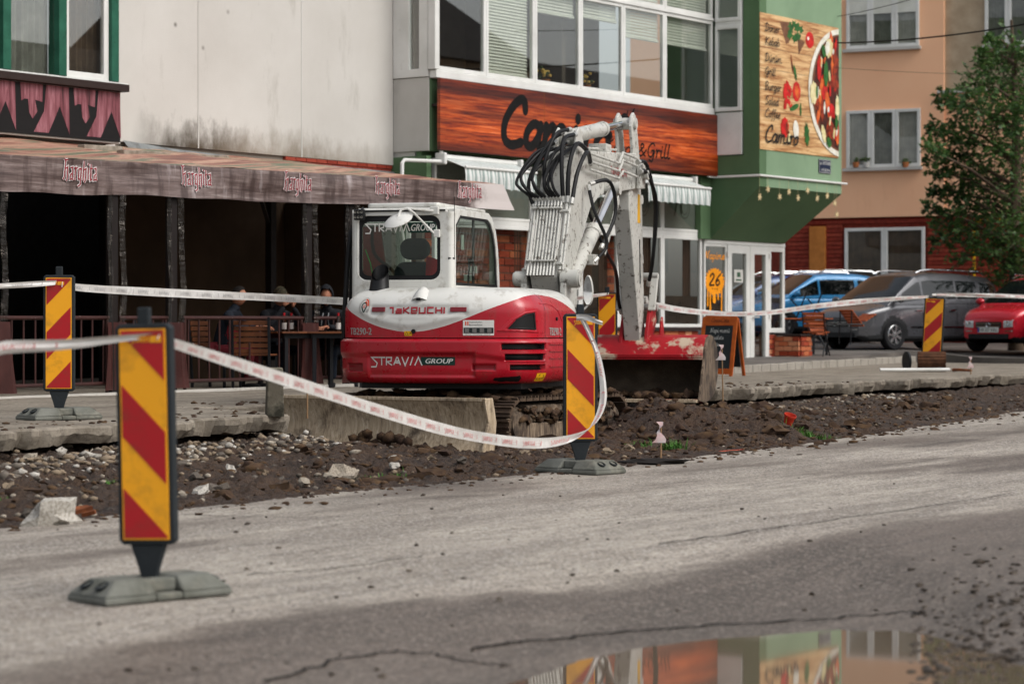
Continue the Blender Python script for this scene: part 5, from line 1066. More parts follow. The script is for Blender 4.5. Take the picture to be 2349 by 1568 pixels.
# maker's lettering and tail lamps
b = boxpx(889, 1018, 704, 719); m = MB(); f_ = sfn(0, 0); polytext(m, TK, 'TaKeUCHI', b[0], b[2], b[1]-b[0], b[3]-b[2], lambda u, v, h: surf(u, v, h-.007), .016); m.build('maker_lettering', MATS['digger_red'], EXC)
for x0, x1 in ((849, 878), (1031, 1069)): m = MB(); bb = boxpx(x0, x1, 704, 715); m.prism([(0, 0), (1, 0), (1, 1), (0, 1)], lambda u, v, h: surf(lerp(bb[0], bb[1], u), lerp(bb[2], bb[3], v), h), -.03, .004); m.build('tail_lamp', MATS['lamp_red'], EXC, bevel=.004)
# company logo in the recess
b = boxpx(849, 967, 818.5, 837); m = MB(); polytext(m, SV, 'STRAVIL', b[0], b[2], b[1]-b[0], b[3]-b[2], lambda u, v, h: surf(u, v, h-.018), .0125, gap=.12); m.build('company_logo', MATS['sticker_white'], EXC)
b = boxpx(964, 1043, 818.5, 837); m = MB(); fn = rfn(b); m.grid(8, 2, lambda i, j: fn((i/7) if j == 0 else max(0, i/7), j, -.018)); m.build('logo_field', MATS['sticker_green'], EXC)
m = MB(); put_text(m, 'GROUP', .14, .2, .8, .6, fn, -.0165, shear=.25, bold=.006); m.build('logo_lettering', MATS['sticker_white'], EXC)
for bb in (boxpx(799, 849, 751.5, 767.5), boxpx(1266, 1293, 751, 769)): m = MB(); fn = rfn(bb); put_text(m, 'TB290-2', 0, 0, 1, 1, fn, .003, bold=.008); m.build('model_lettering', MATS['sticker_grey'], EXC)
bb = boxpx(1061, 1133, 734, 769); m = MB(); patch(m, bb, .003, 0); fn = rfn(bb); dp = m.build('dealer_plate', MATS['sticker_white'], EXC)
m = MB(); m.grid(8, 2, lambda i, j: fn(.02+.96*i/7, .14+.37*j, .0045)); m.build('plate_band', MATS['sticker_dark'], dp); m = MB(); put_text(m, 'Huppenkothen', .2, .80, .42, .12, fn, .0045, shear=.1); put_text(m, 'Baumaschinen', .2, .64, .42, .11, fn, .0045, shear=.1); put_text(m, 'Service ·· Vermietung ·· Verkauf', .08, .03, .8, .07, fn, .0045); m.build('plate_lettering', MATS['sticker_dark'], dp)
m = MB(); m.grid(3, 2, lambda i, j: fn(.07+.04*i/2, .66+.26*j, .0045)); m.grid(3, 2, lambda i, j: fn(.14+.04*i/2, .66+.26*j, .0045)); m.build('plate_mark', MATS['sticker_orange'], dp)
m = MB()
for r in range(4):
    for c in range(4): m.grid(2, 2, lambda i, j: fn(.06+c*.24+.14*i, .2+r*.075+.025*j, .0055))
m.build('plate_small_print', MATS['sticker_grey'], dp)
for bb in (boxpx(925, 943, 759, 770), boxpx(1233, 1254, 855, 874)):
    m = MB(); patch(m, bb, .003, 0, 6); st = m.build('warning_sticker', MATS['sticker_yellow'], EXC); fn = rfn(bb); m = MB(); m.stroke([(.1, .2), (.3, .85), (.5, .2), (.1, .2)], .05, fn, .0045, False); m.stroke([(.6, .3), (.85, .5), (.7, .8)], .06, fn, .0045, False); m.build('sticker_symbol', MATS['sticker_dark'], st)
s0, z0 = hz_(831, 703); fe_ = lambda u, v, h: surf(s0+u, z0+v, .005+h); pol = lambda r, t: (r*.066*math.cos(t), r*.088*math.sin(t))
m = MB(); m.grid(28, 4, lambda i, j: fe_(*pol(j/3, 2*PI*i/28), 0), cu=True); em = m.build('round_emblem', MATS['sticker_white'], EXC)
m = MB(); m.stroke([pol(.98, 2*PI*i/24) for i in range(25)], .005, fe_, .002); m.stroke([pol(.8, PI*(.55+1.3*i/12)) for i in range(13)], .012, fe_, .0025); m.build('emblem_ring', MATS['sticker_grey'], em)
m = MB(); m.stroke([(0, -.06), (-.028, .0), (-.02, .03), (.0, .038), (.02, .03), (.028, 0), (0, -.06)], .013, fe_, .003); m.build('emblem_pin', MATS['sticker_green'], em)
m = MB(); m.stroke([pol(.8, PI*(.05+.42*i/8)) for i in range(9)], .013, fe_, .003); m.stroke([pol(.55, PI*(.05+.42*i/8)) for i in range(9)], .011, fe_, .003); m.stroke([(-.008, -.012), (-.008, .016)], .007, fe_, .004); m.stroke([(.008, -.012), (.008, .016)], .007, fe_, .004); m.build('emblem_arc', MATS['sticker_orange'], em)
sb_ = boxpx(1130, 1198, 861, 875); m = MB(); m.grid(16, 3, lambda i, j: surf(lerp(sb_[0], sb_[1], i/15), lerp(sb_[2]+.010*nz(i*.35, 1), sb_[3]-.025*(1-i/15)+.014*nz(i*.3, 7), j/2 if 0 < i < 15 else .5), .003)); m.build('scuff_mark', MATS['digger_black'], EXC)
# triangular side vent with raised surround, round lock, side hatch
P = [hz_(*p) for p in TRI]; cs_ = sum(p[0] for p in P)/5; cz_ = sum(p[1] for p in P)/5
tp = sorted(P[:4]); m = MB(); u0, u1 = P[0][0], P[4][0]
m.grid(16, 5, lambda i, j: surf(lerp(u0, u1, i/15), lerp(lerp(P[0][1], P[4][1], i/15), pl(tp+[(P[4][0], P[3][1]-.005)], lerp(u0, u1, i/15)), j/4), .008)); tv = m.build('hood_vent', MATS['digger_black'], EXC)
def dens(Q, k=6): return [(lerp(Q[i][0], Q[(i+1) % len(Q)][0], t/k), lerp(Q[i][1], Q[(i+1) % len(Q)][1], t/k)) for i in range(len(Q)) for t in range(k)]
out = [(cs_+(s-cs_)*1.16, cz_+(z-cz_)*1.2) for s, z in P]; m = MB(); m.ring(dens(out), dens(P), lambda u, v, h: surf(u, v, h), -.01, .014); m.build('vent_rim', MATS['digger_black'], tv, bevel=.004)
big = [(cs_+(s-cs_)*1.75-.015, cz_+(z-cz_)*1.6) for s, z in P]; o2 = [(cs_+(s-cs_)*1.25, cz_+(z-cz_)*1.25) for s, z in P]; m = MB(); m.ring(dens(big), dens(o2), lambda u, v, h: surf(u, min(v, 1.72), h), -.015, .010); m.build('vent_surround', MATS['digger_red'], EXC, bevel=.012, seg=3)
for x, y, r in ((946.5, 759.5, .022), (1282, 731, .018)):
    s0, z0 = hz_(x, y); p = surf(s0, z0, 0); q = surf(s0, z0, .014); m = MB(); m.tube([p, q], r, 14); m.build('hood_lock', MATS['digger_black'], EXC, smooth=True)
m = MB(); hb = boxpx(1246, 1296, 694, 765); pts = [(0, 0), (1, 0), (1, .45), (.8, .78), (.55, .95), (.25, 1), (0, 1)]; ins = [(.05, .05), (.95, .05), (.95, .43), (.76, .73), (.52, .89), (.25, .94), (.05, .94)]; fn = rfn(hb); m.ring(pts, ins, fn, -.01, .006); m.build('hatch_edge', MATS['digger_red'], EXC, bevel=.006)
s0, z0 = hz_(1255, 700); m = MB(); m.grid(2, 20, lambda i, j: surf(spx(1256)+.006*i, lerp(1.31, 1.79, j/19), .002)); m.build('panel_joint', MATS['digger_black'], EXC)
for k, (y0, y1) in enumerate(((785, 790), (801, 806), (817, 822), (836, 841))): m = MB(); bb = boxpx(1260, 1300, y0, y1); patch(m, bb, .012, 0, 8, 2); m.build('side_rib', MATS['digger_red'], EXC)
# exhaust scoop, lamp cover on the hood
p = V((0, 0, 0)); x0, z0 = -.72, 1.77; yy = -1.05
m = MB(); n_ = 18; R0 = .085
ctr = [(x0, yy)]
m.grid(n_, 2, lambda i, j: (x0+R0*math.cos(2*PI*i/n_)*(1.2 if j == 0 else 1), yy+R0*math.sin(2*PI*i/n_)*(1.25 if j == 0 else 1)+(.03 if j else 0), z0 if j == 0 else z0+.10+.085*(1+math.sin(2*PI*i/n_))), cu=True)
m.grid(n_, 2, lambda i, j: (x0+R0*.82*math.cos(2*PI*i/n_), yy+.03+R0*.82*math.sin(2*PI*i/n_), z0+.02 if j == 0 else z0+.099+.085*(1+math.sin(2*PI*i/n_)*.82)), cu=True); m.build('exhaust_scoop', MATS['digger_black'], EXC, smooth=True)
s0, z0 = hz_(956, 686); m = MB(); c0 = surf(s0, z0, 0)
m.grid(9, 7, lambda i, j: (c0.x+(i/8-.5)*.22*(1-.25*j/6), c0.y-.03*math.sin(i/8*PI)*math.cos(j/6*PI/2)*1.5+.11*j/6+.01, c0.z-.03+.085*math.sin(i/8*PI)**.7*(1-.5*(1-min(1, j/3)))+.012*j)); m.build('hood_lamp_cover', MATS['digger_white'], EXC, smooth=True); m = MB(); m.box(c0.x-.02, c0.x+.02, c0.y-.046, c0.y-.03, c0.z-.012, c0.z+.016); m.build('rear_camera', MATS['digger_black'], EXC)
# ---- cab
XL, XR, YR, YF, Z0, Z1 = -1.12, -.03, -.78, .90, 1.55, 2.60
def rrect(x0, x1, z0, z1, r, n=5, rt=None):
    P = []
    for cx, cz, a0, rr in ((x1, z0, -90, r), (x1, z1, 0, rt or r), (x0, z1, 90, rt or r), (x0, z0, 180, r)):
        cx += -rr if cx == x1 else rr; cz += -rr if cz == z1 else rr
        P += [(cx+rr*math.cos(R(a0+90*k/n)), cz+rr*math.sin(R(a0+90*k/n))) for k in range(n+1)]
    return P
def ringp(name, outer, inner, fn, h0, h1, mt, parent=EXC, bevel=.012): m = MB(); m.ring(outer, inner, fn, h0, h1); return m.build(name, MATS[mt], parent, bevel=bevel)
fr = lambda u, v, h: (u, YR+h, v); fs = lambda u, v, h: (XR-h, u, v); fl = lambda u, v, h: (XL+h, u, v); ff = lambda u, v, h: (u, YF-h, v)
cab = ringp('cab', rrect(XL+.06, XR-.05, 1.5, Z1, .07), rrect(-1.045, -.165, 1.885, 2.535, .10), fr, 0, .07, 'digger_white')
ringp('rear_window_frit', rrect(-1.05, -.16, 1.88, 2.54, .10), rrect(-1.0, -.20, 1.93, 2.475, .07), fr, .012, .02, 'digger_black', cab, 0)
m = MB(); m.prism(rrect(-1.049, -.161, 1.881, 2.539, .10), fr, .022, .027); m.build('rear_window', MATS['cab_glass'], cab)
so = [(YR+.05, 1.5), (YF-.02, 1.5), (YF, 1.75), (YF-.02, 2.0), (YF-.07, 2.25), (YF-.15, 2.43), (YF-.28, 2.56), (YF-.4, Z1), (YR+.3, Z1), (YR+.05, Z1)]
si = [(YR+.10, 1.83), (YF-.07, 1.83), (YF-.08, 1.9), (YF-.10, 2.05), (YF-.14, 2.25), (YF-.22, 2.40), (YF-.33, 2.50), (YF-.45, 2.54), (YR+.25, 2.54), (YR+.10, 2.44)]
sp_ = ringp('side_panel', so, si, fs, 0, .06, 'digger_white', cab); ins2 = [(lerp(u, .05, .06), lerp(v, 2.2, .08)) for u, v in si]; ringp('side_frit', si, ins2, fs, .01, .02, 'digger_black', cab, 0); m = MB(); m.prism(si, fs, .022, .027); m.build('side_window', MATS['side_glass'], cab)
m = MB(); m.box(XR-.045, XR-.03, .02, .07, 1.83, 2.54); m.box(XR-.02, XR-.002, YR+.12, YF-.09, 1.80, 1.85); m.build('window_bar', MATS['digger_black'], cab)
ringp('side_panel', so, si, fl, 0, .06, 'digger_white', cab); m = MB(); m.prism(si, fl, .022, .027); m.build('side_window', MATS['cab_glass'], cab)
ringp('front_frame', rrect(XL+.05, XR-.05, 1.5, 2.55, .06), rrect(XL+.1, XR-.1, 1.6, 2.5, .06), ff, 0.02, .07, 'digger_white', cab)
for x, y in ((XL+.055, YR+.055), (XR-.055, YR+.055)): m = MB(); m.tube([(x, y, 1.4), (x, y, Z1-.03)], .055, 16); m.build('corner_pillar', MATS['digger_white'], cab, smooth=True)
m = MB(); m.prism(rrect(XL+.03, XR-.02, YR+.02, YF-.22, .12), lambda u, v, h: (u, v, h), 2.575, 2.615); m.build('roof', MATS['digger_white'], cab, bevel=.03, seg=4)
m = MB(); m.prism(rrect(XL+.16, XR-.16, YR+.04, .3, .05), lambda u, v, h: (u, v, h), 2.616, 2.665); m.build('roof_hatch', MATS['digger_white'], cab, bevel=.015); m = MB(); m.box(XR-.14, XR-.04, -.2, .5, 2.617, 2.645); m.build('roof_rack', MATS['digger_white'], cab, bevel=.008)
m = MB(); m.box(XL+.08, XR-.08, YR-.012, YR+.02, 2.575, 2.592); m.build('rain_gutter', MATS['digger_black'], cab)
m = MB(); m.box(XL+.07, XR-.07, YR+.08, YF-.08, 1.45, 1.56); m.build('floor', MATS['cab_dark'], cab)
# glass lettering
m = MB(); gx0 = -.965; fn = lambda u, v, h: (u, YR+.010-h, v); polytext(m, SV, 'STRAVIL', gx0, 2.375, .475, .082, fn, .012, gap=.12); m.build('glass_logo', MATS['sticker_white'], cab); m = MB(); m.flat([(gx0+.46, 2.36), (-.215, 2.36), (-.215, 2.465), (gx0+.42, 2.465)], fn, -.0005); m.build('glass_logo_field', MATS['sticker_green'], cab)
m = MB(); put_text(m, 'GROUP', gx0+.49, 2.378, .25, .07, fn, .001, shear=.25, bold=.002); m.build('glass_lettering', MATS['sticker_white'], cab)
# seat, jacket, console
m = MB(); m.prism(rrect(-.80, -.32, 1.6, 2.08, .12), lambda u, v, h: (u, h-.1*(v-1.6)*.3, v), -.38, -.24); st = m.build('seat', MATS['seat_cloth'], cab, bevel=.05, seg=3); m = MB(); m.prism(rrect(-.72, -.40, 2.10, 2.32, .10), lambda u, v, h: (u, h-.03, v), -.40, -.30); m.build('headrest', MATS['seat_cloth'], st, bevel=.04, seg=3)
m = MB(); m.grid(8, 8, lambda i, j: (-.42+.26*i/7, -.44-.03*math.sin(i*.9+j*.5), lerp(2.13-.15*(i/7)**2, 1.62, j/7)), 0); m.build('red_jacket', MATS['jacket_red'], cab, smooth=True); m = MB(); m.box(-.28, -.12, -.2, .5, 1.56, 1.85); m.box(-1.0, -.86, -.2, .4, 1.56, 1.82); m.build('console', MATS['cab_dark'], cab, bevel=.03)
m = MB(); m.tube([(-.2, .3, 1.85), (-.2, .32, 2.05), (-.18, .3, 2.12)], [.012, .012, .03], 8); m.build('control_lever', MATS['digger_black'], cab, smooth=True); m = MB(); m.tube([(-.99, -.70, 2.2), (-.93, -.71, 2.05), (-.9, -.70, 1.88)], .006, 6); mat('strap_green', '#2f9a3c', .6); m.build('green_strap', MATS['strap_green'], cab)
m = MB(); m.box(-.34, -.24, .60, .62, 1.9, 1.97); m.box(-.28, -.2, .6, .62, 1.98, 2.06); m.build('paper_note', MATS['sticker_white'], cab); m = MB(); m.box(-.07, -.062, -.38, -.30, 2.2, 2.35); m.build('tag', MATS['sticker_white'], cab)
# door edge, grab rail, lamps, mirrors, aerial
m = MB(); q = [(XL-.02, YR+.16, 2.45), (XL-.05, YR+.14, 2.38), (XL-.075, YR+.12, 2.1), (XL-.10, YR+.1, 1.6), (XL-.115, YR+.08, 1.0)]; m.tube(q, .025, 10); m.build('grab_rail', MATS['digger_black'], EXC, smooth=True); m = MB(); m.prism([(YR+.14, .95), (YR+.5, .95), (YR+.5, 2.45), (YR+.2, 2.45)], lambda u, v, h: (h, u, v), XL-.075, XL-.05); m.build('door_edge', MATS['digger_black'], EXC)
m = MB(); m.box(-1.055, -.945, YR-.10, YR-.03, 2.49, 2.60); wl_ = m.build('work_lamp', MATS['digger_black'], EXC, bevel=.012); mat('led_lens', '#8e8a80', .2); m = MB()
for i in range(3):
    for j in range(2): m.lathe([(0, -.002), (.013, 0), (.014, .004)], 8, MX.Translation((-1.035+.035*i, YR-.101, 2.52+.05*j)) @ MX.Rotation(R(90), 4, 'X'))
m.build('lens', MATS['led_lens'], wl_); m = MB(); m.tube([(-1.0, YR-.05, 2.58), (-.99, YR+.02, 2.62)], .012, 8); m.build('lamp_bracket', MATS['digger_black'], wl_)
m = MB(); mc = V((-.545, YR-.20, 2.49)); MM = MX.Translation(mc) @ MX.Rotation(R(-12), 4, 'Y') @ MX.Rotation(R(30), 4, 'X'); m.lathe([(0, .03), (.05, .028), (.12, .01), (.152, -.012), (.15, -.02), (0, -.02)], 26, MM); mi_ = m.build('round_mirror', MATS['digger_white'], EXC, smooth=True, ang=60); m = MB(); m.tube([mc+V((.0, .0, .03)), (-.52, YR-.17, 2.585), (-.46, YR-.16, 2.60), (-.22, YR-.05, 2.575)], .013, 8); m.tube([(-.46, YR-.16, 2.60), (-.40, YR-.16, 2.56), (-.22, YR-.03, 2.35)], .012, 8); m.build('mirror_arm', MATS['digger_white'], mi_, smooth=True)
for q in ((-.26, -.17, YR-.05, YR-.001, 2.54, 2.62), (-.225, -.16, YR-.04, YR-.001, 2.31, 2.39)): m = MB(); m.box(*q); m.build('mirror_bracket', MATS['digger_white'], mi_, bevel=.008)
m = MB(); m.tube([(XR+.0, YR+.05, 2.1), (XR-.0, YR+.05, 2.72)], .0035, 6); m.tube([(XR-.0, YR+.05, 2.1), (XR-.05, YR, 2.1)], .012, 8); m.build('aerial', MATS['digger_black'], EXC)
# ---- undercarriage (turned against the house)
U = MX.Rotation(R(-14), 4, 'Z'); ZG = .20
for s in (-1, 1):
    tr = bpy.data.objects.new('track', None); COL.objects.link(tr); tr.parent = EXC; tr.rotation_euler = (0, 0, R(-14)); tr.empty_display_size = .1
    xc = .875*s; hl, rr = 1.0, .25; per = 4*hl+2*PI*rr; n_ = 42; sh = None
    for k in range(n_):
        d = k/n_*per
        if d < 2*hl: y, z, an = -hl+d, ZG, 0
        elif d < 2*hl+PI*rr: t = (d-2*hl)/rr; y, z, an = hl+rr*math.sin(t), ZG+rr-rr*math.cos(t), t
        elif d < 4*hl+PI*rr: y, z, an = hl-(d-2*hl-PI*rr), ZG+2*rr, PI
        else: t = (d-4*hl-PI*rr)/rr; y, z, an = -hl-rr*math.sin(t), ZG+rr+rr*math.cos(t), PI+t
        if sh is None: m = MB(); m.box(-.225, .225, -.058, .058, -.012, .018); m.box(-.225, .225, -.05, -.034, -.035, -.0121); m.box(-.225, .225, .01, .024, -.03, -.0121); sh = m.build('track_shoe', MATS['track_mud'], tr); o = sh
        else: o = bpy.data.objects.new('track_shoe', sh.data); COL.objects.link(o); o.parent = tr
        o.location = (xc, y, z); o.rotation_euler = (an, 0, 0)
    m = MB(); m.box(xc-.13, xc+.13, -.95, .95, ZG+.10, ZG+.36); m.box(xc-.17, xc+.17, -.80, .80, ZG+.36, ZG+.44); m.build('track_frame', MATS['frame_mud'], tr, bevel=.02)
    m = MB(); m.prism([(-.95, ZG+.07), (.7, ZG+.07), (.7, ZG+.26), (-.95, ZG+.26)], lambda u, v, h: (h, u, v), xc+s*.131, xc+s*.19); m.build('side_guard', MATS['frame_mud'], tr, bevel=.01)
    for y, r in ((hl-.02, .19), (-hl+.0, .18)): m = MB(); MM = MX.Translation((xc, y, ZG+rr)) @ MX.Rotation(R(90), 4, 'Y'); m.lathe([(0, -.14), (r, -.14), (r, -.05), (r*.8, -.04), (r*.8, .04), (r, .05), (r, .14), (r*.75, .15), (r*.7, .19), (r*.3, .2), (0, .2)] if s > 0 else [(0, -.2), (r*.3, -.2), (r*.7, -.19), (r*.75, -.15), (r, -.14), (r, -.05), (r*.8, -.04), (r*.8, .04), (r, .05), (r, .14), (0, .14)], 22, MM); m.build('drive_wheel', MATS['frame_mud'], tr, smooth=True)
    for y in (-.6, -.3, 0, .3, .6): m = MB(); MM = MX.Translation((xc, y, ZG+.09)) @ MX.Rotation(R(90), 4, 'Y'); m.lathe([(0, -.16), (.075, -.16), (.075, .16), (0, .16)], 12, MM); m.build('roller', MATS['track_mud'], tr, smooth=True)
m = MB(); m.box(-.7, .7, -.55, .55, ZG+.25, ZG+.52, M=U); m.lathe([(0, .7), (.52, .7), (.52, .86), (0, .86)], 30); m.build('slew_ring', MATS['digger_black'], EXC); m = MB(); m.box(-.85, .8, -1.2, .7, .80, .86); m.build('belly_plate', MATS['digger_black'], EXC)
bl = 1.9; m = MB(); BW = 1.19
m.grid(30, 14, lambda i, j: (lerp(-BW, BW, i/29), -bl-.02+.10*math.sin(j/13*PI)*.8+.0+.006*nz(i*.4, j*.4), ZG+.02+.49*j/13)); m.grid(30, 14, lambda i, j: (lerp(-BW, BW, i/29), -bl+.05+.10*math.sin(j/13*PI)*.8, ZG+.02+.49*j/13)); k0 = 0
m.box(-BW, BW, -bl-.03, -bl+.06, ZG+.508, ZG+.535); m.box(-BW, BW, -bl-.05, -bl+.04, ZG-.02, ZG+.035)
m.build('dozer_blade', MATS['blade_steel'], EXC, smooth=True, M=U)
for s in (-1, 1): m = MB(); m.prism([(-bl-.06, ZG), (-bl+.16, ZG+.03), (-bl+.2, ZG+.3), (-bl+.13, ZG+.535), (-bl-.03, ZG+.535), (-bl+.05, ZG+.3)], lambda u, v, h: (h, u, v), s*BW, s*(BW+.03)); m.build('blade_end', MATS['blade_steel'], EXC, M=U, bevel=.008)
m = MB()
for s in (-1, 1): m.bar((s*.42, -bl+.1, ZG+.18), (s*.42, -.5, ZG+.3), .10, .14)
m.build('blade_arm', MATS['track_mud'], EXC, M=U)
m = MB(); random.seed(5)
for k in range(26): x = random.gauss(.05, .22); m.ico((x, -bl-.06-abs(random.gauss(0, .03)), ZG+.04+random.uniform(0, .22)*max(0, 1-abs(x-.05)/.5)), (.06, .04, .05), k, 0, .5)
o = m.build('caked_mud', MATS['clod_earth'], EXC, M=U, smooth=True, ang=75); o['kind'] = 'stuff'
# mud heaped on the carbody and tracks
m = MB()
for k in range(150): m.ico((random.uniform(-.9, 1.1), random.uniform(-1.2, 1.2), ZG+.52+random.gauss(.0, .02)), (.07, .07, .035), k, 0, .8)
for k in range(220): r = random.uniform(.02, .07); m.ico((random.uniform(.6, 1.5), random.uniform(-1.7, 1.5), ZG+random.uniform(-.03, .05)), (r*1.3, r, r*.8), k, 0, .9)
for k in range(90): r = random.uniform(.015, .045); m.ico((random.uniform(.98, 1.12), random.uniform(-1.0, 1.0), ZG+random.uniform(.25, .42)), (r, r*1.4, r), k, 0, .9)
m.build('caked_mud', MATS['clod_earth'], EXC, M=U, smooth=True, ang=75)['kind'] = 'stuff'
# ---- boom, stick, rams
XB = .41
def bx_(pts, x0, x1, name, mt, parent=EXC, bevel=.012): m = MB(); m.prism(pts, lambda u, v, h: (h, u, v), x0, x1); return m.build(name, MATS[mt], parent, bevel=bevel)
boom = bx_([(1.13, 1.95), (1.20, 2.25), (1.58, 3.02), (1.72, 3.24), (1.95, 3.36), (2.4, 3.40), (3.6, 3.46), (4.9, 3.54), (5.1, 3.42), (5.08, 3.2), (4.85, 3.10), (3.9, 3.01), (3.05, 2.92), (2.62, 2.76), (2.3, 2.48), (1.62, 1.86), (1.45, 1.76), (1.25, 1.76)], XB-.17, XB+.13, 'boom', 'boom_white')
bx_([(1.05, 1.62), (1.6, 1.62), (1.55, 2.02), (1.15, 2.05)], XB-.27, XB-.20, 'boom_foot_plate', 'boom_white'); bx_([(1.05, 1.62), (1.6, 1.62), (1.55, 2.02), (1.15, 2.05)], XB+.17, XB+.24, 'boom_foot_plate', 'boom_white')
for x0, x1, y, z, r in ((XB-.34, XB-.2, 1.18, 1.93, .085), (XB+.17, XB+.36, 1.2, 1.93, .10)): m = MB(); m.tube([(x0, y, z), (x1, y, z)], r, 20); p_ = m.build('pivot_pin', MATS['boom_white'], EXC, smooth=True); m = MB(); m.tube([(x1+(.001 if x1 > XB else -.141), y, z), (x1+(.02 if x1 > XB else -.16), y, z)], r*.85, 20); m.build('pin_cap', MATS['boom_white'], p_, smooth=True)
m = MB(); f_ = lambda u, v, h: (XB+.132+h, u, v); polytext(m, TK, 'TaKeUCHI', 3.58, 3.215, .80, .085, f_, .018); m.build('boom_lettering', MATS['digger_red'], boom)
def ram(name, p, q, r, f, rr=None, mt='boom_white'):
    p, q = V(p), V(q); c = p.lerp(q, f); m = MB(); m.tube([p, c], r, 20); o = m.build(name, MATS[mt], EXC, smooth=True); m = MB(); m.tube([c, q], rr or r*.55, 18); m.build('ram_rod', MATS['chrome'], o, smooth=True)
    d = (q-p).normalized(); m = MB(); m.tube([c-d*.09, c+d*.012], r*1.1, 20); m.build('ram_gland', MATS[mt], o, smooth=True); m = MB(); m.tube([q-V((.09, 0, 0)), q+V((.09, 0, 0))], r*.9, 18); m.tube([p-V((.09, 0, 0)), p+V((.09, 0, 0))], r*.95, 18); m.build('ram_eye', MATS[mt], o, smooth=True); return o
ram('arm_ram', (XB-.02, 2.15, 3.53), (XB-.02, 4.87, 3.90), .083, .60)
ram('boom_ram', (XB+.12, 1.72, 1.90), (XB+.22, 3.32, 3.02), .085, .55, .05); m = MB(); m.bar((XB+.32, 2.5, 2.25), (XB+.30, 3.28, 2.9), .012, .09); m.build('ram_guard', MATS['boom_white'], EXC)
for s in (-.13, .10): bx_([(1.93, 3.3), (2.36, 3.38), (2.24, 3.60), (2.12, 3.64), (1.98, 3.55)], XB+s, XB+s+.03, 'ram_bracket', 'boom_white')
stick = bx_([(4.86, 3.46), (5.20, 3.46), (5.36, 2.9), (5.50, 1.35), (5.44, 1.16), (5.28, 1.16), (5.20, 1.4), (4.66, 2.84), (4.66, 3.02), (4.78, 3.22)], XB-.10, XB+.10, 'stick', 'boom_white')
for s in (-.11, .07): bx_([(4.86, 3.461), (5.20, 3.461), (5.05, 3.86), (4.99, 4.0), (4.88, 4.04), (4.78, 3.98), (4.74, 3.86)], XB+s, XB+s+.04, 'stick_ear', 'boom_white', stick)
for s in (-.19, .14): bx_([(4.85, 3.1), (5.15, 3.12), (5.2, 3.38), (5.02, 3.45), (4.88, 3.36)], XB+s, XB+s+.05, 'pivot_cheek', 'boom_white')
m = MB(); m.tube([(XB-.14, 4.88, 3.90), (XB+.14, 4.88, 3.90)], .07, 18); m.build('pivot_pin', MATS['boom_white'], stick, smooth=True); m = MB(); m.tube([(XB-.26, 5.02, 3.28), (XB+.26, 5.02, 3.28)], .06, 18); m.build('pivot_pin', MATS['boom_white'], stick, smooth=True)
m = MB(); m.prism([(5.10, 2.7), (5.24, 2.7), (5.22, 3.05), (5.12, 3.05)], lambda u, v, h: (h, u, v), XB+.101, XB+.104); m.build('warning_sticker', MATS['sticker_yellow'], stick); m = MB(); m.prism([(5.22, 1.95), (5.27, 1.95), (5.24, 2.5), (5.19, 2.5)], lambda u, v, h: (h, u, v), XB+.101, XB+.104); m.build('label_strip', MATS['sticker_dark'], stick)
ram('bucket_ram', (XB, 5.42, 3.0), (XB, 5.68, 1.75), .06, .62)
# steel pipes up the back of the boom with clamps, then hoses
nrm = V((0, -.9, .42)).normalized()
def bb_(x, t, off=.03): p = V((0, 1.16, 2.06)).lerp(V((0, 1.60, 3.04)), t); return V((x, p.y, p.z))+nrm*off
for i in range(9):
    x = XB-.185+i*.036; r = .0125; m = MB(); m.tube([bb_(x, -.02, .045), bb_(x, .66, .045)], r, 8); m.build('steel_pipe', MATS['boom_white'], boom, smooth=True)
    
    for q0, q1 in ((-.02, -.12), (.66, .73)): m = MB(); m.tube([bb_(x, q0, .045), bb_(x, q1, .045)], .017, 8); m.build('pipe_fitting', MATS['fitting'], boom, smooth=True)
for x, r in ((XB+.165, .02), (XB-.215, .018), (XB+.20, .014)): m = MB(); m.tube([bb_(x, -.05, .03), bb_(x, .72, .03)], r, 8); m.build('steel_pipe', MATS['boom_white'], boom, smooth=True)
for t in (.04, .63): m = MB(); m.bar(bb_(XB-.21, t, .062), bb_(XB+.125, t, .062), .05, .02); m.build('pipe_clamp', MATS['boom_white'], boom, bevel=.006); m = MB(); m.bar(bb_(XB+.13, t-.03, .055), bb_(XB+.20, t-.03, .055), .05, .025); m.build('pipe_clamp', MATS['boom_white'], boom, bevel=.006)
def hose(P, r=.02, name='hydraulic_hose', n=5):
    Q = [P[0]]+list(P)+[P[-1]]; pts = []
    for i in range(1, len(Q)-2):
        for k in range(n):
            t = k/n; pts.append(tuple(.5*(2*Q[i][c]+(Q[i+1][c]-Q[i-1][c])*t+(2*Q[i-1][c]-5*Q[i][c]+4*Q[i+1][c]-Q[i+2][c])*t*t+(3*Q[i][c]-Q[i-1][c]-3*Q[i+1][c]+Q[i+2][c])*t**3) for c in range(3)))
    pts.append(tuple(P[-1])); m = MB(); m.tube(pts, r, 8); o = m.build(name, MATS['rubber_hose'], EXC, smooth=True)
    for a, b in ((pts[0], pts[1]), (pts[-1], pts[-2])): m = MB(); a, b = V(a), V(b); d = (b-a).normalized(); m.tube([a-d*.02, a+d*.05], r*1.25, 8); m.build('hose_fitting', MATS['fitting'], o, smooth=True)
random.seed(3)
for i in range(9):
    x = XB-.185+i*.036; k = 1-i/8; a = bb_(x, .73, .045); lft = .05+.17*k
    lft += random.uniform(-.035, .045); hose([a, (x-lft*.75, a.y-.08, a.z+.12), (x-lft+random.uniform(-.02, .02), a.y-.05, a.z+.26-.03*k+random.uniform(-.04, .05)), (x-lft*.55+.03+random.uniform(-.03, .03), a.y+.14, a.z+.47+random.uniform(-.05, .08)), (x+.03, 1.85+.03*i, 3.40+.03*(i % 3))], .0165)
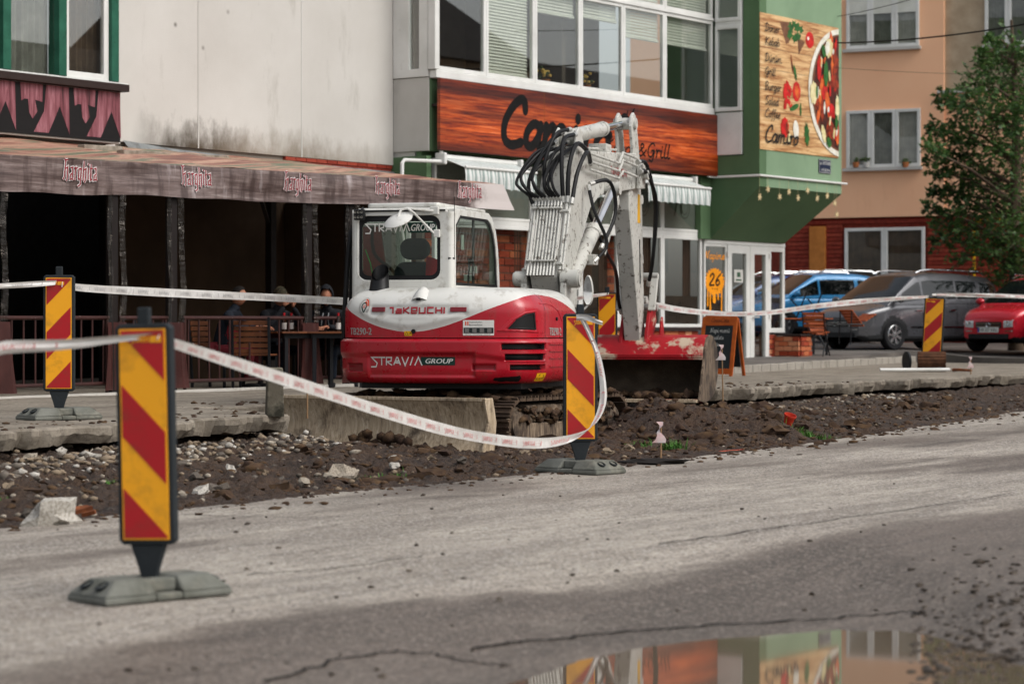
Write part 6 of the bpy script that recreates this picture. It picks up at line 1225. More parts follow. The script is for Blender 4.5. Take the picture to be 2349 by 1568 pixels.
hose([bb_(XB+.12, .72, .04), (XB+.10, 1.45, 3.15), (XB+.08, 1.62, 3.46), (XB+.12, 1.95, 3.54)], .024); hose([bb_(XB+.17, .72, .04), (XB+.17, 1.5, 3.15), (XB+.19, 1.75, 3.42), (XB+.2, 2.2, 3.38)], .026); hose([bb_(XB+.22, .7, .04), (XB+.24, 1.6, 3.1), (XB+.27, 1.9, 3.34), (XB+.21, 2.3, 3.24)], .024)
hose([(XB-.20, 1.42, 2.7), (XB-.27, 1.45, 3.0), (XB-.12, 1.7, 3.42), (XB-.03, 1.95, 3.56)], .022); hose([(XB-.10, 1.5, 2.9), (XB-.10, 1.48, 3.2), (XB-.02, 1.66, 3.52), (XB+.05, 1.98, 3.60)], .022)
hose([(XB+.2, 2.25, 2.98), (XB+.28, 2.2, 2.7), (XB+.40, 2.3, 2.35), (XB+.30, 2.15, 2.15)], .02); hose([(XB+.2, 2.35, 3.02), (XB+.36, 2.6, 3.05), (XB+.40, 2.7, 2.7), (XB+.32, 2.35, 2.3)], .022)
for i in range(2): hose([(XB+.2+.03*i, 4.7, 3.42-.12*i), (XB+.24, 5.0, 3.40-.1*i), (XB+.28+.02*i, 5.28, 2.95), (XB+.24, 5.36, 2.3), (XB+.15, 5.5, 1.95)], .024)
hose([(XB-.2, 3.6, 2.9), (XB-.05, 4.0, 2.35), (XB-.08, 4.7, 2.1), (XB-.14, 5.1, 1.75), (XB-.13, 5.2, 1.6)], .022)
for i, z in enumerate((3.36, 3.27, 3.18)): m = MB(); m.tube([(XB+.19, 2.35, z), (XB+.19, 3.75, z-.02), (XB+.19, 3.95, z+(.12 if i < 2 else .08)), (XB+.19, 4.7, z+(.10 if i < 2 else .06))], .016, 8); m.build('steel_pipe', MATS['boom_white'], boom, smooth=True)
for i in range(3): m = MB(); m.tube([(XB-.12+.06*i, 2.5, 3.44), (XB-.12+.06*i, 4.4, 3.55)], .013, 8); m.build('steel_pipe', MATS['boom_white'], boom, smooth=True)
for q in ((XB-.12, XB+.1, 3.5, 3.75, 3.46, 3.56), (XB+.2, XB+.3, 2.1, 2.3, 2.1, 2.22)): m = MB(); m.box(*q); m.build('valve_block', MATS['boom_white'], boom, bevel=.01)
# ---- bucket
bk = [(4.78, .52), (5.1, .49), (5.45, .52), (5.72, .60), (5.9, .80), (5.93, 1.0), (5.84, 1.18), (5.66, 1.29), (5.45, 1.32), (5.28, 1.28), (5.14, 1.16), (5.07, 1.02)]
BX0, BX1 = XB-1.12, XB+.92
m = MB(); m.grid(2, len(bk), lambda i, j: ((BX0, BX1)[i], *bk[j])); ii = [(y+(5.5-y)*.05, z+(.92-z)*.05) for y, z in bk]; m.grid(2, len(bk), lambda i, j: ((BX0, BX1)[i], *ii[j]), 1)
m.add([(BX0, *bk[0]), (BX1, *bk[0]), (BX1, *ii[0]), (BX0, *ii[0]), (BX0, *bk[-1]), (BX1, *bk[-1]), (BX1, *ii[-1]), (BX0, *ii[-1])], [(0, 1, 2, 3), (4, 5, 6, 7)], 0)
bkt = m.build('bucket', [MATS['bucket_red'], MATS['bucket_dirt']], EXC, smooth=True, ang=50)
for x in (BX0-.03, BX1): m = MB(); m.prism(bk, lambda u, v, h: (h, u, v), x, x+.03); m.build('bucket_side', MATS['frame_mud'], bkt, bevel=.006)
m = MB(); m.bar((BX0, 5.1, 1.06), (BX1, 5.1, 1.06), .07, .05); m.build('bucket_lip', MATS['bucket_red'], bkt, bevel=.01); m = MB(); m.bar((BX0, 4.76, .52), (BX1, 4.76, .52), .16, .035); m.build('cutting_edge', MATS['blade_steel'], bkt); m = MB()
for k in range(90): r = random.uniform(.02, .06); m.ico((random.uniform(BX0+.05, BX1-.05), random.uniform(4.9, 5.6), .55+random.uniform(0, .05)), (r*1.5, r*1.3, r), k, 0, .8)
m.build('caked_mud', MATS['clod_earth'], bkt, smooth=True, ang=75)['kind'] = 'stuff'
for s in (-.17, .15): bx_([(5.22, 1.0), (5.55, 1.25), (5.75, 1.5), (5.62, 1.74), (5.50, 1.76), (5.30, 1.42), (5.2, 1.2)], XB+s, XB+s+.05, 'bucket_lug', 'bucket_red', bkt)
bx_([(5.5, 1.25), (5.7, 1.3), (5.62, 1.55), (5.55, 1.5)], XB+.28, XB+.31, 'bucket_lug', 'bucket_red', bkt); 
for s in (-.2, .21): m = MB(); m.bar((XB+s, 5.40, 1.62), (XB+s, 5.60, 2.08), .03, .10, up=(1, 0, 0)); m.build('bucket_link', MATS['boom_white'], EXC, bevel=.02)
for y, z in ((5.35, 1.24), (5.56, 1.66), (5.6, 2.05)): m = MB(); m.tube([(XB-.22, y, z), (XB+.25, y, z)], .045, 14); m.build('pivot_pin', MATS['fitting'], bkt, smooth=True)
# ---- right hand mirror
m = MB(); c = V((.93, .95, 1.80)); P = [(.052*math.cos(t*PI/10)*(1.05-.15*math.sin(t*PI/10)), .165*math.sin(t*PI/10)) for t in range(20)]
m.prism(P, lambda u, v, h: (c.x+u, c.y+h, c.z+v), 0, .05); mr = m.build('side_mirror', MATS['boom_white'], EXC, bevel=.015, seg=3); m = MB(); m.prism([(u*.86, v*.93) for u, v in P], lambda u, v, h: (c.x+u, c.y+h, c.z+v), -.004, -.0005); m.build('mirror_glass', MATS['chrome'], mr); m = MB(); m.tube([c+V((0, .03, -.15)), c+V((-.04, .0, -.2)), c+V((-.12, -.02, -.24))], .012, 8); m.build('mirror_arm', MATS['boom_white'], mr, smooth=True)
random.seed(8)
# ================================================================ barrier tape
mat('tape_film', '#d3d1cd', .3, col2='#c3c0bb'); mat('tape_red', '#cc7b79', .4); mat('tape_grey', '#a3a2a1', .4)
def spline(P, n=8):
    Q = [P[0]]+list(P)+[P[-1]]; out = []
    for i in range(1, len(Q)-2):
        for k in range(n):
            t = k/n; out.append(tuple(.5*(2*Q[i][c]+(Q[i+1][c]-Q[i-1][c])*t+(2*Q[i-1][c]-5*Q[i][c]+4*Q[i+1][c]-Q[i+2][c])*t*t+(3*Q[i][c]-Q[i-1][c]-3*Q[i+1][c]+Q[i+2][c])*t**3) for c in range(len(P[0]))))
    return out+[tuple(P[-1])]
def tape(pts, label, ink='tape_red', rep=.42, mirror=False, th=.0):
    # pts: picture x, y, distance, width in metres, lean of the width direction (0 upright .. 1 sideways)
    P = spline([(*at(x, y, Y), w, l) for x, y, Y, w, l in pts], 10); L = [0.]
    for a, b in zip(P, P[1:]): L.append(L[-1]+(V(b[:3])-V(a[:3])).length)
    def fr(u):
        i = max(0, min(len(P)-2, bisect.bisect(L, u)-1)); t = (u-L[i])/max(1e-9, L[i+1]-L[i]); a = [lerp(p, q, t) for p, q in zip(P[i], P[i+1])]
        wd = V((math.sin(a[4]*PI/2)*.97, -.12-.25*math.sin(u*2.1), math.cos(a[4]*PI/2))).normalized(); return V(a[:3]), wd, a[3]
    def fn(u, v, h):
        c, wd, w = fr(u); return c+wd*(v*w)+V((0, -h, 0))
    m = MB(); k = max(20, int(L[-1]/.06)); m.grid(k, 4, lambda i, j: fn(L[-1]*i/(k-1), j/3-.5, .012*math.sin(j*1.5+i*.25)*(j in (1, 2))))
    t = thing('barrier_tape', label, 'barrier tape', P[0][:3]); o = m.build('film', MATS['tape_film'], t, smooth=True, M=MX.Translation(-V(P[0][:3])))
    m = MB(); u = .1; hk = .014
    while u < L[-1]-.34:
        if mirror: f2 = lambda a, b, h: fn(2*u+.30-a, b, h)
        else: f2 = fn
        polytext(m, SV, 'STRAVIL', u, -.22, .19, .42, f2, .007, off=hk, dh=.0002); m.stroke([(u+.2, -.22), (u+.3, -.22), (u+.3, .2), (u+.2, .2), (u+.2, -.22)], .008, lambda a, b, h: f2(a, b, h), hk, False); m.stroke([(u+.215, .0), (u+.285, .0)], .014, lambda a, b, h: f2(a, b, h), hk, False); u += rep
    m.build('printing', MATS[ink], t, M=MX.Translation(-V(P[0][:3])))['kind'] = 'stuff'; return t
tape([(-1700, 900, 10.2, .06, .1), (-700, 868, 10.7, .06, .1), (-80, 812, 11.0, .055, .1), (0, 797, 11.05, .06, 0), (150, 790, 11.1, .05, .05), (260, 778, 11.12, .035, .1), (352, 769, 11.12, .028, .3)], 'near red printed tape running out of the picture behind the nearest marker')
tape([(362, 772, 11.1, .03, .3), (395, 786, 11.3, .045, .2), (500, 820, 12.2, .06, .1), (700, 885, 13.9, .075, 0), (880, 944, 15.6, .08, 0), (1050, 992, 17.2, .085, 0), (1200, 1015, 18.5, .085, .05), (1290, 1010, 18.95, .08, .25), (1350, 985, 19.05, .07, .55), (1380, 935, 19.1, .06, .85), (1383, 880, 19.12, .05, 1), (1370, 810, 19.15, .045, 1), (1350, 760, 19.15, .04, .9), (1334, 728, 19.18, .04, .8)], 'sagging red printed tape strung between the two nearest markers')
tape([(1322, 728, 19.2, .05, 0), (1345, 728, 19.15, .05, .3), (1366, 736, 19.1, .035, .2), (1382, 741, 19.1, .03, 0)], 'short loose tape end fluttering from the middle marker', rep=5)
tape([(-1300, 730, 18.0, .05, .1), (-500, 690, 19.6, .05, .1), (-60, 660, 20.6, .04, .1), (0, 656, 20.8, .045, .1), (70, 652, 21.0, .05, .1), (128, 648, 21.15, .045, .2)], 'grey backed tape leaving the pavement marker towards the picture edge', 'tape_grey')
tape([(142, 652, 21.15, .05, .1), (200, 661, 21.6, .07, 0), (400, 672, 23.2, .08, 0), (600, 681, 24.8, .08, 0), (800, 691, 26.4, .08, 0)], 'grey backed tape stretched from the pavement marker to the digger', 'tape_grey', mirror=True)
tape([(1270, 697, 29.8, .06, 0), (1320, 685, 30.6, .06, 0), (1392, 674, 31.55, .04, .2)], 'red printed tape behind the digger mirror'); tape([(1394, 674, 31.55, .04, .2), (1440, 683, 32.0, .06, 0), (1480, 694, 32.4, .085, 0), (1560, 710, 33.2, .08, 0), (1660, 719, 34.4, .07, .0), (1760, 717, 36, .07, 0), (1880, 701, 38, .085, 0), (2000, 689, 39.6, .085, 0), (2130, 680, 41.3, .045, .2)], 'long tape sagging across the shop door to the tub marker')
tape([(2138, 676, 41.3, .045, .1), (2200, 676, 41.6, .07, 0), (2349, 680, 42.2, .07, 0), (2430, 684, 42.6, .07, 0)], 'tape running from the tub marker past the parked cars')
# ================================================================ stakes, post, pipe, tub
mat('stake_wood', '#8b6f52', .9); mat('ribbon', '#dcd5d3', .6, col2='#e2b9b7', sc=12); mat('moss_concrete', '#575146', .95, col2='#757062', sc=5, dirt='#2c2a22', dsc=3, dlo=.45, dhi=.6, bump=.7, bsc=20)
def stake(x, y0, y1, Y, label, rib=True, tilt=0):
    p, q = at(x, y1, Y), at(x+tilt, y0, Y); t = thing('marker_stake', label, 'stake', p); m = MB(); m.tube([(0, 0, -.1), q-p], [.009, .008], 7); m.build('stick', MATS['stake_wood'], t, smooth=True)
    if rib:
        m = MB(); h = q-p; m.grid(3, 7, lambda i, j: (h.x-.01+.03*(i-1)*abs(j-2)*.5+.012*math.sin(j*1.7), -.015+.01*math.sin(j+i), h.z+.05-.03*j)); m.build('ribbon', MATS['ribbon'], t, smooth=True)
stake(1659, 800, 935, 28.3, 'thin wooden stake with white ribbon beside the bucket', True, -3); stake(1516, 980, 1050, 20.6, 'thin stake with pink ribbon by the grass tuft'); stake(2227, 825, 868, 39.2, 'small stake with white ribbon on the far pavement'); stake(705, 898, 935, 23.0, 'short bare stake behind the dozer blade', False)
cp = at(630, 945, 22.35); t = thing('concrete_post', 'short mossy concrete bollard on the pavement edge behind the blade', 'bollard', (cp.x, cp.y, pavz(22.35)), R(12)); m = MB()
m.grid(4, 9, lambda i, j: V(((.082+.006*nz(i, j, 3)-.012*j/8)*(1, 1, -1, -1)[i], (.082-.012*j/8)*(-1, 1, 1, -1)[i], -.02+.45*j/8)), cu=True); m.f.append((8, 17, 26, 35)); m.mi.append(0); m.build('shaft', MATS['moss_concrete'], t, bevel=.012)
pz = pavz(40.5)+.045; p, q, r = at(2018, 0, 40.3), at(2178, 0, 40.6), at(2228, 0, 40.2); m = MB(); m.tube([(p.x, p.y, pz), (q.x, q.y, pz)], .03, 12); t = m.build('white_pipe', MATS['white_upvc'], smooth=True); tag(t, 'white plastic pipe lying on the far pavement', 'pipe'); m = MB(); m.tube([(q.x+.06, q.y, pz-.005), (lerp(q.x, r.x, .5), q.y-.1, pz), (r.x, r.y, pz-.01)], [.03, .025, .018], 8); tag(m.build('wooden_stick', MATS['timber_scrap'], smooth=True), 'orange brown stick lying at the end of the white pipe', 'stick')
mat('tub_wood', '#5a3a26', .85, col2='#3f2718', sc=7, bump=.5); tb = at(2137, 0, 40.95); t = thing('wooden_tub', 'slatted brown wooden tub lying on its side under the leaning marker', 'tub', (tb.x, tb.y, pavz(40.95)), R(-8)); rr = .165
for k in range(18): a = 2*PI*k/18; m = MB(); m.bar((-.235, rr*math.cos(a), rr+rr*math.sin(a)), (.235, rr*math.cos(a), rr+rr*math.sin(a)), .052, .025, up=(0, math.cos(a), math.sin(a))); m.build('slat', MATS['tub_wood'], t, bevel=.004)
for x in (-.22, .2): m = MB(); m.tube([(x, 0, rr), (x+.02, 0, rr)], rr-.012, 22); m.build('end_disc', MATS['tub_wood'], t)
dc = at(2080, 0, 41.2); m = MB(); m.tube([(-.015, 0, .17), (.015, 0, .17)], .17, 24); t = m.build('round_disc', MATS['marker_rubber'], smooth=True); t.location = (dc.x, dc.y, pavz(41.2)); t.rotation_euler = (0, 0, R(15)); tag(t, 'dark round disc standing on edge beside the wooden tub', 'disc')
cup = at(1806, 992, 24.6); m = MB(); m.lathe([(0, 0), (.04, 0), (.06, .12), (.065, .12), (.065, .1)], 14); mat('cup_red', '#c23a26', .5, dirt='#4a3324', dsc=6); t = m.build('plastic_pot', MATS['cup_red'], smooth=True); t.location = (cup.x, cup.y, dirtz(cup.x, cup.y)+.03); t.rotation_euler = (.3, .25, 0); tag(t, 'small red plastic pot half buried in the dirt heap', 'plastic pot')
# ================================================================ chalkboard
mat('board_wood', '#b0561c', .5, col2='#9a4715', sc=7, bump=.2); mat('slate', '#1b2124', .8, col2='#252c2f', sc=3); mat('chalk', '#c9cbc8', .95); mat('brown_ink', '#4a1c0c', .6)
cb = at(1655, 862, 37.9); t = thing('chalkboard', 'orange framed chalkboard easel outside the shop door', 'chalkboard', (cb.x, cb.y, pavz(37.9)), R(-33)); wd, ht = .31, .96
lean = .2
def fb(u, v, h): return (u, -.22+lean*v-h, v)
m = MB(); arc = [(-wd, .03), (wd, .03), (wd, ht-.05)]+[(wd*math.cos(k*PI/10), ht-.05+.05*math.sin(k*PI/10)) for k in range(1, 10)]+[(-wd, ht-.05)]
inn = [(-wd+.065, .12), (wd-.065, .12), (wd-.065, ht-.17)]+[(lerp(wd-.065, -wd+.065, k/10), ht-.17) for k in range(1, 10)]+[(-wd+.065, ht-.17)]
m.ring(arc, inn, fb, -.012, .012); m.build('front_frame', MATS['board_wood'], t, bevel=.004); m = MB(); m.prism([(-wd+.064, .119), (wd-.064, .119), (wd-.064, ht-.169), (-wd+.064, ht-.169)], fb, -.008, .004); m.build('slate', MATS['slate'], t)
for u in (-wd+.03, wd-.03): m = MB(); m.bar(fb(u, -.0, 0), fb(u, .06, 0), .05, .024, up=(0, 1, 0)); m.build('foot', MATS['board_wood'], t); m = MB(); m.bar((u, .22, 0), (u, -.0, ht-.06), .05, .03, up=(0, 1, 0)); m.build('rear_leg', MATS['board_wood'], t, bevel=.004)
m = MB(); m.prism([(-wd+.06, .14), (wd-.06, .14), (wd-.06, ht-.2), (-wd+.06, ht-.2)], lambda u, v, h: (u, .20-.22*v/ht-h, v), -.006, .006); m.build('rear_slate', MATS['slate'], t)
m = MB(); script(m, 'Coca-Cola'.replace('-', '-'), -.15, ht-.115, .032, lambda u, v, h: fb(u, v, h+.013), .22, wx=1.1); m.build('brand_lettering', MATS['brown_ink'], t)
m = MB(); 
for k, (w_, u, h_) in enumerate((('Napi menü', -.16, .038), ('kinálata', -.14, .034), ('20 lei', -.1, .03), ('leve', -.12, .028), ('salad', -.15, .028))):
    script(m, w_.replace('0', 'o').replace('á', 'a'), u, .68-.105*k, h_, lambda a, b, h: fb(a, b, h+.005), .13, wx=.95)
m.build('chalk_writing', MATS['chalk'], t)
# ================================================================ folded garden furniture
mat('garden_slat', '#a8542a', .6, col2='#8c4220', sc=6); mat('black_frame', '#15161a', .5)
def place(o, mtx): o.matrix_world = mtx
def folding_chair(label, loc, rot):
    t = thing('folding_chair', label, 'folding chair', loc, 0, 'folding wooden garden chairs'); t.rotation_euler = rot
    for s in (-1, 1):
        for P in ([(s*.21, -.26, 0), (s*.21, .16, .46), (s*.21, .25, .82)], [(s*.19, .26, 0), (s*.19, -.2, .46)]): m = MB(); m.tube(P, .014, 7); m.build('leg', MATS['black_frame'], t, smooth=True)
    for k in range(6): m = MB(); m.box(-.22, .22, -.22+.073*k, -.16+.073*k, .45, .468); m.build('seat_slat', MATS['garden_slat'], t, bevel=.004)
    for k in range(4): m = MB(); z = .56+.075*k; m.box(-.22, .22, .155+.02*k, .175+.02*k, z, z+.055); m.build('back_slat', MATS['garden_slat'], t, bevel=.004)
def garden_table(label, loc, rz, L=1.1):
    t = thing('garden_table', label, 'garden table', loc, rz, 'slatted garden tables')
    for k in range(7): m = MB(); m.box(-L/2, L/2, -.33+.095*k, -.25+.095*k, .70, .72); m.build('table_slat', MATS['garden_slat'], t, bevel=.004)
    for x in (-L/2+.12, L/2-.12):
        for s in (-1, 1): m = MB(); m.bar((x, s*.28, 0), (x, s*.28, .7), .04, .04); m.build('leg', MATS['black_frame'], t)
        m = MB(); m.bar((x, -.28, .1), (x, .28, .6), .03); m.build('brace', MATS['black_frame'], t)
c = at(1836, 0, 47.6); zg = parkz(c.x, 47.6); garden_table('slatted garden table standing behind the brick pier', (c.x, 47.6, zg), R(20)); c = at(1903, 0, 47.0); zc = parkz(c.x, 47.0)
folding_chair('folding garden chair tipped forward with splayed legs beside the table', (c.x+.15, 47.0, zc+.42), (R(-48), R(0), R(-62))); c = at(1872, 0, 46.9); folding_chair('folding garden chair standing in front of the table', (c.x, 46.9, zc), (0, 0, R(160))); c = at(1850, 0, 47.5); folding_chair('folding garden chair laid upside down on the table', (c.x, 47.5, zc+1.18), (R(168), R(0), R(30)))
# ================================================================ parked cars
mat('car_glass', '#0d1112', .05, col2='#14191a'); mat('tyre', '#17171a', .8, bump=.3); mat('alloy', '#b9bbbc', .25, .8); mat('car_trim', '#1d1e20', .6); mat('lamp_lens', '#d6dadc', .08, .2, col2='#b4b9bc', sc=9); mat('plate_white', '#d5d7d4', .4); mat('car_chrome', '#d4d6d8', .12, 1); mat('plate_band', '#1f3f8f', .4)
for nm, c in (('grey', '#505155'), ('blue', '#2c8ac4'), ('red', '#c01c2c'), ('navy', '#1d4a86')): mat('car_'+nm, c, .28, .35 if nm == 'grey' else .15, col2=tuple(x*.93 for x in lin(c)), sc=1, coat=.6)
def car(name, label, paint, loc, heading, L, Wd, H, prof, roofp, ws, rear, pillars, wheels, wr, plate=None, rails=False, strip=False):
    # local x forward, y left, z up; prof: deck height along x; roofp: roof height along x
    t = thing('parked_car', label, 'car', loc, heading, 'cars parked behind the kerb'); h = Wd/2; N = 140
    def hw(x): u = abs(x)/(L/2); return h*(1-.16*max(0, (u-.62)/.38)**2.2-.05*u*u)
    xs = [lerp(-L/2, L/2, i/(N-1)) for i in range(N)]; zb = .2
    def sec(x):
        u = abs(x)/(L/2); w = hw(x); e = max(0, (u-.9)/.1); zt = pl(prof, x)-.05*e*e; zl = zb+.10*e
        P = [(w*.80, zl-.03), (w*.93, zl)]
        for k in range(1, 16): q = k/16; P.append((w*(1-.05*abs(q-.45)-.03*e), lerp(zl, zt-.06, q)))
        P += [(w*.955, zt-.035), (w*.90, zt), (w*.7, zt+.02), (w*.35, zt+.035), (0, zt+.04)]; return P
    m = MB(); full = []
    for x in xs:
        s = sec(x); full.append([(x, y, z) for y, z in s]+[(x, -y, z) for y, z in s[-2::-1]])
    n = len(full[0]); m.grid(N, n, lambda i, j: full[i][j])
    for f in range(len(m.f)):
        i, j = divmod(f, n-1); vs = [m.v[q] for q in m.f[f]]; cx, cy, cz = [sum(v[k] for v in vs)/4 for k in range(3)]
        if abs(cy) > h*.6 and any(math.hypot(cx-w, cz-wr) < wr*1.22 for w in wheels): m.mi[f] = 1
        elif cz < zb+.10: m.mi[f] = 1
    m.f.append(tuple(range(n))); m.mi.append(0); m.f.append(tuple((N-1)*n+j for j in range(n))[::-1]); m.mi.append(0)
    body = m.build('body', [MATS[paint], MATS['car_trim']], t, smooth=True, ang=40)
    x0, x1 = roofp[0][0], roofp[-1][0]; K = 64; m = MB(); xr = [lerp(x0, x1, i/(K-1)) for i in range(K)]
    def cab_(x):
        zr = pl(roofp, x); zb_ = pl(prof, x)-.02; w = hw(x)*.95; q = max(0, (zr-zb_)/(H-zb_)); P = [(w, zb_)]
        for k in range(1, 6): P.append((w*(1-.17*q*(k/6)), lerp(zb_, zr-.06*q, k/6)))
        P += [(w*(1-.21*q), zr-.035*q), (w*(1-.27*q), zr-.01*q), (w*.45, zr+.02*q), (0, zr+.03*q)]; return P
    rows = []
    for x in xr: s = cab_(x); rows.append([(x, y, z) for y, z in s]+[(x, -y, z) for y, z in s[-2::-1]])
    n2 = len(rows[0]); m.grid(K, n2, lambda i, j: rows[i][j])
    for f in range(len(m.f)):
        i, j = divmod(f, n2-1); jj = min(j, n2-2-j); vs = [m.v[q] for q in m.f[f]]; cx = sum(v[0] for v in vs)/4; cz = sum(v[2] for v in vs)/4; top = pl(roofp, cx)
        if jj <= 4 and jj >= 0 and ws[0]+.03*(5-jj) > cx > rear and not any(abs(cx-p) < .04 for p in pillars) and cz > pl(prof, cx)+.03 and (cx < ws[1] or cz < top-.10): m.mi[f] = 1
        elif jj >= 7 and ws[1] < cx < ws[0]-.06: m.mi[f] = 1
    m.build('cabin', [MATS[paint], MATS['car_glass']], t, smooth=True, ang=40)
    for wx in wheels:
        for s in (-1, 1):
            MM = MX.Translation((wx, s*(h-.10), wr)) @ MX.Rotation(R(-90)*s, 4, 'X')
            wh = bpy.data.objects.new('wheel', None); COL.objects.link(wh); wh.parent = t; wh.empty_display_size = .1
            m = MB(); m.lathe([(wr*.64, -.09), (wr*.93, -.10), (wr, -.07), (wr, .07), (wr*.93, .10), (wr*.66, .095)], 28, MM); m.build('tyre', MATS['tyre'], wh, smooth=True)
            m = MB(); m.lathe([(wr*.66, .09), (wr*.62, .10), (wr*.58, .05), (wr*.56, .02)], 28, MM)
            for k in range(7): a = 2*PI*k/7; m.bar(MM @ V((.03*math.cos(a), .03*math.sin(a), .075)), MM @ V((wr*.6*math.cos(a), wr*.6*math.sin(a), .085)), .05, .03, up=MM.to_3x3() @ V((0, 0, 1)))
            m.lathe([(0, .1), (.05, .095), (.06, .07)], 12, MM); m.build('rim', MATS['alloy'], wh, smooth=True, ang=40); m = MB(); m.lathe([(0, .02), (wr*.6, .02)], 20, MM); m.build('hub_shadow', MATS['car_trim'], wh)
    xf = L/2
    def xbf(y, z):
        for k in range(60):
            x = xf-.012*k; u = x/(L/2); e = max(0, (u-.9)/.1)
            if hw(x)*(.94-.03*e) >= abs(y) and pl(prof, x)-.05*e*e-.02 >= z: return x
        return xf-.7
    fx = lambda y, z: (xbf(y, z), y, z)
    zd = pl(prof, xf)-.05
    def plate_(name, y0, y1, z0, z1, mt, d, parent=body, n=10, r=None):
        m = MB(); m.grid(n, 4, lambda i, j: V(fx(lerp(y0, y1, i/(n-1)), lerp(z0, z1, j/3)))+V((d, 0, 0))); return m.build(name, MATS[mt], parent, smooth=True)
    zg = zd-.03
    plate_('grille', -.40*h, .40*h, zg-.13, zg, 'car_trim', .012); plate_('grille_bar', -.39*h, .39*h, zg-.045, zg-.03, 'car_chrome', .02); plate_('grille_bar', -.37*h, .37*h, zg-.10, zg-.085, 'car_chrome', .02); m = MB(); p = V(fx(0, zg-.07))+V((.03, 0, 0)); m.lathe([(.035, -.005), (.045, .005), (.05, 0)], 14, MX.Translation(p) @ MX.Rotation(R(90), 4, 'Y')); m.build('grille_emblem', MATS['car_chrome'], body)
    plate_('air_intake', -.62*h, .62*h, .27, .37, 'car_trim', .015); plate_('bumper_strip', -.8*h, -.5*h, zg-.2, zg-.18, 'car_chrome', .015); plate_('bumper_strip', .5*h, .8*h, zg-.2, zg-.18, 'car_chrome', .015)
    for s in (-1, 1):
        m = MB(); y0, y1 = s*.46*h, s*.93*h
        m.grid(10, 6, lambda i, j: (lambda y, z: V((xbf(y, z)+.014, y+s*.012*(i/9), z)))(lerp(y0, y1, i/9), lerp(zg-.12+.03*(i/9), zg+.02+.07*(i/9), j/5))); lp = m.build('headlamp', MATS['lamp_lens'], t, smooth=True)
        for q in (.58, .76): c = V(fx(s*q*h, zg-.03))+V((.02, 0, 0)); m = MB(); m.lathe([(0, .0), (.03, .004), (.042, .012)], 12, MX.Translation(c) @ MX.Rotation(R(90), 4, 'Y')); m.build('bulb_reflector', MATS['car_chrome'], lp, smooth=True)
        m = MB(); xm = ws[0]-.18; zm = pl(prof, xm)+.10; m.ico((xm, s*(h+.06), zm), (.07, .11, .075), 1, 0, .05, 2); m.build('wing_mirror', MATS[paint], t, smooth=True)
        for p_ in pillars[:3]: m = MB(); m.grid(2, 8, lambda i, j: (p_+.05+.012*i, s*(hw(p_)*.999+.004), lerp(.36, pl(prof, p_)-.06, j/7))); m.build('door_gap', MATS['car_trim'], body)
        for p_ in pillars[:2]: m = MB(); m.bar((p_+.12, s*(hw(p_)+.012), pl(prof, p_)-.16), (p_+.28, s*(hw(p_)+.012), pl(prof, p_)-.16), .02, .025); m.build('door_handle', MATS['car_chrome'], body)
        if strip: m = MB(); m.grid(24, 2, lambda i, j: (lerp(-1.1, .85, i/23), s*(hw(lerp(-1.1, .85, i/23))*.999+.008), .47+.028*j)); m.build('side_strip', MATS['car_chrome'], body)
        if rails: xa, xb = roofp[0][0]+.5, ws[1]-.1; ya = hw(0)*.70*s; m = MB(); m.tube([(xa, ya, H-.01), (xa+.15, ya, H+.05), (0, ya, H+.075), (xb-.15, ya, H+.05), (xb, ya, H-.0)], .02, 8); m.build('roof_rail', MATS['car_chrome'], t, smooth=True)
    if plate:
        p = V(fx(0, .46))+V((.03, 0, 0)); m = MB(); m.box(p.x-.01, p.x, -.26, .26, .40, .51); pt = m.build('number_plate', MATS['plate_white'], t); m = MB(); put_text(m, plate, -.21, .42, .44, .07, lambda u, v, hh: (p.x+.002+hh, u, v)); m.build('plate_lettering', MATS['car_trim'], pt); m = MB(); m.box(p.x, p.x+.001, -.26, -.22, .405, .505); m.build('plate_band', MATS['plate_band'], pt)
    return t
def hd(dx, dy): return math.atan2(dy, dx)
VANP = [(-2.2, .97), (-1.9, 1.02), (0, 1.0), (1.0, .98), (1.35, .96), (1.8, .87), (2.05, .79), (2.2, .70)]; VANR = [(-2.17, 1.02), (-2.05, 1.42), (-1.8, 1.58), (-.8, 1.64), (.2, 1.64), (.55, 1.58), (1.1, 1.22), (1.5, .93)]
car('car', 'grey minivan with roof rails parked beside the garden furniture', 'car_grey', (8.60, 52.45, .96), hd(-.80, -.60), 4.4, 1.80, 1.64, VANP, VANR, (1.42, .55), -1.95, (.42, -.62, -1.35), (1.33, -1.33), .32, None, True, True)
HP = [(-1.9, .9), (-1.6, .98), (0, .96), (.8, .95), (1.2, .94), (1.6, .86), (1.85, .78), (2.0, .68)]; HR = [(-1.88, 1.0), (-1.7, 1.25), (-1.45, 1.44), (-.9, 1.52), (0, 1.53), (.3, 1.50), (.9, 1.15), (1.2, .92)]
bc = at(1903, 0, 57.5); car('car', 'bright blue hatchback with white roof rails parked behind the minivan', 'car_blue', (bc.x-.4, 57.5, 1.18), hd(-.93, -.37), 4.0, 1.72, 1.54, HP, HR, (1.1, .3), -1.6, (.25, -.75, -1.42), (1.25, -1.22), .32, None, True)
AP_ = [(-1.75, .98), (0, .98), (.75, .96), (1.1, .95), (1.5, .86), (1.68, .78), (1.75, .70)]; AR_ = [(-1.73, 1.05), (-1.66, 1.4), (-1.5, 1.53), (-.6, 1.56), (-.1, 1.56), (.15, 1.50), (.65, 1.2), (1.02, .96)]
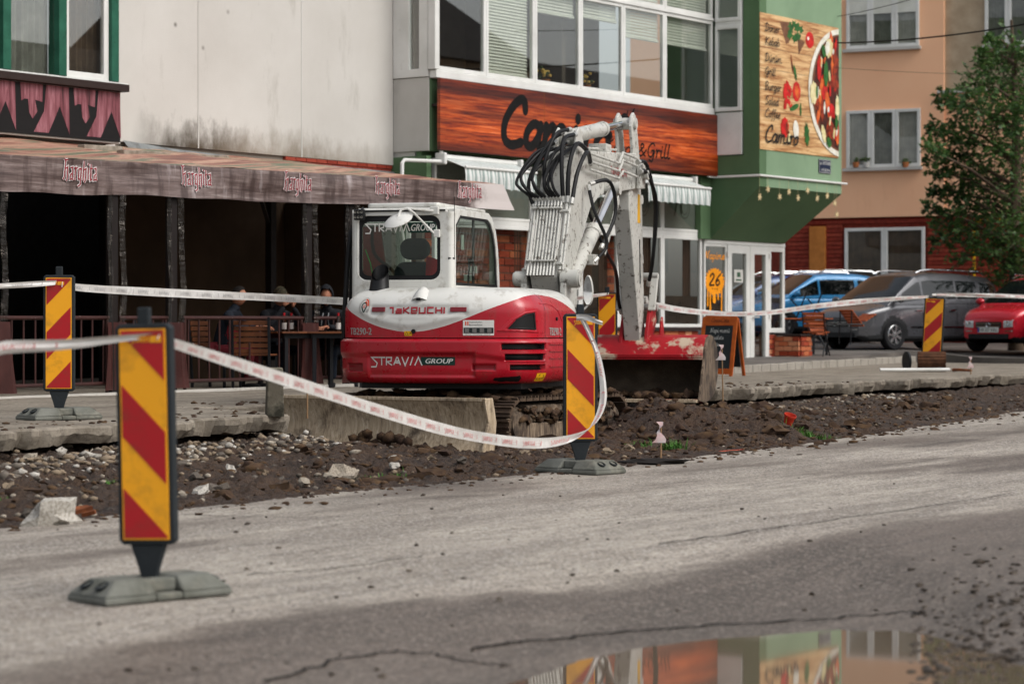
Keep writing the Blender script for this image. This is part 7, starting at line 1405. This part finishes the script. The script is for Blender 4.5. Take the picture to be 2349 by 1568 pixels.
fw = V((-.72, -.694)); fc = at(2268, 0, 50.3); car('car', 'red small car with oval grille parked nose out beside the minivan', 'car_red', (fc.x-fw.x*1.75, 50.3-fw.y*1.75, .93), hd(*fw), 3.5, 1.62, 1.56, AP_, AR_, (1.0, .15), -1.5, (.2, -.7, -1.3), (1.15, -1.15), .30, 'HR 07 VAL', True)
fc = at(2425, 0, 48.6); car('car', 'dark blue car showing only its nose at the picture edge', 'car_navy', (fc.x-fw.x*1.9, 48.6-fw.y*1.9, .94), hd(*fw), 3.8, 1.68, 1.5, HP, HR, (1.1, .3), -1.6, (.25, -.75, -1.42), (1.22, -1.2), .31, 'HR 22 KLM'.replace('22 KLM', '04'))
bc = at(1800, 0, 61); car('car', 'dark car roof showing behind the blue hatchback', 'car_navy', (bc.x-.3, 61.5, 1.22), hd(-.93, -.37), 4.0, 1.72, 1.56, HP, HR, (1.1, .3), -1.6, (.25, -.75, -1.42), (1.25, -1.22), .32, None, True)
# ================================================================ seated drinkers, tables and chairs on the terrace
mat('skin', '#a8745a', .6, col2='#94614a'); mat('dark_hair', '#17120f', .8); mat('black_coat', '#15171c', .85); mat('maroon_vest', '#7d1420', .8); mat('navy_sleeve', '#141a24', .85); mat('jeans', '#1d2430', .9); mat('camo', '#4d4433', .9, col2='#2c2a1e', sc=22, lo=.48, hi=.52); mat('shoe', '#0f0f10', .7); mat('grey_shirt', '#8b8d90', .9); mat('red_trouser', '#5d1a22', .9)
def grow(name, J, E, mt, parent, sub=2):
    keys = list(J); me = bpy.data.meshes.new(name); me.from_pydata([J[k][:3] for k in keys], [(keys.index(a), keys.index(b)) for a, b in E], []); me.materials.append(MATS[mt])
    o = bpy.data.objects.new(name, me); COL.objects.link(o); o.parent = parent
    o.modifiers.new('skin', 'SKIN'); sv = me.skin_vertices[0].data if me.skin_vertices else None
    if sv is None:
        bm = bmesh.new(); bm.from_mesh(me); bm.verts.layers.skin.verify(); bm.to_mesh(me); bm.free(); sv = me.skin_vertices[0].data
    for i, k in enumerate(keys): r = J[k][3]; sv[i].radius = r if isinstance(r, tuple) else (r, r); sv[i].use_root = (i == 0)
    s = o.modifiers.new('sub', 'SUBSURF'); s.levels = sub; s.render_levels = sub
    return o
def head(parent, c, yaw, pitch=0, hair='dark_hair'):
    # looks along local -y before turning by yaw
    vs, fs = ICO[3]; m = MB(); P = []
    for x, y, z in vs:
        X, Y, Z = x*.076, y*.098, z*.118
        if z < -.2: k = 1-.28*(-z-.2); X *= k; Y = Y*(1-.10*(-z-.2)) if y > 0 else Y
        f = max(0, -y); Y -= .028*f*math.exp(-((x/.16)**2+((z+.12)/.20)**2))          # nose
        Y += .012*f*(math.exp(-(((abs(x)-.38)/.17)**2+((z-.06)/.11)**2)))                # eye sockets
        Y -= .010*f*math.exp(-((x/.4)**2+((z-.22)/.08)**2)); Y -= .008*f*math.exp(-((x/.25)**2+((z+.55)/.06)**2)); Y -= .012*f*math.exp(-((x/.25)**2+((z+.85)/.12)**2))
        P.append((X, Y, Z))
    MM = MX.Translation(c) @ MX.Rotation(yaw, 4, 'Z') @ MX.Rotation(pitch, 4, 'X'); m.add([MM @ V(p) for p in P], fs)
    for s in (-1, 1): q = MB(); q.ico((s*.078, .01, -.005), (.012, .022, .032), 1, 0, .1, 2); m.add([MM @ V(v) for v in q.v], q.f)
    o = m.build('head', MATS['skin'], parent, smooth=True, ang=80)
    e = MB()
    for s in (-1, 1): q = MB(); q.ico((s*.029, -.083, .008), (.011, .008, .007), 0, 0, 0, 1); e.add([MM @ V(v) for v in q.v], q.f)
    q = MB(); q.box(-.022, .022, -.1015, -.094, -.066, -.060); e.add([MM @ V(v) for v in q.v], q.f); e.build('eyes_and_mouth', MATS['dark_hair'], o); return o, MM
def shell(MM, name, mt, parent, cond, k=1.08, dz=0):
    vs, fs = ICO[3]; ok = [cond(*v) for v in vs]; m = MB(); F_ = [f for f in fs if all(ok[i] for i in f)]; us = sorted({i for f in F_ for i in f}); ix = {v: i for i, v in enumerate(us)}; m.add([MM @ V((vs[i][0]*.076*k, vs[i][1]*.098*k, vs[i][2]*.118*k+dz)) for i in us], [tuple(ix[i] for i in f) for f in F_]); return m.build(name, MATS[mt], parent, smooth=True, ang=80)
def hand(parent, wrist, direction, up, name='hand'):
    w, d, u = V(wrist), V(direction).normalized(), V(up).normalized(); s = d.cross(u).normalized(); u = s.cross(d); J = {'a': (*w, .026), 'b': (*(w+d*.05), (.036, .018)), 'c': (*(w+d*.09), (.038, .016))}; E = [('a', 'b'), ('b', 'c')]
    grow(name, J, E, 'skin', parent, 2); m = MB()
    for k, (o_, l) in enumerate(((-.03, .06), (-.01, .075), (.011, .07), (.03, .055))):
        b = w+d*.09+s*o_; m.tube([b-d*.02, b+d*l*.5-u*.006, b+d*l*.85-u*.028, b+d*l-u*.045], [.009, .0088, .008, .006], 8)
    b = w+d*.035+s*(-.035); m.tube([b+s*.01, b-s*.02+d*.025-u*.01, b-s*.022+d*.06-u*.02], [.011, .0105, .008], 8); m.build('fingers', MATS['skin'], parent, smooth=True)
def sitter(label, loc, yaw, lean, arms, coat, trouser, vest=None):
    # seated figure: local -y is forward, z = 0 at the floor
    t = thing('person', label, 'person', loc, yaw, None); b = lean
    J = {'pel': (0, .05, .50, (.17, .13)), 'bel': (0, .03-b*.25, .66, (.165, .125)), 'che': (0, .0-b*.6, .86, (.18, .13)), 'nec': (0, -.01-b*.85, 1.02, (.07, .07)), 'hea': (0, -.03-b, 1.10, .055)}
    E = [('pel', 'bel'), ('bel', 'che'), ('che', 'nec'), ('nec', 'hea')]
    for s, n_ in ((-1, 'r'), (1, 'l')):
        el, wr_ = arms[n_]; J['sh'+n_] = (s*.19, -b*.75, .95, .075); J['el'+n_] = (*el, .052); J['wr'+n_] = (*wr_, .036); E += [('che', 'sh'+n_), ('sh'+n_, 'el'+n_), ('el'+n_, 'wr'+n_)]
    o = grow('body', J, E, coat, t)
    Jl = {'p': (0, .05, .50, (.16, .12)), 'hl': (.10, .0, .49, .09), 'kl': (.13, -.42, .50, .068), 'al': (.13, -.40, .12, .045), 'hr': (-.10, .0, .49, .09), 'kr': (-.13, -.42, .50, .068), 'ar': (-.13, -.36, .12, .045)}
    grow('trousers', Jl, [('p', 'hl'), ('hl', 'kl'), ('kl', 'al'), ('p', 'hr'), ('hr', 'kr'), ('kr', 'ar')], trouser, t)
    for x, y in ((.13, -.40), (-.13, -.36)): m = MB(); m.ico((x, y-.06, .045), (.048, .13, .045), 2, 0, .1, 2); m.build('shoe', MATS['shoe'], t, smooth=True)
    if vest: grow('vest', {'a': (0, .035-b*.2, .60, (.185, .145)), 'b': (0, .01-b*.5, .80, (.20, .15)), 'c': (0, -b*.7, .93, (.17, .12))}, [('a', 'b'), ('b', 'c')], vest, t)
    return t, V((0, -.05-b, 1.19))
FZ = .62
def tloc(x, Y): p = at(x, 0, Y); return (p.x, p.y, FZ)
# first: profile to the right, maroon vest
t, hc = sitter('seated person in maroon vest with dark hair, nearest the middle post', tloc(512, 30.9), R(78), .16, {'r': ((-.24, -.25, .78), (-.10, -.46, .80)), 'l': ((.24, -.25, .78), (.12, -.48, .80))}, 'navy_sleeve', 'red_trouser', 'maroon_vest')
h, MM = head(t, hc, R(0), R(8)); shell(MM, 'hair', 'dark_hair', h, lambda x, y, z: z > .15 - .75*y if y < .2 else z > -.45, 1.1, .004); hand(t, (-.10, -.46, .80), (0.1, -1, .0), (0, 0, 1)); hand(t, (.12, -.48, .80), (-.1, -1, 0), (0, 0, 1))
# second: cap, both hands up at the face
t, hc = sitter('seated person in camouflage cap and black jacket, hands raised to the face', tloc(622, 31.5), R(48), .12, {'r': ((-.30, -.30, .80), (-.07, -.33, 1.06)), 'l': ((.30, -.30, .80), (.08, -.34, 1.05))}, 'black_coat', 'jeans')
h, MM = head(t, hc, R(4), R(4)); shell(MM, 'cap', 'camo', h, lambda x, y, z: z > .22, 1.12, .006); m = MB(); m.grid(7, 3, lambda i, j: MM @ V(((i/6-.5)*.15, -.085-.10*(j/2)*(1-((i/6-.5)*1.6)**2), .035-.02*(j/2)))); m.build('cap_peak', MATS['camo'], h, smooth=True); shell(MM, 'hair', 'dark_hair', h, lambda x, y, z: y > .1 and z > -.4, 1.06)
hand(t, (-.07, -.33, 1.06), (.25, .1, 1), (0, 1, 0)); hand(t, (.08, -.34, 1.05), (-.25, .1, 1), (0, 1, 0)); grow('shirt', {'a': (0, -.10, .92, (.06, .04)), 'b': (0, -.135, 1.03, (.05, .04))}, [('a', 'b')], 'grey_shirt', t)
# third: hooded, facing the street
t, hc = sitter('seated person in black hooded top beside the digger cab', tloc(757, 31.6), R(-8), .18, {'r': ((-.30, -.22, .76), (-.10, -.45, .80)), 'l': ((.30, -.22, .76), (.08, -.46, .80))}, 'black_coat', 'jeans')
h, MM = head(t, hc, R(10), R(10)); shell(MM, 'hood', 'black_coat', h, lambda x, y, z: y > -.62 or z > .62, 1.32, .012); hand(t, (-.10, -.45, .80), (.5, -1, 0), (0, 0, 1)); hand(t, (.08, -.46, .80), (-.5, -1, 0), (0, 0, 1)); m = MB(); [m.tube([(s*.035, -.245, .98), (s*.04, -.30, .9), (s*.05, -.30, .82)], .006, 6) for s in (-1, 1)]; m.build('hood_cord', MATS['grey_shirt'], t)
mat('bench_wood', '#6b3d20', .6, col2='#56301a', sc=5); mat('bottle_glass', '#2a1508', .1); mat('bottle_label', '#c9c3bd', .5); mat('cap_red', '#a8141c', .4)
def pub_table(x, Y, rz, label, L=.9):
    t = thing('pub_table', label, 'table', tloc(x, Y), rz, 'terrace tables'); 
    for k in range(6): m = MB(); m.box(-L/2, L/2, -.36+.122*k, -.25+.122*k, .715, .74); m.build('table_slat', MATS['bench_wood'], t, bevel=.004)
    for x_ in (-L/2+.1, L/2-.1):
        for s in (-.28, .28): m = MB(); m.bar((x_, s, 0), (x_, s, .714), .05); m.build('leg', MATS['black_frame'], t)
    m = MB(); m.box(-L/2+.06, L/2-.06, -.3, .3, .655, .7149); m.build('apron', MATS['black_frame'], t); return t
def pub_chair(x, Y, rz, label):
    t = thing('slatted_chair', label, 'chair', tloc(x, Y), rz, 'slatted wooden terrace chairs')
    for k in range(6): m = MB(); m.box(-.24, .24, -.24+.08*k, -.175+.08*k, .44, .46); m.build('seat_slat', MATS['bench_wood'], t, bevel=.004)
    for k in range(6): m = MB(); m.box(-.23, .23, .21+.012*k, .23+.012*k, .47+.07*k, .525+.07*k); m.build('back_slat', MATS['bench_wood'], t, bevel=.004)
    for s in (-1, 1): m = MB(); m.bar((s*.23, .24, 0), (s*.23, .30, .92), .03); m.build('rear_leg', MATS['black_frame'], t); m = MB(); m.bar((s*.23, -.22, 0), (s*.23, -.22, .44), .03); m.build('front_leg', MATS['black_frame'], t)
pub_table(678, 31.0, R(40), 'slatted wooden terrace table with bottles in front of the capped person'); pub_table(770, 31.1, R(10), 'slatted wooden terrace table in front of the hooded person', .8)
pub_chair(585, 30.25, R(175), 'wooden slatted chair with its back to the railing'); pub_chair(500, 31.05, R(168-100), 'wooden slatted chair under the person in maroon vest'); pub_chair(618, 31.65, R(48), 'wooden slatted chair under the person in camouflage cap'); pub_chair(757, 31.75, R(-8), 'wooden slatted chair under the hooded person')
pub_chair(345, 30.6, R(120), 'dark empty slatted chair between the two vinyl posts')
for x, Y, lab in ((652, 30.75, 'brown bottle with red cap on the table before the capped person'), (668, 31.0, 'brown bottle with white label on the table by the terrace post'), (776, 31.0, 'brown bottle with white label on the hooded person table')):
    t = thing('beer_bottle', lab, 'bottle', (at(x, 0, Y).x, Y, FZ+.741)); m = MB(); m.lathe([(0, 0), (.03, 0), (.031, .13), (.013, .19), (.012, .23), (0, .23)], 14); m.build('glass', MATS['bottle_glass'], t, smooth=True); m = MB(); m.lathe([(.0315, .03), (.0315, .11)], 14); m.build('label', MATS['bottle_label'], t, smooth=True); m = MB(); m.lathe([(.0145, .2), (.0145, .238), (0, .238)], 12); m.build('cap', MATS['cap_red'], t, smooth=True)
# ================================================================ the tree by the parking court
mat('bark', '#4a3d31', .95, col2='#5f5143', sc=6, bump=.6)
n = NT('maple_leaf'); c = n.mix(n.ramp(n.noise(n.co(), 1.7, 4), (.35, 0.), (.65, 1.)), '#264722', '#4b6f35'); c = n.mix(n.ramp(n.noise(n.co(), 14, 2), (.5, 0.), (.7, .8)), c, '#7d9650'); n.base(c, .5)
tr_ = n.node('BsdfTranslucent', {'Color': c}); mx = n.node('MixShader', {0: .35, 1: n.p.outputs[0], 2: tr_.outputs[0]}); n.t.links.new(mx.outputs[0], n.n['Material Output'].inputs[0])
tb = at(2330, 0, 54); TR = thing('street_tree', 'leafy dark green tree overhanging the parked cars', 'tree', (tb.x, 54, .9)); random.seed(21)
m = MB(); trunk = [(0, 0, -.2), (.03, .02, 1.2), (-.05, .0, 2.6), (.02, 0, 4.2), (.0, .1, 6.0), (-.1, 0, 7.4)]; m.tube(trunk, [.19, .16, .14, .11, .07, .03], 12); m.build('trunk', MATS['bark'], TR, smooth=True)
LB = [(2295, 130, .45), (2262, 150, .30), (2330, 120, .6), (2245, 195, .45), (2300, 200, .7), (2210, 240, .35), (2165, 228, .22), (2270, 260, .7), (2190, 290, .3), (2150, 300, .25), (2140, 345, .28), (2175, 360, .4), (2230, 330, .55), (2300, 330, .8), (2160, 395, .28), (2215, 400, .5), (2280, 420, .75), (2200, 445, .35), (2150, 440, .18), (2250, 480, .6), (2180, 500, .35), (2135, 478, .2), (2210, 530, .5), (2165, 545, .35), (2290, 540, .75), (2240, 580, .5), (2330, 470, .9), (2345, 250, .8), (2345, 590, .8), (2390, 350, 1.1), (2400, 500, 1.1), (2390, 200, .9), (2320, 620, .6), (2255, 120, .12), (2272, 90, .12)]
lf = MB(); br = MB(); LV = []
def leaf(p, s):
    a, b, c = random.uniform(0, 6.3), random.gauss(0, .5), random.gauss(-.3, .5); M_ = MX.Rotation(a, 3, 'Z') @ MX.Rotation(b, 3, 'X') @ MX.Rotation(c, 3, 'Y')
    q = [(-.1, 0), (-.5, .35), (-.15, .3), (0, .62), (.35, .3), (1, 0), (.35, -.3), (0, -.62), (-.15, -.3), (-.5, -.35)]; lf.add([p+M_ @ V((u*s, v*s, .12*s*abs(v))) for u, v in q], [tuple(range(10))])
for x, y, r in LB:
    d = random.gauss(0, .8); c = at(x, y, 54+d); c -= V((tb.x, 54, .9)); z0 = max(1.6, min(6.8, c.z-abs(c.x)*.45)); a = V((0, 0, z0)); mid = a.lerp(c, .55)+V((0, 0, .12)); br.tube([a, mid, c], [.05, .03, .012], 6)
    for k in range(int(50*r/.35+34*r*r/.12)):
        u = V((random.gauss(0, 1), random.gauss(0, 1), random.gauss(0, 1))).normalized()*random.random()**.6; p = c+V((u.x*r, u.y*r, u.z*r*.8)); leaf(p, random.uniform(.06, .12))
    for k in range(int(14+r*24)):      # short outer sprays that break the outline
        u = V((random.gauss(0, 1), random.gauss(0, .6), random.gauss(0, .9))).normalized(); tip = c+u*r*random.uniform(.95, 1.55); br.tube([c+u*r*.4, tip], [.008, .004], 4)
        for q in range(6): leaf(c.lerp(tip, .55+.09*q)+V((random.gauss(0, .03),)*3), random.uniform(.06, .115))
br.build('limbs', MATS['bark'], TR, smooth=True); lf.build('crown', MATS['maple_leaf'], TR)
random.seed(8)
